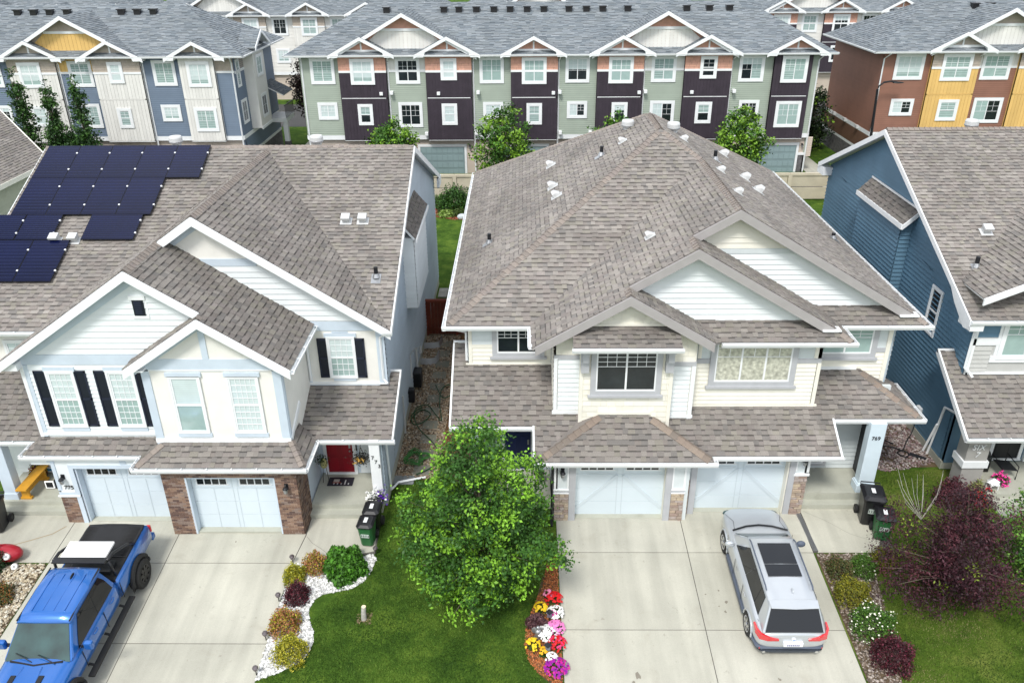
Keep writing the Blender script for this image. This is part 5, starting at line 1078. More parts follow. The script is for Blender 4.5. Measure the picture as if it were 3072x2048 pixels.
    for sx, f_ in ((x0, Fw), (x1, Fe)):
        w = wall(t, f_(sx), [[(yw, 2.9), (yb-.6, 2.9), (yb-.6, e0), (yw, e0)], [(yw+.2, -.3), (yb-.6, -.3), (yb-.6, 2.9), (yw+.2, 2.9)]], bays[0][3] if sx == x0 else bays[-1][3])
        lap(w, f_(sx), [(yw, yb-.6, 3.22, e0)], 'slate' if 'slate' == bays[-1][3] and sx == x1 else (bays[0][3] if bays[0][3] != 'plum' else 'sage'))
        trim(t, f_(sx), [(yw, yb-.6, 2.9, 3.22, .05), (yw+.2, yb-.6, 1.4, 1.62, .05)], 'white'); wall(t, lambda u, v, q: f_(sx)(u, v, q+.04), [[(yw+.2, -.3), (yb-.6, -.3), (yb-.6, 1.4), (yw+.2, 1.4)]], 'ledge')
    wall(t, Fn(yb-.6), [[(x0, 0), (x1, 0), (x1, e0), (x0, e0)]], 'offwhite')
    for (a, b, c, d, style, p, pr) in wins:
        q = Fs(yw-pr-.045); g = {'slider': (2, 2), 'hung': (2, 2)}[style]
        window(t, q, a, b, c+dz, d+dz, style, p, .20, 'white', g, False, .0, .55, bf=(rnd.choice((0, 0, .35, .5, .62, .3)) if p[0] == 'glass' else rnd.choice((0, 0, .8, 0))))
    for x in downs: downspout(t, [(x+.15, ye-.05, e0-.15), (x, yw-.05, e0-.6), (x, yw-.08, .1)], .06)
    return t
B_, W_, S_, D_ = ('glass_blind',), ('glass_blind2',), ('glass_shade',), ('glass',)
wins = [(-16.46, -14.56, 7.2, 9.16, 'slider', B_, 0), (-13.29, -11.41, 7.2, 9.14, 'slider', B_, .3), (-9.81, -7.90, 7.2, 9.16, 'slider', D_, 0), (-6.27, -5.01, 7.5, 9.13, 'hung', D_, .3), (-3.26, -1.36, 7.2, 9.2, 'slider', S_, 0),
        (.03, 1.95, 7.18, 9.16, 'slider', S_, .3), (3.42, 5.3, 7.22, 9.2, 'slider', D_, 0), (6.75, 8.65, 7.2, 9.17, 'slider', S_, .3), (10.08, 12.0, 7.22, 9.2, 'slider', ('glass_blind', 'glass_shade'), 0), (13.78, 15.08, 7.52, 9.18, 'hung', D_, .3), (16.85, 18.8, 7.22, 9.2, 'slider', ('glass', 'glass_blind'), 0), (20.05, 22.05, 7.18, 9.18, 'slider', ('glass_blind', 'glass_shade'), .3),
        (-16.18, -14.60, 4.46, 5.8, 'slider', ('glass_blind2', 'glass_blind2'), 0), (-12.95, -11.77, 4.08, 5.72, 'hung', ('glass_blind', 'glass'), .3), (-9.76, -7.86, 3.84, 5.8, 'slider', D_, 0), (-6.3, -5.08, 4.07, 5.73, 'hung', D_, .3), (-3.04, -1.45, 4.46, 5.78, 'slider', W_, 0), (.40, 1.62, 4.07, 5.73, 'hung', ('glass_blind', 'glass_blind'), .3), (3.6, 5.2, 4.48, 5.8, 'slider', ('glass_blind2', 'glass'), 0),
        (7.1, 8.35, 4.12, 5.76, 'hung', ('glass', 'glass'), .3), (10.15, 12.1, 3.86, 5.82, 'slider', ('glass_blind2', 'glass'), 0), (13.7, 14.98, 4.1, 5.76, 'hung', ('glass_blind', 'glass'), .3), (17.15, 18.75, 4.5, 5.82, 'slider', ('glass', 'glass'), 0), (20.0, 22.0, 3.76, 5.78, 'slider', ('glass_shade', 'glass_shade'), .3)]
bays = [(-17.25, -14.2, 'G', 'sage', None), (-14.2, -10.5, 'P', 'plum', 'pink'), (-10.5, -7.45, 'G', 'sage', 'offwhite'), (-7.45, -3.86, 'P', 'plum', 'pink'), (-3.86, -.82, 'G', 'sage', None), (-.82, 2.82, 'P', 'plum', 'pink'), (2.82, 5.86, 'G', 'sage', None),
        (5.86, 9.47, 'P', 'plum', 'pink'), (9.47, 12.61, 'G', 'sage', 'offwhite'), (12.61, 16.23, 'P', 'plum', 'pink'), (16.23, 19.47, 'G', 'sage', None), (19.47, 22.4, 'P', 'plum', None), (22.4, 23.0, 'G', 'sage', None)]
TM = townhouse('sage green and dark plum townhouses with salmon gables in the middle behind the fence', bays, -17.25, 23.0, 0, 0, wins,
     [(-12.3, 10.74, 2.55, 'pink'), (-5.7, 10.74, 2.55, 'pink'), (.94, 10.74, 2.55, 'pink'), (7.73, 10.76, 2.55, 'pink'), (14.33, 10.76, 2.55, 'pink'), (21.09, 10.62, 2.4, 'pink')],
     [(-9.03, 12.4, 5.6, 'pink', 'offwhite'), (11.01, 12.42, 5.6, 'pink', 'offwhite')], [-10.8, -6.2, -5, -3.6, -2.2, -.9, .46, 1.8, 3.8, 5.2, 6.5, 8.5, 13.2, 15, 16.6], 51,
     [(-8.25, -4.65), (-1.6, 2.05), (5.1, 8.75), (11.8, 15.4), (18.7, 22.3), (-15, -11.4)], downs=(-17.1, -10.4, -3.75, 2.9, 9.55, 16.3, 22.95))
stoneP = Fs(66.0); wall(TM, stoneP, [[(22.5, -.3), (23.0, -.3), (23.0, 1.4), (22.5, 1.4)]], 'ledge'); trim(TM, stoneP, [(22.48, 23.04, 1.4, 1.6, .06)], 'white')
for x, z in ((-11.0, 6.5), (-10.2, 6.55), (-6.5, 6.5), (-3.4, 6.55), (2.5, 6.5), (3.0, 6.55), (9.2, 6.5), (9.7, 6.55), (13.3, 6.5), (16.6, 6.55), (-7.6, 3.35), (-3.6, 3.4), (3.1, 3.4), (5.5, 3.4)):
    mb = MB(); mb.box(x-.13, x+.13, 65.35, 65.8, z-.13, z+.13); mb.build('wall_vent', 'white', TM, bevel=.03)
for x in (-4.2, 2.55, 22.7): lantern(TM, Fs(66.0), x, 2.2, 1.2)
# left row
b2 = [(-49.8, -46.2, 'P', 'offwhite', 'tanshake'), (-46.2, -43.2, 'G', 'slate', 'ochre'), (-43.2, -39.6, 'P', 'offwhite', 'tanshake'), (-39.6, -36.2, 'P', 'offwhite', 'tanshake'), (-36.2, -33.35, 'G', 'slate', 'ochre'), (-33.35, -29.6, 'P', 'offwhite', 'tanshake'), (-29.6, -26.6, 'G', 'slate', None), (-26.6, -23.85, 'P', 'offwhite', None), (-23.85, -22.45, 'G', 'slate', 'tanshake')]
b2[2] = (-43.2, -40.0, 'G', 'slate', None); b2[3] = (-40.0, -36.2, 'P', 'offwhite', 'tanshake')
w2 = [(-28.8, -27.0, 7.15, 9.08, 'slider', B_, 0), (-26.0, -24.2, 7.1, 9.0, 'slider', B_, .3), (-32.15, -31.0, 7.4, 9.0, 'hung', D_, .3), (-35.4, -33.55, 7.1, 9.05, 'slider', B_, 0), (-39.2, -37.4, 7.1, 9.0, 'slider', S_, .3), (-42.6, -40.7, 7.1, 9.0, 'slider', S_, 0),
      (-28.7, -27.15, 4.4, 5.7, 'slider', B_, 0), (-26.0, -24.2, 3.65, 5.5, 'slider', B_, .3), (-32.15, -31.0, 3.95, 5.5, 'hung', B_, .3), (-35.4, -33.6, 3.9, 5.8, 'slider', B_, 0), (-39.0, -37.6, 4.1, 5.7, 'hung', W_, .3), (-42.2, -40.7, 4.4, 5.7, 'slider', D_, 0)]
TL = townhouse('row of slate blue and off-white townhouses with an ochre gable behind the solar roof', b2, -49.8, -22.45, 0, 0, w2, [(-38.0, 10.62, 2.6, 'tanshake'), (-31.7, 10.6, 2.6, 'tanshake'), (-25.15, 10.5, 2.35, 'tanshake'), (-48, 10.6, 2.6, 'tanshake')], [(-34.85, 12.35, 5.6, 'tanshake', 'ochre')],
     [-40.6, -39.3, -38, -36.6, -32.2, -30.9, -29.6], 52, [(-28, -24.4)], downs=(-42.9, -36.1, -29.5, -22.55))
# its end wall: windows, box bay, little porch roof
P = Fe(-22.45); wall(TL, lambda u, v, w_: P(u, v, w_+.03), [[(66.3, 8.1), (72.5, 8.1), (72.5, 9.4), (66.3, 9.4)]], 'tanshake'); trim(TL, P, [(65.85, 72.6, 8.0, 8.2, .07)], 'white')
mb = MB(); mb.box(-22.45, -21.6, 68.2, 71.2, 3.3, 9.6); mb.build('box_bay', 'offwhite', TL); trim(TL, Fe(-21.6), [(68.2, 71.2, 3.2, 3.4, .05)], 'white')
window(TL, P, 66.3, 67.7, 4.0, 5.9, 'slider', D_, .18, 'white', (2, 2), False, .02); window(TL, P, 66.2, 67.1, 6.9, 9.0, 'hung', B_, .14, 'white', (2, 2), False, .02); window(TL, Fe(-21.6), 68.9, 70.4, 4.0, 5.9, 'slider', D_, .18, 'white', (2, 2), False, .02); window(TL, Fe(-21.6), 68.8, 70.4, 7.3, 9.0, 'slider', S_, .18, 'white', (2, 2), False, .02)
rq = Roof(TL, PALG, .2, False, (.3, .7), 'shingle_far', 61); rq.plane(lambda x, y: 6.2-.5*(x+22.45), [[(-22.45, 72.2), (-20.6, 72.2), (-20.6, 75.2), (-22.45, 75.2)]], .7); rq.plane(lambda x, y: 10.9-.55*(y-69.7)*1, [[(-22.6, 69.7), (-21.1, 69.7), (-21.1, 71.8), (-22.6, 71.8)]]); rq.plane(lambda x, y: 10.9+.55*(y-69.7), [[(-22.6, 67.6), (-21.1, 67.6), (-21.1, 69.7), (-22.6, 69.7)]])
rq.fascia((-21.1, 67.6, 9.75), (-21.1, 69.7, 10.9), .25, .06, (1, 0, 0)); rq.fascia((-21.1, 69.7, 10.9), (-21.1, 71.8, 9.75), .25, .06, (1, 0, 0)); rq.finish()
mb = MB(); mb.box(-22.4, -20.7, 72.4, 75.2, 2.9, 3.25); mb.build('balcony_deck', 'white', TL); mb = MB(); mb.box(-21.1, -20.7, 72.5, 72.9, 1.2, 2.9); mb.build('balcony_post', 'white', TL)
for k in range(9): mb = MB(); mb.box(-20.74, -20.70, 72.45+k*.33, 72.5+k*.33, 3.25, 4.3); mb.build('baluster', 'black', TL)
mb = MB(); mb.box(-20.76, -20.68, 72.4, 75.2, 4.3, 4.36); mb.build('handrail', 'black', TL)
mb = MB(); mb.box(-21.15, -20.65, 72.45, 72.95, -.2, 1.2); mb.build('post_base', 'ledge', TL)
# right row
b3 = [(28.0, 31.7, 'G', 'rust', None), (31.7, 35.35, 'P', 'ochre', 'tanshake'), (35.35, 38.4, 'G', 'rust', 'offwhite'), (38.4, 42.0, 'P', 'ochre', 'tanshake'), (42.0, 45, 'G', 'rust', None)]
w3 = [(28.95, 31.2, 7.25, 9.2, 'slider', B_, 0), (32.45, 34.75, 7.2, 9.2, 'slider', B_, .3), (35.65, 37.9, 7.22, 9.2, 'slider', ('glass_shade', 'glass_blind'), 0), (29.2, 31.0, 4.5, 5.8, 'slider', ('glass_blind2', 'glass'), 0), (32.8, 34.4, 4.15, 5.78, 'hung', B_, .3), (35.7, 38.0, 3.9, 5.85, 'slider', ('glass_shade', 'glass'), 0)]
TR = townhouse('row of rust brown and ochre yellow townhouses beyond the blue house on the right', b3, 28.0, 45.0, .3, 0, w3, [(33.7, 10.8, 2.55, 'tanshake'), (40.3, 10.8, 2.55, 'tanshake')], [(36.95, 12.45, 5.6, 'tanshake', 'offwhite')], [36.2, 37.4, 42], 53, downs=(28.05, 35.2))
P = Fw(28.0); wall(TR, lambda u, v, w_: P(u, v, w_+.05), [[(66.1, 1.62), (77, 1.62), (77, 2.9), (66.1, 2.9)]], 'brownv'); lap(TR, lambda u, v, w_: P(u, v, w_+.05), [(66.1, 77, 1.65, 2.9)], 'beigev') if False else None
for y in (68.5, 71.3, 74): mb = MB(); mb.box(27.75, 27.95, y-.2, y+.2, 3.0, 3.25); mb.build('wall_vent', 'whitemetal', TR)
# rear rows across the inner street
def rear(label, xc, n, seed, cols, dy=33):
    bays, wn, gb = [], [], []; x = xc; lo, hi, tp = cols
    for i in range(n):
        bays += [(x, x+3.05, 'G', lo, 'offwhite' if i % 2 else None), (x+3.05, x+6.7, 'P', hi, tp)]
        wn += [(x+.6, x+2.4, 7.2, 9.15, 'slider', (D_, B_)[i % 2], 0), (x+4.0, x+5.9, 7.2, 9.15, 'slider', (B_, D_)[i % 2], .3), (x+.7, x+2.3, 4.2, 5.8, 'slider', (B_, D_)[i % 2], 0), (x+4.2, x+5.5, 4.0, 5.8, 'hung', D_, .3)]
        gb.append((x+4.9, 10.75, 2.5, tp)); x += 6.7
    townhouse(label, bays, xc, x, dy, 0, wn, gb, [(xc+8.5, 12.4, 5.6, tp, 'offwhite')], [xc+9, xc+11, xc+13, xc+15], seed, back=False)
rear('off-white and rust townhouse row seen above the gap beside the slate blue row', -42.5, 5, 54, ('offwhite', 'offwhite', 'tanshake'))
rear('townhouse row with salmon gables mostly hidden behind the middle roof ridge', -6.5, 4, 55, ('offwhite', 'plum', 'pink'))
rear('off-white and plum townhouse row seen between the middle and rust brown rows', 24.5, 4, 56, ('offwhite', 'plum', 'pink'))
rear('farthest townhouse row at the top left corner of the picture', -70.6, 4, 57, ('slate', 'offwhite', 'tanshake'))
# inner street, lane and path
sheet('lane', [(-60, 60.2), (60, 60.2), (60, 65.3), (-60, 65.3)], .01, 'asphalt'); sheet('street', [(-90, 84), (90, 84), (90, 96), (-90, 96)], .012, 'asphalt')
sheet('path', [(23.3, 60), (25.0, 60), (25.0, 84), (23.3, 84)], .05, 'concrete', th=.06); sheet('path', [(-20.3, 66), (-18.9, 66), (-18.9, 84), (-20.3, 84)], .05, 'concrete', th=.06)
# ================================================================ FENCES
F_ = thing('precast_fence', 'beige precast concrete panel fence with a flat cap along the back yards', 'fence', (8, 58.2, 0))
for i in range(-14, 9):
    x = i*3.05+1.2
    for k, (z0, z1) in enumerate(((.12, 1.0), (1.06, 1.88))):
        mb = MB(); g = rnd.uniform(.92, 1.06); mb.box(x+.16, x+2.89, 58.15, 58.25, z0, z1, 0, (g, g, g)); mb.build('panel', 'precast', F_, bevel=.015)
    mb = MB(); mb.box(x-.14, x+.14, 58.05, 58.35, 0, 2.0); mb.build('post', 'precast', F_); mb = MB(); mb.box(x-.02, x+3.05, 58.08, 58.32, 1.88, 2.05); mb.build('cap', 'precast', F_)
F2 = thing('wood_fence', 'new yellow board fence meeting the concrete fence beside the blue house', 'fence', (22.9, 54, 0))
for k in range(60):
    y = 58.0-k*.15; g = rnd.uniform(.85, 1.15); mb = MB(); mb.box(22.87, 22.9, y-.065, y+.065, .05, 1.85+rnd.uniform(-.01, .01), 0, (g, g*.98, g*.9)); mb.build('board', 'wood_fence', F2)
mb = MB(); mb.box(22.9, 22.95, 49, 58, .4, .5); mb.build('rail', 'wood_fence', F2); mb = MB(); mb.box(22.9, 22.95, 49, 58, 1.5, 1.6); mb.build('rail', 'wood_fence', F2)
F3 = thing('side_gate', 'dark red-brown wooden gate across the gravel alley between the two duplexes', 'gate', (-3.3, 36.1, 0))
for k in range(17):
    x = -4.62+k*.163; g = rnd.uniform(.8, 1.2); mb = MB(); mb.box(x+.006, x+.157, 36.08, 36.12, .08, 1.78, 0, (g, g, g)); mb.build('board', 'wood_red', F3)
mb = MB(); mb.box(-4.72, -1.87, 36.0, 36.2, 1.80, 1.92, 0, (1.3, 1.3, 1.3)); mb.build('top_rail', 'wood_red', F3); mb = MB(); mb.box(-4.65, -1.87, 36.02, 36.08, .3, .42); mb.build('rail', 'wood_red', F3)
for x in (-4.68, -3.2, -1.95): mb = MB(); mb.box(x-.06, x+.06, 36.0, 36.14, 0, 1.85, 0, (1.2, 1.2, 1.2)); mb.build('post', 'wood_red', F3)
F4 = thing('street_lamp', 'black curved-arm street lamp standing before the rust brown townhouses', 'lamp post', (27.9, 66.0, 0))
mb = MB(); mb.tube([(27.95, 65.2, 0), (27.6, 65.2, 6.7)], [.12, .09], 10); mb.build('pole', 'black', F4)
mb = MB(); mb.tube([(27.6, 65.2, 6.5), (27.65, 65.2, 6.9), (28.0, 65.2, 7.2), (28.5, 65.2, 7.28), (29.0, 65.2, 7.2)], .07, 8); mb.build('arm', 'black', F4); mb = MB(); mb.ell((29.1, 65.2, 7.17), .45, .16, .07, 12, 6); mb.build('lamp_head', 'black', F4)
# ================================================================ PLANTS AND GROUND COVER
rg = np.random.default_rng(5)
def inpoly(px, py, poly):
    c = np.zeros(len(px), bool); n = len(poly)
    for i in range(n):
        x1, y1 = poly[i]; x2, y2 = poly[(i+1) % n]
        m = ((y1 > py) != (y2 > py)) & (px < (x2-x1)*(py-y1)/(y2-y1+1e-12)+x1); c ^= m
    return c
def sample(poly, n, holes=()):
    xs = [p[0] for p in poly]; ys = [p[1] for p in poly]; out = []
    tot = 0
    while tot < n:
        x = rg.uniform(min(xs), max(xs), n); y = rg.uniform(min(ys), max(ys), n); m = inpoly(x, y, poly)
        for h in holes: m &= ~inpoly(x, y, h)
        out.append(np.stack([x[m], y[m]], 1)); tot += m.sum()
    return np.concatenate(out)[:n]
def gzv(y): return np.where(y < 21.9, -0.087*(21.9-y), 0.0)
def leaves(name, parent, C, size, cols, mat='leaf', up=.5, aspect=.6, kind=None, label=None):
    """C (N,3) leaf centres; every leaf is a folded four-corner blade of its own tilt"""
    N = len(C); n = rg.normal(size=(N, 3)); n[:, 2] = np.abs(n[:, 2])+up; n /= np.linalg.norm(n, axis=1)[:, None]
    a = np.cross(n, rg.normal(size=(N, 3))); a /= np.linalg.norm(a, axis=1)[:, None]; b = np.cross(n, a); s = np.asarray(size).reshape(-1, 1)*rg.uniform(.7, 1.25, (N, 1))
    V = np.stack([C-a*s*.5, C+b*s*.5*aspect+n*s*.08, C+a*s*.5, C-b*s*.5*aspect+n*s*.08], 1).reshape(-1, 3)
    F = np.arange(N*4).reshape(N, 4); return npmesh(name, V, F, cols, mat, parent, kind)
def ico():
    t = (1+5**.5)/2; v = np.array([(-1, t, 0), (1, t, 0), (-1, -t, 0), (1, -t, 0), (0, -1, t), (0, 1, t), (0, -1, -t), (0, 1, -t), (t, 0, -1), (t, 0, 1), (-t, 0, -1), (-t, 0, 1)])/math.sqrt(1+t*t)
    f = np.array([(0, 11, 5), (0, 5, 1), (0, 1, 7), (0, 7, 10), (0, 10, 11), (1, 5, 9), (5, 11, 4), (11, 10, 2), (10, 7, 6), (7, 1, 8), (3, 9, 4), (3, 4, 2), (3, 2, 6), (3, 6, 8), (3, 8, 9), (4, 9, 5), (2, 4, 11), (6, 2, 10), (8, 6, 7), (9, 8, 1)])
    return v, f
IV, IF = ico()
def pebbles(name, poly, n, size, pal, dz=.01, holes=(), parent=None, flat=.6, smooth=False):
    p = sample(poly, n, holes); N = len(p); s = rg.uniform(size[0], size[1], (N, 1))*rg.uniform(.6, 1.25, (N, 3)); s[:, 2] *= flat
    th = rg.uniform(0, 6.28, N); c, sn = np.cos(th), np.sin(th); v = IV[None]*s[:, None, :]*rg.uniform(.8, 1.15, (N, 12, 1))
    X = v[:, :, 0]*c[:, None]-v[:, :, 1]*sn[:, None]; Y = v[:, :, 0]*sn[:, None]+v[:, :, 1]*c[:, None]
    V = np.stack([X+p[:, 0:1], Y+p[:, 1:2], v[:, :, 2]+(gzv(p[:, 1])+dz+rg.uniform(0, size[1]*.5, N))[:, None]], 2).reshape(-1, 3)
    F = (IF[None]+(np.arange(N)*12)[:, None, None]).reshape(-1, 3); pal = np.array(pal); C = np.repeat(pal[rg.integers(0, len(pal), N)]*rg.uniform(.8, 1.15, (N, 1)), 20, axis=0)
    o = npmesh(name, V, F, C, 'pebble', parent, 'stuff', smooth); return o
def chips(name, poly, n, size, pal, holes=(), dz=.015):
    p = sample(poly, n, holes); z = gzv(p[:, 1])+dz+rg.uniform(0, .03, n); C = np.stack([p[:, 0], p[:, 1], z], 1); pal = np.array(pal)
    return leaves(name, None, C, size, pal[rg.integers(0, len(pal), n)]*rg.uniform(.7, 1.2, (n, 1)), 'mulch', 1.6, .35, 'stuff')
def blades(name, poly, n, h, pal, holes=()):
    p = sample(poly, n, holes); z = gzv(p[:, 1]); th = rg.uniform(0, 6.28, n); w = .012; hh = rg.uniform(h[0], h[1], n)
    dx, dy = np.cos(th)*w, np.sin(th)*w; lx, ly = rg.normal(0, .4, n)*hh, rg.normal(0, .4, n)*hh
    V = np.stack([np.stack([p[:, 0]-dx, p[:, 1]-dy, z], 1), np.stack([p[:, 0]+dx, p[:, 1]+dy, z], 1), np.stack([p[:, 0]+lx, p[:, 1]+ly, z+hh], 1)], 1).reshape(-1, 3)
    # patches: colour follows slow noise over the lawn
    k = (np.sin(p[:, 0]*1.7+np.sin(p[:, 1]*1.3)*1.5)+np.sin(p[:, 1]*2.3+p[:, 0]*.9)+rg.normal(0, .8, n)); k = np.clip((k+2.2)/4.4, 0, .999); pal = np.array(pal)
    C = pal[(k*len(pal)).astype(int)]*rg.uniform(.75, 1.2, (n, 1))
    return npmesh(name, V, np.arange(n*3).reshape(n, 3), C, 'grassblade', None, 'stuff')
def limbs(mb, base, top, targets, r0, n=7):
    base = Vector(base); top = Vector(top)
    pts = [base+(top-base)*t+Vector((math.sin(t*5)*.06, math.cos(t*4)*.05, 0))*(top-base).length*.25 for t in [i/8 for i in range(9)]]
    mb.tube(pts, [r0*(1-.85*i/8)+.01 for i in range(9)], n)
    for q in targets:
        q = Vector(q); t = max(.12, min(.85, (q.z-base.z)/(top.z-base.z)*.75-.05)); s = base+(top-base)*t
        mid = (s+q)/2+Vector((0, 0, .12)); mb.tube([s, mid, q], [r0*.35*(1-t*.6)+.008, r0*.2+.004, .006], 4, cap=False)
def tree(name, label, cat, x, y, prof, pal, nclu, nper, lsize, clsize, r0=.1, group=None, bright=.2, bark='bark', tip=(.20, .36, .035), zb=None, aspect=.6, seed=0, lean=(0, 0), sq=1.0, shell=.45, irr=1.0):
    """prof: list (z, radius) of the crown"""
    z0 = gz(y) if zb is None else zb; t = thing(name, label, cat, (x, y, z0), group)
    zs = np.array([p[0] for p in prof]); rs = np.array([p[1] for p in prof]); zt = zs.max()
    zz = np.linspace(zs.min(), zt, 60); rr = np.interp(zz, zs[np.argsort(zs)], rs[np.argsort(zs)]); w = rr**1.6+.02; w /= w.sum()
    cz = rg.choice(zz, nclu, p=w)+rg.uniform(-.1, .1, nclu); cr = np.interp(cz, zs[np.argsort(zs)], rs[np.argsort(zs)])*rg.uniform(0, 1, nclu)**shell; th = rg.uniform(0, 6.28, nclu)
    wob = 1+irr*(.22*np.sin(th*3+cz*2.1+seed)+.12*np.sin(th*7+cz*3.3+seed*2)); fr = cr/np.maximum(.05, np.interp(cz, zs[np.argsort(zs)], rs[np.argsort(zs)]))
    ce = np.stack([x+cr*wob*np.cos(th)+lean[0]*(cz-z0), y+cr*wob*np.sin(th)*sq+lean[1]*(cz-z0), cz], 1)
    C = np.repeat(ce, nper, axis=0)+rg.normal(0, 1, (nclu*nper, 3))*np.array([clsize, clsize, clsize*.7])
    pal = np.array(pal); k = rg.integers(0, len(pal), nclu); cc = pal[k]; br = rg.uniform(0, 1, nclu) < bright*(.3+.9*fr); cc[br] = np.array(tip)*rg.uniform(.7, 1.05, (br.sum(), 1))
    cols = np.repeat(cc, nper, axis=0)*rg.uniform(.7, 1.25, (nclu*nper, 1))
    mb = MB(); sel = ce[rg.choice(nclu, min(nclu, 46), replace=False)]; limbs(mb, (x, y, z0-.05), (x+lean[0]*(zt-z0), y+lean[1]*(zt-z0), zs.min()+(zt-zs.min())*.86), [tuple(v) for v in sel], r0); mb.build('trunk', bark, t)
    leaves('crown', t, C, lsize, cols, 'leaf', .35, aspect)
    return t
def shrub(name, label, cat, x, y, r, h, pal, n=1100, ls=.055, group=None, tips=None, ntips=0, flower=None, nfl=0, z=None, ry=None, aspect=.6, fs=.05):
    z0 = gz(y) if z is None else z; t = thing(name, label, cat, (x, y, z0), group); ry = ry or r
    def pts(m, lo, hi):
        d = rg.normal(size=(m, 3)); d /= np.linalg.norm(d, axis=1)[:, None]; d[:, 2] = np.abs(d[:, 2])*1.0-.12; rad = rg.uniform(lo, hi, (m, 1))**.5
        th = np.arctan2(d[:, 1], d[:, 0]); wob = 1+.13*np.sin(th*4+x*3+d[:, 2]*4)+.09*np.sin(th*9+y*5); return np.array([x, y, z0+.06])+d*rad*np.array([r, ry, h])*wob[:, None]
    mb = MB()
    for k in range(9): a = k*.7; mb.tube([(x, y, z0-.02), (x+math.cos(a)*r*.45, y+math.sin(a)*ry*.45, z0+h*.55)], [.015, .005], 4, cap=False)
    mb.build('stems', 'bark', t)
    n = int(n*2.0); ls = ls*1.15; pal = np.array(pal); C = pts(n, .35, 1.0); cl = pal[rg.integers(0, len(pal), n)]*rg.uniform(.65, 1.3, (n, 1)); leaves('foliage', t, C, ls, cl, 'leaf', .5, aspect)
    if ntips: C = pts(ntips, .95, 1.12); leaves('new_growth', t, C, ls*1.05, np.array(tips)*rg.uniform(.7, 1.2, (ntips, 1)), 'leaf', .8, aspect, 'stuff')
    if nfl: C = pts(nfl, .98, 1.12); leaves('blossom', t, C, fs, np.tile(np.array(flower), (nfl, 1))*rg.uniform(.85, 1.1, (nfl, 1)), 'petal', 1.5, .95, 'stuff')
    return t
GR = [(.020, .060, .008), (.032, .095, .012), (.050, .135, .016), (.026, .075, .014)]
# main tree on the lawn
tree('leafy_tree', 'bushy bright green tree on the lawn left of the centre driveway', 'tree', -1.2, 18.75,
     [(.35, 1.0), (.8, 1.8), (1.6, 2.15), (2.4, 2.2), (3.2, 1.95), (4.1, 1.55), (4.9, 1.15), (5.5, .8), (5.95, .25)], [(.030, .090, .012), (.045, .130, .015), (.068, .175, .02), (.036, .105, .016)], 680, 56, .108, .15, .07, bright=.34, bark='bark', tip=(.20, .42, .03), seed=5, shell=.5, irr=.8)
for (tx, ty, tz_, s) in ((-1.75, 19.1, 5.9, 1), (-2.1, 19.0, 5.1, 1), (-.6, 19.2, 5.7, 1)): pass
for (x, y, zt, r, i, lb) in ((-9.8, 61.8, 5.3, 2.0, 1, 'small green tree behind the fence near the left roof corner'), (-1.35, 61.5, 6.5, 2.25, 2, 'bushy green tree behind the fence left of the centre roof'), (7.2, 61.5, 5.7, 1.8, 3, 'small green tree just showing over the ridge of the centre roof'), (16.5, 61.5, 6.0, 2.0, 4, 'round green tree behind the fence right of the centre roof')):
    tree('lane_tree', lb, 'tree', x, y, [(1.0, .9), (1.8, r*.85), (3.0, r), (4.2, r*.9), (zt-.8, r*.6), (zt, .2)], [(.025, .070, .010), (.04, .11, .014), (.06, .16, .018)], 260, 26, .24, .22, .09, 'trees along the back lane', bright=.4, tip=(.19, .36, .03), zb=0, seed=i*5)
for (x, zt, r, i, lb) in ((-37.0, 9.5, 1.0, 1, 'tallest columnar aspen, leftmost before the slate blue townhouses'), (-34.8, 8.7, .85, 2, 'slender columnar aspen in the middle of the three tall ones'), (-32.7, 8.8, .95, 3, 'columnar aspen nearest the corner of the solar panels'), (-39.4, 5.0, .9, 4, 'short columnar aspen at the left edge of the picture'), (-33.8, 4.9, .75, 5, 'short leafy shoot between two tall columnar aspens')):
    tree('columnar_aspen', lb, 'tree', x, 61, [(.6, r*.8), (2.0, r), (3.6, r*.95), (zt*.62, r*.62), (zt*.82, r*.5), (zt, .08)], [(.020, .055, .014), (.03, .08, .018), (.045, .11, .02)], 300, 22, .22, .17, .08, 'columnar aspens', bright=.15, tip=(.10, .2, .05), zb=0, seed=i, shell=.6)
tree('plum_tree', 'wide dark purple-leaved tree with bare twigs on the right lawn', 'tree', 12.7, 18.4, [(.1, 1.0), (.7, 1.7), (1.4, 1.85), (2.1, 1.55), (2.8, 1.15), (3.5, .7), (4.2, .1)], [(.055, .015, .024), (.036, .011, .018), (.08, .022, .030), (.028, .010, .014)], 500, 46, .095, .17, .06, bright=.015, bark='bark', tip=(.22, .30, .03), aspect=.42, seed=8, sq=.85, irr=2.0)
tw = thing('bare_twigs', 'pale leafless twigs sticking up from the purple-leaved tree', 'twigs', (12.0, 19.4, .5)); mb = MB()
for k in range(11):
    a = rnd.uniform(-.8, .8); p0 = Vector((11.9, 19.3, 2.2)); p2 = Vector((11.85+a*.95, 19.5+rnd.uniform(-.3, .5), 3.15+rnd.uniform(0, .75))); mb.tube([p0, (p0+p2)/2+Vector((a*.25, 0, .1)), p2], [.009, .006, .003], 4, cap=False)
mb.build('twig', 'barkgrey', tw, kind='stuff')
tree('green_tree', 'light green leafy tree cut by the right edge of the picture', 'tree', 16.1, 19.4, [(.0, .8), (.6, 1.2), (1.4, 1.25), (2.4, 1.1), (3.2, .7), (3.8, .2)], [(.025, .075, .014), (.04, .12, .018), (.07, .19, .02)], 240, 30, .11, .17, .07, bright=.45, tip=(.17, .34, .05), seed=12)
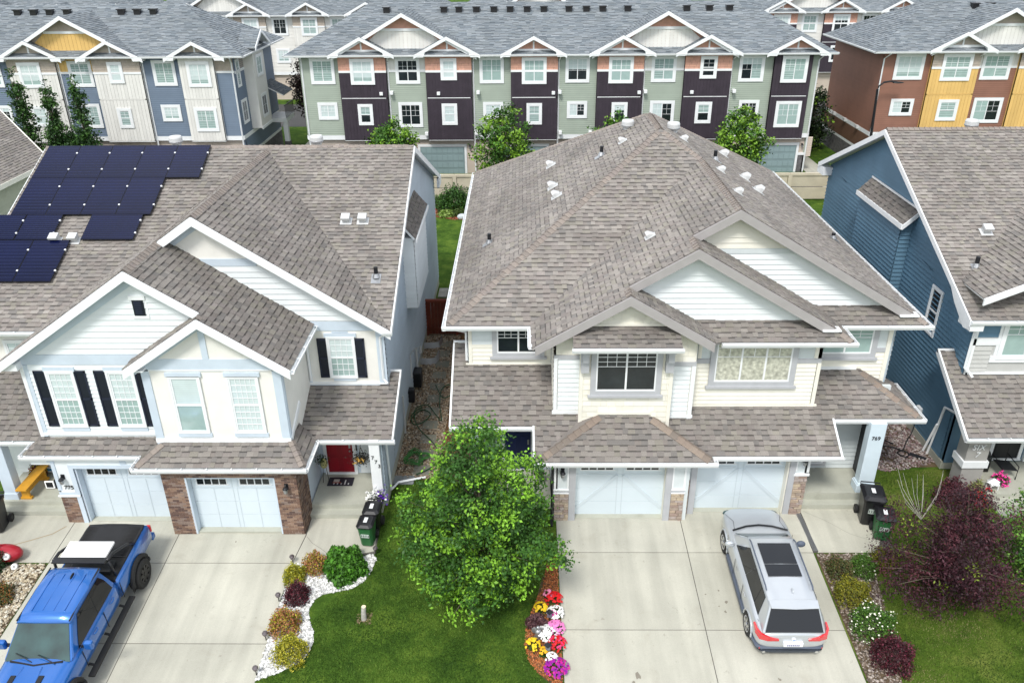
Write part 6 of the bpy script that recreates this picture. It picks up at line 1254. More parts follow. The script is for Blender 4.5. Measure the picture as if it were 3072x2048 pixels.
tree('dark_tree', 'dark maroon tree in the gap between the slate blue and sage townhouses', 'tree', -19.6, 77, [(2.5, .8), (4.0, 1.4), (5.6, 1.5), (7.0, 1.0), (7.8, .2)], [(.018, .010, .010), (.028, .014, .012), (.02, .018, .01)], 170, 22, .26, .3, .14, zb=0, bright=0, seed=4)
tree('dark_tree', 'dark green shrub-like tree in the gap before the rust brown end wall', 'tree', 26.2, 74, [(.2, .9), (1.5, 1.4), (3.2, 1.3), (4.6, .7), (5.3, .1)], [(.012, .028, .010), (.02, .04, .012)], 150, 22, .26, .28, .1, zb=0, bright=.05, seed=6)
shrub('rust_shrub', 'reddish shrub on the grass strip beside the sage townhouse end', 'shrub', -18.7, 69.5, 1.0, 1.5, [(.10, .035, .02), (.06, .05, .02)], 700, .18)
# shrubs of the white gravel bed
YEL = [(.26, .25, .012), (.38, .34, .015), (.15, .17, .012)]; ORG = [(.34, .16, .05), (.42, .20, .09), (.20, .20, .02), (.30, .10, .05), (.36, .32, .02)]; MAR = [(.055, .012, .018), (.035, .009, .014), (.08, .015, .022)]; LIM = [(.10, .16, .015), (.06, .12, .015), (.16, .20, .02)]
shrub('spirea', 'yellow-green spirea at the top of the white gravel beside the concrete', 'shrub', -7.15, 19.3, .37, .58, YEL, 1500, .045, tips=(.38, .38, .06), ntips=260)
shrub('barberry', 'dark maroon barberry in the white gravel below the yellow-green spirea', 'shrub', -6.88, 18.55, .40, .62, MAR, 1400, .05, tips=(.14, .015, .03), ntips=120)
shrub('spirea', 'orange and pink spirea touching the large green hydrangea', 'shrub', -6.6, 19.75, .42, .66, ORG, 1500, .05)
shrub('hydrangea', 'large rounded green leafy bush at the top of the white gravel bed', 'shrub', -5.62, 19.68, .68, .85, [(.045, .14, .012), (.06, .19, .016), (.08, .23, .02), (.035, .10, .01)], 3600, .115)
shrub('spirea', 'orange-pink and yellow spirea in the lower half of the white gravel', 'shrub', -7.0, 17.5, .50, .66, ORG, 1700, .055)
shrub('spirea', 'golden yellow spirea at the bottom of the white gravel bed', 'shrub', -6.6, 16.5, .50, .72, YEL, 2100, .045, tips=(.50, .46, .06), ntips=420)
# right-hand bed
shrub('shrub', 'mixed green-brown shrub at the gravel corner below the drain', 'shrub', 10.0, 19.65, .46, .5, [(.05, .08, .02), (.09, .10, .03), (.12, .08, .03)], 1200, .05)
shrub('shrub', 'green shrub with a few white blossoms below the walkway', 'shrub', 10.75, 19.7, .46, .62, [(.05, .12, .015), (.08, .17, .02)], 1300, .045, flower=(.75, .75, .6), nfl=40)
shrub('shrub', 'olive yellow shrub at the walkway corner under the green bin', 'shrub', 11.5, 20.0, .46, .6, [(.14, .14, .012), (.20, .19, .015), (.08, .09, .012)], 1300, .05)
shrub('shrub', 'golden-yellow shrub beside the driveway edge below the mixed shrub', 'shrub', 10.05, 18.65, .60, .66, [(.16, .16, .012), (.24, .22, .015), (.09, .11, .012)], 1900, .05)
shrub('potentilla', 'green potentilla dotted with white flowers beside the driveway', 'shrub', 10.25, 17.5, .70, .75, [(.05, .13, .015), (.09, .19, .02), (.03, .08, .01)], 2200, .05, flower=(.85, .85, .70), nfl=120, fs=.055)
shrub('barberry', 'round dark maroon barberry at the lower right of the driveway', 'shrub', 10.4, 16.45, .62, .78, MAR, 2300, .05, tips=(.13, .015, .035), ntips=250)
# left edge
shrub('juniper', 'dark green juniper cut by the left picture edge above the red ball', 'shrub', -16.95, 19.75, .5, .95, [(.012, .035, .012), (.02, .05, .016)], 1600, .06)
shrub('shrub', 'orange and green shrub in the tan pebbles at the left edge', 'shrub', -16.1, 18.5, .48, .6, [(.10, .10, .02), (.05, .08, .02), (.30, .12, .03)], 1500, .05)
shrub('potted_flowers', 'orange and yellow flowers in a dark pot behind the yellow bench', 'flowers', -17.55, 23.95, .30, .55, [(.45, .10, .02), (.10, .02, .02), (.05, .08, .02)], 700, .07, flower=(.75, .55, .04), nfl=70, z=.4)
# back yard
shrub('bush', 'large dark green bush against the concrete fence in the back yard', 'shrub', -4.75, 56.3, 1.3, 1.9, GR, 2600, .13); shrub('bush', 'small light green bush left of the large one by the fence', 'shrub', -6.0, 57.0, .75, .9, [(.06, .14, .02), (.04, .10, .015)], 1100, .10)
shrub('hosta', 'yellow-green leafy hostas at the edge of the red mulch', 'shrub', -5.3, 54.9, .6, .35, [(.14, .24, .03), (.22, .30, .08)], 500, .16); shrub('bush', 'low olive bush in the red mulch beside the grey rock', 'shrub', -4.35, 54.9, .6, .5, [(.07, .11, .02), (.04, .08, .015)], 700, .10)
mb = MB(); mb.ell((-4.15, 54.2, .15), .35, .25, .22, 8, 6, 0, (.50, .53, .56)); tag(mb.build('rock', 'pebble'), 'pale grey rock at the edge of the red mulch in the back yard', 'rock')
chips('red_mulch', [(-7.5, 54.4), (-6.0, 54.6), (-4.8, 53.9), (-3.2, 54.0), (-3.2, 57.9), (-7.5, 57.9)], 5000, .12, [(.36, .085, .06), (.28, .06, .045), (.42, .12, .08)])
# porch of the blue house
shrub('maroon_shrub', 'maroon shrub in front of the taupe pillar of the blue house', 'shrub', 15.0, 22.9, .62, 1.1, MAR+[(.12, .03, .04)], 1500, .06); shrub('red_flowers', 'red flower clump at the foot of the steps by the white lantern', 'flowers', 15.9, 22.9, .26, .4, [(.05, .12, .02)], 400, .06, flower=(.65, .01, .02), nfl=150, fs=.08)
shrub('red_flowers', 'smaller red flower clump nearest the white lantern', 'flowers', 16.35, 23.1, .2, .4, [(.05, .12, .02)], 250, .06, flower=(.68, .01, .03), nfl=90, fs=.08); shrub('pink_flowers', 'bright pink flowers on the porch steps of the blue house', 'flowers', 16.95, 23.6, .30, .5, [(.06, .05, .05), (.05, .12, .02)], 500, .06, flower=(.85, .07, .35), nfl=160, z=.2, fs=.09)
shrub('spiky_plant', 'pale spiky grass plant beside the taupe pillar', 'plant', 15.95, 23.4, .32, .7, [(.30, .30, .10), (.20, .25, .07)], 420, .34, aspect=.08)
shrub('green_shrub', 'dark green shrub under the purple-leaved tree near the steps', 'shrub', 15.3, 21.3, .6, .7, GR, 1200, .08)
# flower bed beside the centre driveway
bed = [(1.12, 15.0), (1.12, 20.3), (.85, 20.3), (.62, 19.0), (.30, 18.2), (.10, 17.4), (.06, 16.9), (.16, 16.4), (.42, 16.0), (.75, 15.72), (1.0, 15.4)]
sheet('mulch_bed', [(.06, 16.9), (.42, 16.0), (1.12, 15.3), (1.12, 20.3), (.62, 19.4)], .012, 'dirt'); chips('orange_mulch', bed, 5200, .075, [(.50, .17, .05), (.42, .13, .04), (.58, .24, .10), (.34, .10, .035)])
def flowers(label, x, y, r, col, n=60, leafcol=(.035, .09, .02), fs=.068, h=.28, cat='flowers'):
    n = int(n*1.8); r *= 1.08
    z0 = gz(y); t = thing('flower_clump', label, cat, (x, y, z0), 'flowers in the orange mulch bed')
    d = rg.normal(size=(260, 3)); d /= np.linalg.norm(d, axis=1)[:, None]; d[:, 2] = np.abs(d[:, 2]); C = np.array([x, y, z0])+d*np.array([r, r, h])*rg.uniform(.3, .95, (260, 1)); leaves('foliage', t, C, .06, np.tile(leafcol, (260, 1))*rg.uniform(.6, 1.3, (260, 1)))
    # blossoms: five-petal discs facing up and outwards
    V, F, CC = [], [], []; cols = col if isinstance(col[0], tuple) else [col]
    for k in range(n):
        a = rg.uniform(0, 6.28); rr = r*math.sqrt(rg.uniform(0, 1)); zz = z0+h*math.sqrt(max(.05, 1-(rr/r)**2*.8))+.03; c = Vector((x+rr*math.cos(a), y+rr*math.sin(a), zz))
        nrm_ = Vector((math.cos(a)*rr/r*.8, math.sin(a)*rr/r*.8-.35, 1)).normalized(); u_ = nrm_.orthogonal().normalized(); v_ = nrm_.cross(u_); cl = cols[int(rg.integers(0, len(cols)))]; g = rg.uniform(.85, 1.1); s_ = fs*rg.uniform(.4, .62); ph = rg.uniform(0, 6.28)
        for j in range(5):
            th = ph+j*1.2566; n0 = len(V); p = lambda rad, an, dz_: c+(u_*math.cos(an)+v_*math.sin(an))*rad+nrm_*dz_
            V += [tuple(c), tuple(p(s_*.8, th-.55, .008)), tuple(p(s_, th, .004)), tuple(p(s_*.8, th+.55, .008))]; F.append((n0, n0+1, n0+2, n0+3)); CC.append((cl[0]*g, cl[1]*g, cl[2]*g))
    npmesh('blossoms', np.array(V), np.array(F), np.array(CC), 'petal', t, 'stuff'); return t
RED, WHT, PNK, YLW, MAG, PUR = (.62, .008, .012), (.82, .82, .80), (.78, .22, .52), (.80, .55, .02), (.55, .02, .25), (.28, .01, .30)
flowers('red geraniums nearest the house in the orange mulch bed', .95, 18.45, .26, RED, 55); flowers('pink geranium beside the topmost red geraniums', .78, 18.62, .13, (.85, .28, .45), 20); flowers('yellow flowers under the tree left of the white petunias', .55, 18.1, .20, YLW, 32, fs=.07)
flowers('arc of white petunias round the dark lantern, upper group', 1.0, 17.95, .24, WHT, 50); flowers('magenta flowers amid the upper white petunias', .92, 17.85, .12, MAG, 18); flowers('pink-lilac petunias at the driveway edge in mid bed', .98, 17.4, .25, PNK, 60); flowers('large mound of white petunias in the middle of the bed', .72, 17.2, .29, WHT, 75)
flowers('yellow marigolds at the left tip of the mulch bed', .30, 16.8, .22, YLW, 20, fs=.08); flowers('red petunias at the driveway edge below the white mound', .98, 16.85, .27, [RED, RED, (.7, .05, .2)], 65); flowers('yellow-orange blossoms beside the lower dark lantern', .60, 16.55, .14, (.78, .42, .02), 16, fs=.07)
flowers('white petunias among the purple ones at the bottom of the bed', .82, 16.35, .17, WHT, 26); flowers('deep purple and magenta petunias at the bottom tip of the bed', .95, 16.05, .33, [PUR, PUR, MAG], 95); 
shrub('heuchera', 'dusky maroon-brown leafy plant at the left of the flower bed', 'plant', .42, 17.6, .30, .35, [(.10, .045, .05), (.16, .08, .08), (.07, .03, .035)], 900, .07)
def gnome(x, y):
    z0 = gz(y); t = thing('garden_statue', 'small grey stone angel figure in the flower bed', 'statue', (x, y, z0)); mb = MB()
    mb.lathe((x, y, z0), [(.11, 0), (.12, .05), (.08, .2), (.10, .30), (.05, .36)], 12); mb.ell((x, y, z0+.42), .06, .06, .07, 10, 8); mb.build('figure', 'metal', t, smooth=True)
    mb = MB(); mb.ell((x-.1, y+.04, z0+.28), .09, .02, .12, 8, 6); mb.build('wing', 'metal', t); mb = MB(); mb.ell((x+.1, y+.04, z0+.28), .09, .02, .12, 8, 6); mb.build('wing', 'metal', t)
gnome(.45, 17.15)
def minilantern(x, y, label):
    z0 = gz(y); t = thing('garden_lantern', label, 'lantern', (x, y, z0)); mb = MB(); mb.tube([(x, y, z0), (x, y, z0+.25)], .012, 6); mb.build('stake', 'black', t); mb = MB(); mb.box(x-.07, x+.07, y-.07, y+.07, z0+.22, z0+.38, 0, (.8, .9, 1)); mb.build('lamp_body', 'metal', t)
    mb = MB(); mb.lathe((x, y, z0), [(.13, .38), (.02, .47)], 4); mb.build('lamp_cap', 'black', t)
minilantern(.80, 17.75, 'dark garden lantern inside the arc of white petunias'); minilantern(.72, 16.6, 'dark garden lantern above the purple petunias')
# white gravel bed
wbed = [(-7.41, 15.72), (-6.78, 15.99), (-6.24, 16.35), (-6.12, 16.65), (-6.06, 17.0), (-6.15, 17.35), (-6.36, 17.78), (-6.46, 18.13), (-6.38, 18.5), (-6.16, 18.72), (-5.85, 18.80), (-5.29, 18.95), (-4.96, 19.25), (-4.8, 19.65), (-4.73, 20.2), (-4.85, 20.35), (-6.5, 19.95), (-7.36, 19.95), (-7.38, 18.0)]
mbb = MB(); mbb.poly([(x, y, gz(y)+.014) for x, y in wbed]); mbb.build('gravel_bed', M('pale_grit', (.45, .45, .43), .9, .2, 20), kind='structure')
pebbles('white_gravel', wbed, 4200, (.028, .055), [(.78, .78, .76), (.70, .70, .68), (.60, .60, .58), (.84, .84, .82), (.48, .48, .47)])
# alley between the duplexes
alley = [(-4.7, 24.25), (-3.15, 24.25), (-3.05, 30), (-3.05, 36), (-4.72, 36)]
sheet('alley_soil', [(-4.73, 24.2), (-1.85, 24.2), (-1.85, 40.6), (-4.73, 40.6)], .01, 'dirt')
pebbles('river_gravel', alley, 7500, (.03, .06), [(.34, .26, .17), (.42, .34, .24), (.26, .20, .14), (.50, .44, .35), (.30, .20, .12), (.22, .18, .14)], .015)
chips('cedar_mulch', [(-3.1, 24.2), (-2.6, 24.2), (-2.5, 30), (-2.6, 36), (-3.0, 36)], 3800, .08, [(.30, .15, .06), (.22, .10, .04), (.38, .20, .09)])
for i in range(11):
    y = 24.75+i*1.03; x = -3.72+rnd.uniform(-.06, .06); g = rnd.uniform(.85, 1.1); mb = MB(); mb.box(x-.31, x+.31, y-.31, y+.31, .0, .06, 0, (g*.50, g*.51, g*.48)); o = mb.build('stepping_stone', 'concrete', bevel=.02)
    tag(o, 'square grey stepping stone, number %d from the front of the gravel alley' % (i+1), 'paving stone', 'stepping stones in the alley'); o['label'] = ['grey stepping stone at the front end of the gravel alley', 'grey stepping stone under the green hose coil', 'grey stepping stone just behind the green hose coil', 'grey stepping stone where the hose crosses it', 'grey stepping stone between the two hose loops', 'grey stepping stone beside the far hose loop', 'grey stepping stone just past the dark hose end', 'grey stepping stone before the near window well', 'grey stepping stone beside the near window well rim', 'grey stepping stone beside the far window well rim', 'grey stepping stone closest to the wooden gate'][i]
for i in range(4):
    for j in range(2):
        mb = MB(); mb.box(-4.6+i*.5, -4.13+i*.5, 40.7+j*.62, 41.28+j*.62, .0, .05, 0, (.9, .9, .95)); o = mb.build('paver', 'concrete'); tag(o, 'pale concrete paver behind the wooden gate, %s of the %s row' % (['leftmost', 'second', 'third', 'rightmost'][i], ['nearer', 'farther'][j]), 'paving stone', 'pavers behind the gate')
# hose and window wells
h = thing('garden_hose', 'green garden hose coiled and snaking over the gravel alley', 'hose', (-3.9, 26, 0)); pts = []
for k in range(120): a = k*.42; r_ = .50-.0018*k; r_ = .34+.16*math.sin(k*1.37)*math.cos(k*.31); pts.append((-4.05+r_*math.cos(a)+.10*math.sin(k*.23), 25.45+r_*1.1*math.sin(a)+.08*math.cos(k*.17), .08+.0009*k))
mb = MB(); mb.tube(pts, .016, 5); mb.build('coil', M('light_hose', (.06, .22, .05), .45, .1), h)
import itertools
def curve(P_, n=10):
    out = []
    for i in range(len(P_)-1):
        p0, p1, p2, p3 = [Vector(P_[max(0, min(len(P_)-1, k))]) for k in (i-1, i, i+1, i+2)]
        for j in range(n): t = j/n; out.append(.5*((2*p1)+(p2-p0)*t+(2*p0-5*p1+4*p2-p3)*t*t+(-p0+3*p1-3*p2+p3)*t**3))
    out.append(Vector(P_[-1])); return out
mb = MB(); mb.tube(curve([(-3.9, 24.4, .1), (-3.35, 24.9, .1), (-3.2, 25.7, .1), (-3.5, 26.5, .1), (-4.1, 27.4, .1), (-4.4, 28.2, .1), (-4.45, 29.0, .1), (-4.0, 29.3, .1), (-3.6, 28.6, .1), (-3.3, 28.1, .1), (-3.5, 29.5, .1), (-3.5, 30.6, .1), (-3.2, 31.0, .1), (-3.0, 30.3, .1), (-3.4, 29.9, .1), (-3.8, 31.0, .1)]), .022, 6); mb.build('loop', 'hose', h)
mb = MB(); mb.tube(curve([(-4.5, 28.3, .1), (-4.2, 28.9, .1), (-3.8, 28.6, .1), (-4.0, 28.0, .1), (-4.4, 27.8, .1), (-4.55, 28.5, .12), (-4.2, 29.1, .12)]), .022, 6); mb.build('loop', 'hose', h)
for yy, lb in ((33.0, 'near corrugated steel window well against the left duplex wall'), (34.6, 'far corrugated steel window well beside the wooden gate')):
    t = thing('window_well', lb, 'window well', (-4.4, yy+.4, 0)); mb = MB()
    for k in range(7):
        r_ = .78+(.02 if k % 2 else 0); z = k*.05; path = [(-4.72, yy-.0, z+.02), (-4.2, yy, z+.02), (-4.0, yy+.1, z+.02), (-3.92, yy+.35, z+.02), (-3.92, yy+.8, z+.02)] ; path = [(x+(.02 if k % 2 else 0), y, zz) for x, y, zz in path]; mb.tube(path, .03, 5)
    mb.build('corrugated_shell', 'metal', t)
mb = MB(); mb.box(-4.7, -3.95, 23.9, 24.4, .0, .06, 0, (.45, .5, .6)); tag(mb.build('splash_mat', 'concrete', bevel=.02), 'grey-blue splash mat under the downspout end at the alley front', 'mat')
# gravel on the right, cable, box
sheet('gravel_soil', [(12.7, 24.9), (15.5, 25.0), (15.5, 40), (12.7, 40)], .01, 'dirt'); pebbles('red_gravel', [(12.5, 24.95), (13.6, 24.7), (14.6, 24.9), (15.5, 25.3), (15.5, 34), (12.7, 34)], 6500, (.03, .065), [(.26, .20, .19), (.18, .15, .15), (.34, .28, .26), (.42, .38, .36), (.20, .13, .13)], .015)
mb = MB(); mb.tube(curve([(15.5, 27.2, 1.2), (15.35, 27.0, .3), (15.0, 26.6, .1), (14.6, 26.0, .1), (14.3, 25.8, .1), (14.5, 25.5, .1), (14.7, 25.8, .1), (14.2, 26.2, .1), (13.8, 26.3, .1), (14.0, 26.7, .1), (14.4, 26.4, .1)]), .022, 6); tag(mb.build('power_cable', 'black'), 'black power cable lying in a tangle on the reddish gravel', 'cable')
mb = MB(); mb.fbox(lambda u, v, w: (15.0+u*.8+w*.6, 25.6-u*.6+w*.8, v), -.3, .3, .02, .1, -.08, .08); tag(mb.build('power_strip', 'black', bevel=.02), 'black power strip lying on the gravel by the blue wall', 'power strip')
mb = MB(); mb.box(15.42, 15.55, 27.0, 27.3, .9, 1.3); mb.build('outlet_cover', 'white', HC)
# left pebbles and right bed
tanbed = [(-18.5, 16.3), (-15.33, 16.3), (-15.33, 19.92), (-16.4, 19.92), (-18.5, 19.7)]; sheet('pebble_bed', tanbed, .01, 'dirt'); pebbles('tan_pebbles', tanbed, 4200, (.03, .065), [(.45, .38, .26), (.55, .49, .37), (.34, .28, .2), (.62, .58, .48)], .015)
rbed = [(9.48, 15.0), (10.2, 15.2), (10.9, 17.0), (11.0, 19), (11.3, 20.4), (9.55, 20.42), (9.55, 18)]; sheet('shrub_bed', [(9.5, 15.0), (10.3, 15.0), (11.3, 20.42), (9.5, 20.42)], .012, 'dirt'); pebbles('bed_pebbles', rbed, 3200, (.025, .05), [(.16, .12, .09), (.24, .19, .15), (.10, .08, .06), (.36, .31, .27)], .015)
# grass blades
bedh = [wbed, bed]
blades('lawn_grass', [(-7.4, 15.0), (1.12, 15.0), (1.12, 20.4), (.9, 22.0), (-1.8, 22.8), (-2.2, 24.2), (-4.6, 24.2), (-4.76, 20.4), (-7.4, 15.7)], 60000, (.03, .065), [(.022, .062, .008), (.044, .100, .013), (.075, .150, .020), (.125, .205, .03)], bedh)
blades('dry_grass', [(10.2, 15), (17.5, 15), (17.5, 22), (15.4, 22.3), (15.2, 24.7), (12.3, 24.8), (12.25, 20.4), (11.2, 20.3), (10.9, 17)], 42000, (.03, .07), [(.03, .065, .010), (.055, .105, .014), (.085, .14, .02), (.14, .18, .04), (.21, .20, .08)])
# ================================================================ SMALL THINGS
for (x, y, lb) in ((-7.38, 19.98, 'small round path light at the upper tip of the white gravel'), (-7.44, 18.45, 'small round path light beside the dark barberry'), (-7.42, 15.9, 'small round path light at the lower tip of the white gravel'), (-4.76, 20.35, 'small round path light under the green bin wheel'), (-7.46, 17.05, 'small dark path light beside the lower orange spirea')):
    z0 = gz(y); t = thing('path_light', lb, 'path light', (x, y, z0), 'path lights'); mb = MB(); mb.tube([(x, y, z0-.02), (x, y, z0+.26)], .016, 6); mb.build('stake', 'black', t); mb = MB(); mb.lathe((x, y, z0), [(.05, .2), (.075, .26), (.085, .30), (.06, .34), (.0, .35)], 14, 0, (.5, .42, .42), False); mb.build('lamp_head', 'metal', t)
t = thing('stump', 'short sawn-off grey tree stump in the lawn', 'stump', (-4.73, 17.8, gz(17.8))); z0 = gz(17.8); mb = MB(); mb.tube([(-4.73, 17.8, z0-.02), (-4.72, 17.8, z0+.25), (-4.70, 17.82, z0+.5)], [.085, .075, .07], 12); mb.build('trunk', 'barkgrey', t); mb = MB(); mb.lathe((-4.70, 17.82, z0), [(.066, .5), (.064, .506), (.03, .507)], 12, 0, (2.2, 1.9, 1.4)); mb.build('cut_face', 'barkgrey', t)
chips('wood_chips', [(-4.95, 17.6), (-4.5, 17.6), (-4.5, 18.0), (-4.95, 18.0)], 160, .06, [(.30, .22, .12), (.2, .15, .09)])
def bin_(name, label, x, y, rz, body, h=1.25, w=.36, d=.42, mark=0):
    z0 = gz(y); t = thing(name, label, 'bin', (0, 0, 0), 'wheeled bins', local=True); M_ = 'plastic_'+body
    def ring(hw, hd, z, r=.06): return [(-hw+r, -hd, z), (hw-r, -hd, z), (hw, -hd+r, z), (hw, hd-r, z), (hw-r, hd, z), (-hw+r, hd, z), (-hw, hd-r, z), (-hw, -hd+r, z)]
    mb = MB(); rs = [ring(w*.78, d*.72, .04), ring(w*.82, d*.76, .25), ring(w*.96, d*.94, h*.80), ring(w*1.03, d*1.02, h*.82), ring(w*1.03, d*1.02, h*.86)]
    for a, b in zip(rs, rs[1:]):
        for i in range(8): j = (i+1) % 8; mb.poly([a[i], a[j], b[j], b[i]])
    mb.poly(rs[0][::-1]); mb.poly(rs[-1]); mb.build('body', M_, t, bevel=.006)
    mb = MB(); a = ring(w*1.08, d*1.08, h*.865, .08); b = ring(w*1.08, d*1.08, h*.90, .08); c = ring(w*.80, d*.80, h*.955, .08); e = [(p[0], p[1]+.03, h*.965) for p in ring(w*.6, d*.6, 0, .08)]
    for p, q in ((a, b), (b, c), (c, e)):
        for i in range(8): j = (i+1) % 8; mb.poly([p[i], p[j], q[j], q[i]])
    mb.poly(e); mb.poly(a[::-1]); mb.build('lid', 'plastic_black', t, smooth=False, bevel=.004)
    mb = MB(); mb.tube([(-w*.9, d*1.12, h*.86), (-w*.9, d*1.3, h*.9), (w*.9, d*1.3, h*.9), (w*.9, d*1.12, h*.86)], .022, 6); mb.build('handle', 'plastic_black', t)
    for s_ in (-1, 1):
        mb = MB(); mb.tube([(s_*(w*.80), d*.86, .15), (s_*(w*1.04), d*.86, .15)], .15, 18); mb.tube([(s_*w*1.04, d*.86, .15), (s_*(w*1.07), d*.86, .15)], .07, 10, 0, (3, 3, 3)); mb.build('wheel', 'rubber', t)
    mb = MB(); mb.fbox(lambda u, v, q: (u, v, h*.967+q), -.07, .05, -.12, .12, .0, .004, 0, (.7, .72, .72)); mb.build('label', 'vinyl', t)
    mb = MB(); P = lambda u, v, q: (u, -d*(.79+.20*(v/h))-q, v); cc = (.55, .62, .58)
    for q in ((-.14, .14, .72, .735), (-.14, .14, .56, .575), (-.14, -.125, .56, .735), (.125, .14, .56, .735)): mb.fbox(P, *[q[0], q[1], q[2]*h/1.25, q[3]*h/1.25], .0, .022, 0, cc)
    for k in range(3):
        for r_ in range(2): mb.fbox(P, -.1+k*.075, -.05+k*.075, (.60+r_*.06)*h/1.25, (.635+r_*.06)*h/1.25, .0, .022, 0, cc)
    mb.build('city_mark', 'vinyl', t)
    t.location = (x, y, z0+.03); t.rotation_euler = (R(2.5), 0, R(rz)); return t
bin_('wheeled_bin', 'green wheeled bin with a black lid beside the red-door porch', -5.08, 20.9, -6, 'green', .98, .255, .31); bin_('wheeled_bin', 'black wheeled bin right behind the green one by the red-door porch', -4.98, 21.5, -4, 'black', 1.02, .265, .32)
bin_('wheeled_bin', 'green wheeled bin with a black lid at the right end of the walkway', 11.86, 21.2, -14, 'green', 1.05, .29, .34); bin_('wheeled_bin', 'tall black wheeled bin behind the green one by the tall porch column', 11.70, 21.95, -10, 'black', 1.30, .34, .42)
bin_('wheeled_bin', 'black wheeled bin cut by the left edge near the yellow bench', -17.75, 21.5, 8, 'black', 1.25, .32, .4)
# planter, basket, bird, mat, bench, pot, sign
t = thing('planter', 'black pot of white and purple petunias at the foot of the 773 column', 'planter', (-4.98, 22.35, .18)); mb = MB(); mb.lathe((-4.98, 22.35, .18), [(.14, 0), (.2, .32), (.22, .36)], 16); mb.build('pot', 'plastic_black', t)
C = np.array([-4.98, 22.35, .66])+rg.normal(0, 1, (500, 3))*np.array([.13, .13, .09]); leaves('foliage', t, C, .06, np.tile((.03, .06, .02), (500, 1))); C = np.array([-4.98, 22.33, .72])+rg.normal(0, 1, (150, 3))*np.array([.17, .12, .10]); cc = np.tile(np.array(WHT), (150, 1)); cc[C[:, 0] > -4.97] = (.10, .02, .35); cc[::7] = WHT; leaves('blossoms', t, C, .085, cc, 'petal', 1, .95)
mb = MB(); mb.tube([(-5.0+.09*math.cos(a/3), 22.18, .78+.09*math.sin(a/3)) for a in range(0, 17)], .012, 5, 0, (.8, .8, .8)); mb.build('ornament', 'white', t)
t = thing('hanging_basket', 'hanging basket of yellow and purple flowers beside the red door', 'basket', (-5.6, 23.6, 1.5)); mb = MB(); mb.lathe((-5.6, 23.3, 1.38), [(.03, 0), (.13, .06), (.17, .16)], 14); mb.build('basket', 'black', t)
for a in (0, 2.1, 4.2): mb = MB(); mb.tube([(-5.6+.16*math.cos(a), 23.3+.16*math.sin(a), 1.54), (-5.6, 23.3, 2.1)], .006, 4); mb.build('chain', 'black', t)
C = np.array([-5.6, 23.3, 1.62])+rg.normal(0, 1, (500, 3))*np.array([.18, .13, .10]); leaves('foliage', t, C, .07, np.tile((.05, .05, .04), (500, 1))*rg.uniform(.6, 1.5, (500, 1))); C = np.array([-5.66, 23.2, 1.55])+rg.normal(0, 1, (60, 3))*np.array([.07, .05, .06]); leaves('blossoms', t, C, .09, np.tile((.80, .50, .12), (60, 1)), 'petal', 1, .95)
mb = MB(); mb.tube([(-5.6, 24.1, 2.2), (-5.6, 23.7, 2.25), (-5.6, 23.3, 2.1)], .012, 5); mb.build('bracket', 'black', t)
t = thing('flamingo_planter', 'tall bird-shaped planter on thin legs left of the red door', 'planter', (-7.05, 23.7, .36)); mb = MB(); mb.ell((-7.02, 23.6, 1.15), .13, .17, .17, 10, 8); mb.tube([(-6.95, 23.5, 1.2), (-6.9, 23.42, 1.4), (-6.96, 23.4, 1.5)], [.04, .03, .035], 6); mb.build('bird_body', M('straw', (.38, .36, .16), .8, .2, 9), t)
for s_ in (-.05, .06): mb = MB(); mb.tube([(-7.02+s_, 23.6, 1.0), (-7.02+s_*2, 23.55, .37)], .01, 5); mb.build('leg', 'black', t)
C = np.array([-7.06, 23.62, 1.30])+rg.normal(0, 1, (260, 3))*np.array([.10, .10, .08]); leaves('foliage', t, C, .06, np.tile((.03, .07, .015), (260, 1)))
t = thing('doormat', 'charcoal doormat with small white and red figures before the red door', 'mat', (-6.3, 23.6, .36)); P = lambda u, v, w: (-6.5+u, 23.6+v, .365+w); mb = MB(); mb.fbox(P, -.45, .45, -.24, .24, 0, .02, 0, (2.2, 2.2, 2.4)); mb.build('mat', 'black', t); mb = MB(); mb.fbox(P, -.26, -.05, -.05, .12, .02, .026, 0, (.5, .45, .4)); mb.fbox(P, -.28, .02, -.10, -.05, .02, .027, 0, (.3, .05, .03))
for k in range(5): mb.fbox(P, -.24+k*.13, -.20+k*.13, -.18, -.10 if k != 3 else .08, .02, .026, 0, (.6, .6, .58))
mb.build('printed_figures', 'vinyl', t)
t = thing('bench', 'mustard yellow wooden bench on the left porch', 'bench', (-17.3, 23.2, .36)); mb = MB(); mb.box(-17.5, -17.12, 22.45, 23.95, .80, .86); mb.build('seat', 'wood_y', t, bevel=.008)
for yy in (22.66, 23.74): mb = MB(); mb.box(-17.44, -17.18, yy-.04, yy+.04, .42, .80); mb.box(-17.5, -17.12, yy-.06, yy+.06, .36, .44); mb.build('leg', 'wood_y', t)
mb = MB(); mb.box(-17.33, -17.29, 22.7, 23.7, .5, .6); mb.build('stretcher', 'wood_y', t)
t = thing('yard_sign', 'teal and white sign board leaning on the porch wall behind the bench', 'sign', (-17.2, 24.1, .4)); P = Fs(24.1); mb = MB(); mb.fbox(P, -17.55, -16.75, .45, 1.05, .01, .03, 0, (.75, .78, .78)); mb.build('board', 'vinyl', t); mb = MB(); mb.fbox(P, -17.55, -16.75, .92, 1.05, .031, .036, 0, (.02, .35, .45)); mb.fbox(P, -17.55, -16.75, .5, .6, .031, .036, 0, (.03, .22, .40)); mb.build('teal_band', 'vinyl', t); text(t, 'ASTA', P, -17.25, .66, .14, 'black', .034, name='lettering'); mb = MB(); mb.fbox(P, -16.88, -16.82, .68, .76, .031, .036, 0, (.7, .02, .02)); mb.build('red_mark', 'vinyl', t)
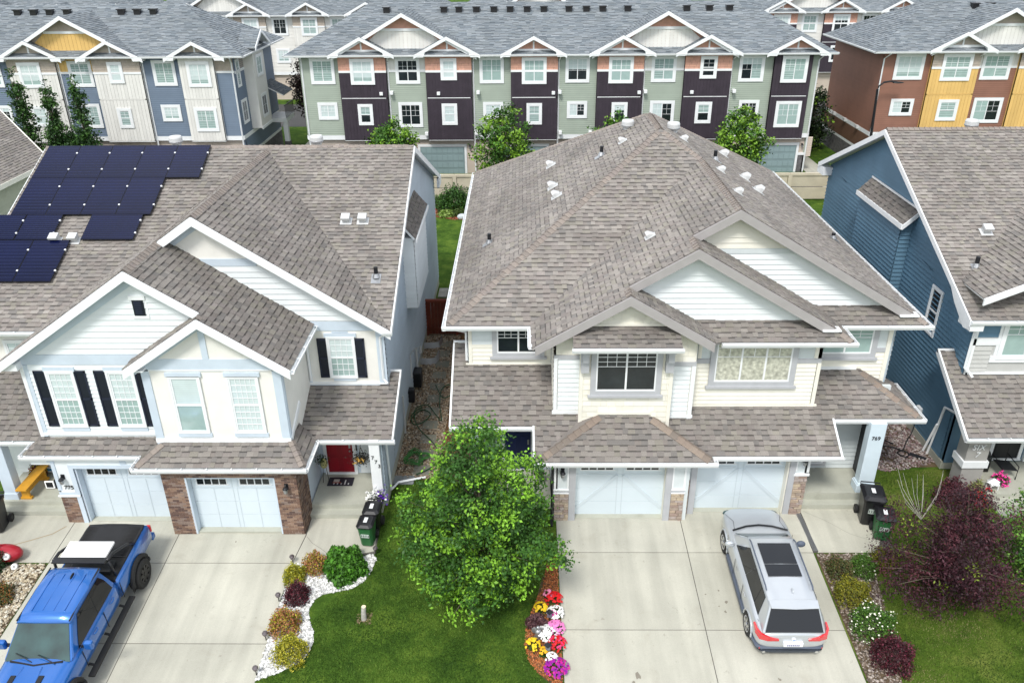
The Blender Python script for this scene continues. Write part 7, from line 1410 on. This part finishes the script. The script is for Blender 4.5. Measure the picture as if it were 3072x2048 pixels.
t = thing('framed_board', 'small white-framed black board on the corner of the 775 garage', 'sign', (-15.7, 21.8, 1.6)); mb = MB(); mb.fbox(Fs(21.75), -15.85, -15.55, 1.5, 1.78, 0, .03, 0, (.9, .9, .88)); mb.build('frame', 'vinyl', t); mb = MB(); mb.fbox(Fs(21.75), -15.81, -15.59, 1.54, 1.74, .03, .036); mb.build('slate', 'black', t)
mb = MB(); mb.box(-16.9, -16.05, 23.2, 24.0, .36, .385); tag(mb.build('doormat', 'black'), 'black scalloped doormat at the 775 porch door', 'mat')
t = thing('red_scooter_shell', 'glossy dark red rounded pedal toy with white hubs at the left edge', 'toy', (-16.6, 20.0, gz(20))); z0 = gz(20); mb = MB(); mb.ell((-16.75, 20.1, z0+.30), .62, .34, .28, 16, 10, 0, (.35, .008, .02)); mb.build('shell', 'gloss', t, smooth=True)
for (x, y, z) in ((-16.45, 19.82, .40), (-16.25, 19.75, .06)): mb = MB(); mb.tube([(x, y, z0+z), (x, y-.05, z0+z+.05)], .10, 16, 0, (.75, .75, .73)); mb.tube([(x, y-.05, z0+z+.05), (x, y-.06, z0+z+.06)], .04, 10, 0, (.3, .3, .3)); mb.build('hub', 'vinyl', t)
t = thing('white_lantern', 'white cube lantern on legs beside the steps of the blue house', 'lantern', (16.5, 23.2, .1)); mb = MB(); mb.box(16.35, 16.65, 23.1, 23.4, .55, .62); mb.lathe((16.5, 23.25, .62), [(.24, 0), (.03, .15)], 4); mb.build('cap', 'white', t)
for sx in (-1, 1):
    for sy in (-1, 1): mb = MB(); mb.box(16.5+sx*.13-.012, 16.5+sx*.13+.012, 23.25+sy*.13-.012, 23.25+sy*.13+.012, .1, .56); mb.build('leg', 'white', t)
t = thing('lounge_chair', 'dark slatted chair on the porch of the blue house', 'chair', (17.3, 24.2, .4))
for k in range(9): mb = MB(); mb.bar((17.0, 24.35-k*.07, .80), (17.6, 24.35-k*.07, .72), (0, 1, 0), .05, .02); mb.build('slat', 'black', t)
for sx in (17.02, 17.58):
    mb = MB(); mb.tube([(sx, 23.75, .36), (sx, 23.75, .9), (sx, 24.5, .95), (sx, 24.55, .36)], .02, 6); mb.build('side_frame', 'black', t)
t = thing('barbecue', 'black covered barbecue against the dark porch wall of the blue house', 'barbecue', (16.3, 23.9, .36)); mb = MB(); mb.box(16.25, 16.85, 24.2, 24.7, .36, 1.0); mb.ell((16.55, 24.45, 1.0), .36, .28, .24, 12, 8); mb.build('cover', 'plastic_black', t, smooth=True)
t = thing('side_table', 'small round-legged stand on the porch left of the centre garage', 'table', (.6, 23.4, .35)); mb = MB(); mb.lathe((.6, 23.5, .35), [(.17, .42), (.2, .46), (.2, .50), (.12, .52)], 14, 0, (.25, .2, .2)); mb.build('bowl', 'metal', t)
for a in (0.3, 2.4, 4.5): mb = MB(); mb.tube([(.6+.1*math.cos(a), 23.5+.1*math.sin(a), .78), (.6+.22*math.cos(a), 23.5+.22*math.sin(a), .36)], .01, 5); mb.build('leg', 'black', t)
# ================================================================ VEHICLES
def carpaint(name, col, rough=.28, metal=.35, flake=.0):
    m = M(name, col, rough, .03, 1.5, metal=metal, spec=.6, coat=.9); return m
mt['silver'] = carpaint('silver_paint', (.50, .53, .56)); mt['bluepaint'] = carpaint('blue_paint', (.012, .125, .45), .28, .3)
mt['carglass'] = M('car_glass', (.004, .006, .010), .03, 0, spec=.5); mt['carglass2'] = M('windscreen_glass', (.022, .055, .053), .03, .5, 1.6, spec=.8)
mt['chrome'] = M('chrome', (.75, .76, .78), .15, 0, metal=1); mt['redlamp'] = M('red_lamp', (.62, .012, .02), .15, .05, coat=1, spec=.7); mt['greyplastic'] = M('grey_bumper', (.09, .11, .15), .55, .05)
def loft(mb, secs, m=0, c=(1, 1, 1), close=True, caps=True):
    """secs: list of point rings (lists of 3-tuples, same length)"""
    n = len(secs[0]); b = len(mb.V)
    for s_ in secs: mb.V.extend([tuple(p) for p in s_])
    for i in range(len(secs)-1):
        for k in range(n if close else n-1):
            k2 = (k+1) % n; mb.F.append((b+i*n+k, b+i*n+k2, b+(i+1)*n+k2, b+(i+1)*n+k)); mb.I.append(m); mb.C.append(c)
    if caps:
        mb.F.append(tuple(b+k for k in range(n))[::-1]); mb.I.append(m); mb.C.append(c); mb.F.append(tuple(b+(len(secs)-1)*n+k for k in range(n))); mb.I.append(m); mb.C.append(c)
def bodyring(y, w, zb, zs, zt, tum=.05, yo=0, crown=.62):
    half = [(0, zb), (w*.55, zb), (w*.90, zb+.03), (w*.985, zb+.16), (w, (zb+zs)/2), (w*.985, zs-.10), (w-tum, zs), (w*crown, zt), (w*.3, zt+.012), (0, zt+.015)]
    return [(x, y, z) for x, z in half]+[(-x, y, z) for x, z in half[-2:0:-1]]
def cabin(mb, W0, W1, z0, z1, yb0, yb1, yf1, yf0, crown=.03):
    """greenhouse block: rear base, rear top, front top, front base"""
    def ring(y0_, y1_, t): pass
    B = [(-W0[0], yb0), (W0[0], yb0), (W0[1], yf0), (-W0[1], yf0)]; T = [(-W1[0], yb1), (W1[0], yb1), (W1[1], yf1), (-W1[1], yf1)]
    return B, T
def panelq(mb, q, a0, a1, b0, b1, off, m=0, c=(1, 1, 1), n=None, th=.006):
    """patch of the bilinear quad q (4 corners: u0v0,u1v0,u1v1,u0v1) pushed out along its normal"""
    q = [Vector(p) for p in q]; nn = (q[1]-q[0]).cross(q[3]-q[0]).normalized()
    if n is not None and nn.dot(Vector(n)) < 0: nn = -nn
    f = lambda u, v: (q[0]*(1-u)*(1-v)+q[1]*u*(1-v)+q[2]*u*v+q[3]*(1-u)*v)
    P = [f(a0, b0), f(a1, b0), f(a1, b1), f(a0, b1)] if not callable(a0) else a0(f)
    t = [p+nn*off for p in P]; b = [p+nn*(off-th-.01) for p in P]; mb.poly(t, m, c)
    for i in range(len(P)): j = (i+1) % len(P); mb.poly([t[i], b[i], b[j], t[j]], m, c)
def wheel(parent, x, y, r, w, side, rim='chrome', spokes=5, rimc=(.8, .8, .82)):
    t = MB(); pts = []
    b = len(t.V); prof = [(-w/2, r*.60), (-w/2, r*.90), (-w/2+.04, r*.99), (w/2-.04, r*.99), (w/2, r*.90), (w/2, r*.62)]
    n = 28
    for (dx, rr) in prof:
        for k in range(n): a = 2*math.pi*k/n; t.V.append((x+dx*side, y+rr*math.cos(a), r+rr*math.sin(a)))
    for i in range(len(prof)-1):
        for k in range(n): k2 = (k+1) % n; t.F.append((b+i*n+k, b+i*n+k2, b+(i+1)*n+k2, b+(i+1)*n+k)); t.I.append(0); t.C.append((1, 1, 1))
    W_ = t.build('wheel', 'rubber', parent); mb = MB(); o = x+side*(w/2-.05)
    mb.tube([(o-side*.1, y, r), (o-side*.09, y, r)], r*.63, 24, 0, (.12, .12, .12)); 
    for k in range(spokes):
        a = 2*math.pi*k/spokes+.3; p1 = Vector((o+side*.03, y, r)); p2 = Vector((o+side*.035, y+r*.60*math.cos(a), r+r*.60*math.sin(a))); mb.bar(p1, p2, (1, 0, 0), .04, r*.24, 0, rimc)
    ring = [(o+side*.03, y+r*.60*math.cos(2*math.pi*k/24), r+r*.60*math.sin(2*math.pi*k/24)) for k in range(25)]; mb.tube(ring, .028, 6, 0, rimc, False); mb.tube([(o, y, r), (o+side*.06, y, r)], r*.16, 12, 0, rimc)
    mb.build('rim', rim, W_)
def arch(parent, x, y, r, side, mat='rubber', w=.04, flare=.03):
    mb = MB(); pts = [(x, y+r*math.cos(a), r*.82+r*math.sin(a)) for a in [math.pi*k/16 for k in range(17)]]
    mb.poly([(x+side*.004, p[1], p[2]) for p in pts]+[(x+side*.004, y-r, .2), (x+side*.004, y+r, .2)], 0, (.5, .5, .5)); mb.build('wheel_well', 'black', parent)
    mb = MB(); mb.tube([(p[0]+side*flare, p[1], p[2]) for p in pts], w, 6); mb.build('wheel_arch', mat, parent)
# ---------------------------------------------------------------- silver car, nose towards the garage (+Y)
sv = thing('silver_suv', 'silver car with a dark glass roof parked on the right half of the centre driveway', 'car', (0, 0, 0), local=True)
secs = [(-.04, .78, .52, .86, .93), (.0, .88, .42, .92, .99), (.12, .95, .34, .97, 1.03), (.45, .985, .28, 1.05, 1.08), (.9, .99, .26, 1.08, 1.10), (1.6, .985, .24, 1.08, 1.10), (2.6, .98, .24, 1.07, 1.10), (3.4, .98, .24, 1.06, 1.10), (3.9, .98, .26, 1.04, 1.10), (4.4, .965, .28, .99, 1.04), (4.85, .91, .32, .90, .94), (5.12, .80, .38, .78, .82), (5.25, .62, .44, .66, .70)]
mb = MB(); loft(mb, [bodyring(y, w, zb, zs, zt, .045) for y, w, zb, zs, zt in secs]); body = mb.build('body', 'silver', sv, smooth=True, subsurf=1)
# greenhouse
B0, T0 = [(-.86, .0), (.86, .0), (.86, 3.85), (-.86, 3.85)], [(-.67, .40), (.67, .40), (.66, 2.95), (-.66, 2.95)]
zb_, zt_ = .98, 1.69
def gring(f, inset=0): return [(B0[i][0]*(1-f)+T0[i][0]*f, B0[i][1]*(1-f)+T0[i][1]*f, zb_*(1-f)+zt_*f) for i in range(4)]
lo, hi = gring(0), gring(1); q_rear = [lo[0], lo[1], hi[1], hi[0]]; q_front = [lo[3], lo[2], hi[2], hi[3]]; q_l = [lo[0], lo[3], hi[3], hi[0]]; q_r = [lo[1], lo[2], hi[2], hi[1]]
def roofring(y, w, z, dr=.05): return [(-w, y, z-dr-.03), (-w, y, z-dr), (-w*.93, y, z-dr*.3), (-w*.5, y, z), (0, y, z+.012), (w*.5, y, z), (w*.93, y, z-dr*.3), (w, y, z-dr), (w, y, z-dr-.03)]
mb = MB(); loft(mb, [roofring(.38, .655, 1.69, .03), roofring(.55, .672, 1.715), roofring(1.2, .675, 1.745), roofring(2.2, .68, 1.745), roofring(2.85, .675, 1.72), roofring(3.02, .66, 1.69)]); mb.build('roof', 'silver', sv, smooth=True)
mb = MB(); loft(mb, [lo, hi]); mb.build('pillars', 'silver', sv, bevel=.05)
mb = MB(); panelq(mb, q_rear, .04, .96, .08, .93, .03, n=(0, -1, .5)); mb.build('rear_window', 'carglass', sv)
mb = MB(); panelq(mb, q_front, .04, .96, .03, .93, .015, n=(0, 1, .5)); mb.build('windscreen', 'carglass2', sv)
for q, nn in ((q_l, (-1, 0, .3)), (q_r, (1, 0, .3))):
    for (a, b) in ((.09, .265), (.27, .545), (.55, .87)):
        mb = MB(); qq = [Vector(p) for p in q]; f = lambda u, v: qq[0]*(1-u)*(1-v)+qq[1]*u*(1-v)+qq[2]*u*v+qq[3]*(1-u)*v; n_ = (qq[1]-qq[0]).cross(qq[3]-qq[0]).normalized(); n_ = n_ if n_.dot(Vector(nn)) > 0 else -n_
        P_ = [f(a+(.06 if a < .2 else .0), .12), f(b, .12), f(b-(.03 if b > .8 else 0), .93), f(a+(.05 if a < .2 else 0), .93)]; t_ = [p+n_*.014 for p in P_]; mb.poly(t_)
        for i in range(4): j = (i+1) % 4; mb.poly([t_[i], P_[i], P_[j], t_[j]])
        mb.build('side_window', 'carglass', sv)
    mb = MB(); qa, qb = f(.1, .05), f(.9, .05); mb.bar(qa+n_*.02, qb+n_*.02, (1, 0, 0), .02, .03); mb.build('window_trim', 'chrome', sv)
mb = MB(); mb.fbox(lambda u, v, w: (u, v, 1.768+w-.02*abs(u)), -.47, .47, 1.86, 2.66, 0, .008); mb.build('sunroof', 'carglass', sv); mb = MB(); mb.fbox(lambda u, v, w: (u, v, 1.772+w-.02*abs(u)), -.47, .47, 1.38, 1.83, 0, .008); mb.build('sunroof', 'carglass', sv)
mb = MB(); mb.ell((.05, .85, 1.745), .03, .1, .08, 8, 8); mb.build('antenna_fin', 'silver', sv, smooth=True)
mb = MB(); loft(mb, [[(-.66, .56, 1.73), (0, .58, 1.745), (.66, .56, 1.73), (.66, .56, 1.68), (-.66, .56, 1.68)], [(-.64, .30, 1.70), (0, .25, 1.71), (.64, .30, 1.70), (.64, .30, 1.67), (-.64, .30, 1.67)]]); mb.build('spoiler', 'silver', sv, bevel=.01)
for s_ in (-1, 1):
    mb = MB(); mb.tube([(s_*.635, .9, 1.73), (s_*.64, 1.0, 1.79), (s_*.645, 2.7, 1.79), (s_*.64, 2.85, 1.72)], .020, 6); mb.build('roof_rail', 'greyplastic', sv)
    mb = MB(); mb.ell((s_*1.07, 3.25, 1.12), .14, .09, .11, 12, 10); mb.bar((s_*.9, 3.28, 1.06), (s_*1.02, 3.26, 1.1), (0, 1, 0), .05, .05); mb.build('mirror', 'silver' if s_ < 0 else 'greyplastic', sv, smooth=True)
    wheel(sv, s_*.88, .85, .38, .26, s_); wheel(sv, s_*.88, 4.05, .38, .26, s_); arch(sv, s_*.975, .85, .43, s_, 'silver', .03, .005); arch(sv, s_*.97, 4.05, .43, s_, 'silver', .03, .005)
    mb = MB(); mb.bar((s_*.975, 1.35, .30), (s_*.975, 3.55, .30), (1, 0, 0), .06, .14); mb.build('sill', 'greyplastic', sv)
    for yy in (1.45, 2.45): mb = MB(); mb.fbox(lambda u, v, w: (s_*(.985+w), u, v), yy-.1, yy+.1, .90, .93, 0, .03); mb.build('door_handle', 'chrome', sv, bevel=.008)
    for yy in (1.75, 2.75, 3.75): mb = MB(); mb.fbox(lambda u, v, w: (s_*(.981+w), u, v), yy-.006, yy+.006, .35, 1.0, 0, .008); mb.build('door_seam', 'black', sv)
    mb = MB(); loft(mb, [[(s_*.40, -.075, .84), (s_*.40, -.075, .79), (s_*.40, -.02, .79), (s_*.40, -.02, .84)], [(s_*.70, -.065, .93), (s_*.70, -.065, .78), (s_*.70, -.0, .78), (s_*.70, .0, .93)], [(s_*.90, .0, .985), (s_*.91, .0, .79), (s_*.85, .05, .79), (s_*.85, .05, .985)], [(s_*.985, .18, 1.0), (s_*.99, .18, .84), (s_*.93, .2, .84), (s_*.93, .2, 1.0)], [(s_*.995, .42, 1.0), (s_*1.0, .42, .95), (s_*.95, .42, .95), (s_*.95, .42, 1.0)]]); mb.build('tail_lamp', 'redlamp', sv)
    mb = MB(); mb.box(s_*.62, s_*.86, .0, .1, .36, .42); mb.build('reflector', 'redlamp', sv); mb = MB(); mb.tube([(s_*.72, -.03, .27), (s_*.72, .2, .27)], .045, 10); mb.build('exhaust_tip', 'chrome', sv)
    mb = MB(); mb.ell((s_*.68, 4.98, .74), .2, .14, .08, 10, 6); mb.build('headlight', 'carglass2', sv, smooth=True)
mb = MB(); loft(mb, [bodyring(-.02, .84, .24, .42, .44, .02), bodyring(.10, .93, .22, .44, .46, .02), bodyring(.45, .985, .22, .40, .42, .02)]); mb.build('rear_bumper', 'greyplastic', sv, smooth=True)
mb = MB(); mb.box(-.26, .26, -.12, .0, .60, .74, 0, (.8, .82, .85)); pl = mb.build('number_plate', 'vinyl', sv, bevel=.006)
mb = MB()
for k in range(7): mb.box(-.17+k*.05, -.14+k*.05, -.128, -.12, .64, .70, 0, (.25, .25, .4))
mb.build('plate_letters', 'vinyl', sv)
mb = MB(); mb.tube([(0, -.085, .83), (0, -.02, .84)], .05, 16, 0, (.75, .78, .8)); mb.tube([(0, -.09, .83), (0, -.08, .835)], .034, 12, 0, (.05, .2, .5)); mb.build('emblem', 'gloss', sv)
mb = MB(); mb.tube([(0.0, .10, 1.12), (.26, .16, 1.24)], .014, 5); mb.build('wiper', 'black', sv); mb = MB(); mb.bar((-.86, .03, 1.02), (.86, .03, 1.02), (0, 0, 1), .001, .001); 
mb = MB(); mb.tube([(-.9, 4.85, .9), (-.72, 4.3, 1.06), (-.78, 3.9, 1.115)], .006, 4); mb.build('bonnet_seam', 'black', sv); mb = MB(); mb.tube([(.9, 4.85, .9), (.72, 4.3, 1.06), (.78, 3.9, 1.115)], .006, 4); mb.build('bonnet_seam', 'black', sv)
mb = MB(); mb.tube([(-.84, 3.84, 1.115), (-.4, 4.0, 1.13), (0, 4.05, 1.135), (.4, 4.0, 1.13), (.84, 3.84, 1.115)], .03, 6); mb.build('cowl', 'black', sv)
sv.location = (7.53, 16.52, gz(16.52)+.02); sv.rotation_euler = (math.atan(.087), 0, 0); sv.scale = (1.03, 1.0, 1.0)
# ---------------------------------------------------------------- blue pickup, nose towards the camera; local +Y is its nose
pk = thing('blue_pickup', 'bright blue pickup truck with black bed cover and white board on the left driveway', 'truck', (0, 0, 0), local=True)
def tr(y, w, zb, zs, zt, tum=.05, cr=.7): return bodyring(y, w, zb, zs, zt, tum, crown=cr)
mb = MB(); loft(mb, [tr(.02, .93, .62, 1.20, 1.24), tr(.1, .98, .56, 1.26, 1.30), tr(1.2, 1.0, .54, 1.28, 1.31), tr(2.30, 1.0, .54, 1.28, 1.31), tr(2.34, .99, .54, 1.27, 1.29)]); mb.build('bed', 'bluepaint', pk, smooth=True)
mb = MB(); loft(mb, [tr(2.40, .97, .50, 1.26, 1.28), tr(2.46, 1.0, .50, 1.28, 1.30), tr(3.5, 1.0, .50, 1.28, 1.31), tr(4.9, 1.0, .50, 1.27, 1.34), tr(5.3, 1.0, .50, 1.24, 1.36), tr(6.2, 1.0, .50, 1.20, 1.33), tr(6.9, .97, .55, 1.10, 1.25), tr(7.1, .9, .6, 1.0, 1.1)]); mb.build('cab_body', 'bluepaint', pk, smooth=True, subsurf=1)
# cab greenhouse
Bt = [(-.93, 2.45), (.93, 2.45), (.93, 5.15), (-.93, 5.15)]; Tt = [(-.70, 2.62), (.70, 2.62), (.71, 4.35), (-.71, 4.35)]; z0_, z1_ = 1.28, 1.98
lo = [(a, b, z0_) for a, b in Bt]; hi = [(a, b, z1_) for a, b in Tt]; qre = [lo[0], lo[1], hi[1], hi[0]]; qfr = [lo[3], lo[2], hi[2], hi[3]]; qle = [lo[0], lo[3], hi[3], hi[0]]; qri = [lo[1], lo[2], hi[2], hi[1]]
mb = MB(); loft(mb, [lo, hi]); mb.build('pillars', 'bluepaint', pk, bevel=.06)
mb = MB(); loft(mb, [roofring(2.50, .69, 1.99, .05), roofring(2.65, .73, 2.05), roofring(3.3, .745, 2.075), roofring(4.1, .745, 2.06), roofring(4.42, .73, 2.01)]); mb.build('roof', 'bluepaint', pk, smooth=True)
for s_ in (-.45, -.15, .15, .45): mb = MB(); mb.bar((s_, 2.8, 2.08), (s_, 4.1, 2.072), (1, 0, 0), .02, .014); mb.build('roof_rib', 'bluepaint', pk)
for s_ in (-1, 1): mb = MB(); mb.bar((s_*.70, 2.55, 2.03), (s_*.71, 4.4, 2.02), (1, 0, 0), .03, .03); mb.build('roof_channel', 'black', pk)
mb = MB(); panelq(mb, qfr, .03, .97, .03, .96, .018, n=(0, 1, .5)); mb.build('windscreen', 'carglass2', pk); mb = MB(); panelq(mb, qre, .08, .92, .2, .9, .014, n=(0, -1, .3)); mb.build('rear_window', 'carglass', pk)
for q, nn, sd in ((qle, (-1, 0, .3), -1), (qri, (1, 0, .3), 1)):
    for (a, b) in ((.07, .42), (.425, .86)):
        mb = MB(); qq = [Vector(p) for p in q]; f = lambda u, v: qq[0]*(1-u)*(1-v)+qq[1]*u*(1-v)+qq[2]*u*v+qq[3]*(1-u)*v; n_ = (qq[1]-qq[0]).cross(qq[3]-qq[0]).normalized(); n_ = n_ if n_.dot(Vector(nn)) > 0 else -n_
        P_ = [f(a, .05), f(b, .05), f(b-(.01 if b > .8 else 0), .45), f(b-(.05 if b > .8 else 0), .90), f(a+(.04 if a < .1 else 0), .90), f(a, .6)]; t_ = [p+n_*.014 for p in P_]; mb.poly(t_)
        for i in range(6): j = (i+1) % 6; mb.poly([t_[i], P_[i], P_[j], t_[j]])
        mb.build('side_window', 'carglass', pk)
    mb = MB(); mb.box(min(sd*1.06, sd*1.30), max(sd*1.06, sd*1.30), 4.58, 4.74, 1.24, 1.52); mb.build('mirror', 'bluepaint', pk, bevel=.05); mb = MB(); mb.bar((sd*.95, 4.65, 1.30), (sd*1.1, 4.62, 1.33), (0, 1, 0), .07, .05); mb.build('mirror_arm', 'black', pk)
    for yy in (2.95, 4.0): mb = MB(); mb.tube([(sd*1.005, yy-.12, 1.12), (sd*1.03, yy-.05, 1.12), (sd*1.03, yy+.05, 1.12), (sd*1.005, yy+.12, 1.12)], .018, 6); mb.build('door_handle', 'bluepaint', pk)
    for yy in (2.37, 3.45, 4.75): mb = MB(); mb.fbox(lambda u, v, w: (sd*(1.0+w), u, v), yy-.008, yy+.008, .6, 1.22, -.01, .006); mb.build('door_seam', 'black', pk)
    wheel(pk, sd*1.0, 1.35, .47, .34, sd, 'metal', 8, (.05, .05, .055)); wheel(pk, sd*1.0, 5.75, .47, .34, sd, 'metal', 8, (.05, .05, .055)); arch(pk, sd*.985, 1.35, .56, sd, 'rubber', .075, .06); arch(pk, sd*.985, 5.75, .56, sd, 'rubber', .075, .06)
    mb = MB(); mb.box(min(sd*1.02, sd*1.2), max(sd*1.02, sd*1.2), 2.2, 4.95, .40, .46); mb.build('running_board', 'rubber', pk, bevel=.01)
    for yy in (2.6, 3.6, 4.6): mb = MB(); mb.bar((sd*.9, yy, .5), (sd*1.1, yy, .43), (0, 1, 0), .06, .04); mb.build('step_bracket', 'rubber', pk)
    mb = MB(); mb.box(min(sd*.86, sd*.98), max(sd*.86, sd*.98), -.01, .06, .95, 1.2); mb.build('tail_lamp', 'redlamp', pk, bevel=.01)
    mb = MB(); mb.box(min(sd*.30, sd*.44), max(sd*.30, sd*.44), 5.6, 6.15, 1.35, 1.375); mb.build('bonnet_vent', 'black', pk, bevel=.01)
mb = MB(); loft(mb, [[(-.86, .12, 1.29), (-.86, .12, 1.33), (-.3, .12, 1.37), (.3, .12, 1.37), (.86, .12, 1.33), (.86, .12, 1.29)], [(-.88, .3, 1.29), (-.88, .3, 1.35), (-.3, .3, 1.39), (.3, .3, 1.39), (.88, .3, 1.35), (.88, .3, 1.29)], [(-.88, 1.5, 1.29), (-.88, 1.5, 1.35), (-.3, 1.5, 1.38), (.3, 1.5, 1.38), (.88, 1.5, 1.35), (.88, 1.5, 1.29)]]); mb.build('bed_cover', M('ribbed_cover', (.018, .018, .020), .6, .1, 3, stripes=None), pk)
for k in range(22): pass
mb = MB()
for k in range(22): mb.bar((-.82, .28+k*.055, 1.372), (.82, .28+k*.055, 1.372), (0, 1, 0), .014, .012)
mb.build('cover_ribs', 'rubber', pk, kind='stuff')
mb = MB(); mb.box(-.88, .88, 1.49, 2.36, 1.2, 1.34); mb.build('bed_opening', 'rubber', pk, bevel=.02)
mb = MB(); mb.box(-.70, .55, 1.75, 2.2, 1.3, 1.5); mb.build('tool_box', 'black', pk, bevel=.03)
for s_ in (-1, 1):
    mb = MB(); mb.tube([(s_*.86, .95, 1.36), (s_*.84, 1.25, 1.62), (s_*.80, 1.9, 1.95), (s_*.78, 2.25, 2.0)], .045, 8); mb.build('sport_bar', 'plastic_black', pk, smooth=True)
    mb = MB(); mb.tube([(s_*.85, 2.2, 1.32), (s_*.80, 2.22, 1.95)], .04, 8); mb.build('sport_bar', 'plastic_black', pk, smooth=True)
mb = MB(); loft(mb, [[(-.80, 2.14, 1.96), (.80, 2.14, 1.96), (.80, 2.14, 2.03), (-.80, 2.14, 2.03)], [(-.78, 2.38, 2.0), (.78, 2.38, 2.0), (.78, 2.38, 2.05), (-.78, 2.38, 2.05)]]); mb.build('rack_bar', 'plastic_black', pk, bevel=.015)
mb = MB(); mb.box(-.68, .66, 1.48, 2.12, 1.92, 2.0, 0, (.80, .80, .80)); mb.build('white_board', 'vinyl', pk, bevel=.02)
mb = MB(); mb.ell((-.1, 2.9, 2.09), .03, .12, .05, 8, 6); mb.build('antenna_fin', 'black', pk); mb = MB(); mb.box(-.95, .95, -.16, .04, .55, .75); mb.build('rear_bumper', 'bluepaint', pk, bevel=.03)
mb = MB(); mb.tube([(-.7, 5.16, 1.345), (0, 5.3, 1.36), (.7, 5.16, 1.345)], .03, 6); mb.build('cowl', 'black', pk); mb = MB(); mb.tube([(.1, 5.2, 1.37), (.6, 5.0, 1.46)], .012, 5); mb.build('wiper', 'black', pk); mb = MB(); mb.tube([(-.55, 5.25, 1.37), (.0, 5.03, 1.44)], .012, 5); mb.build('wiper', 'black', pk)
for x in (-.25, .25): mb = MB(); mb.tube([(x, 5.35, 1.372), (x*1.6, 6.9, 1.27)], .02, 4); mb.build('bonnet_crease', 'bluepaint', pk)
pk.location = (-12.87, 20.45, gz(20.45)+.03); pk.rotation_euler = (-math.atan(.087), 0, math.pi)
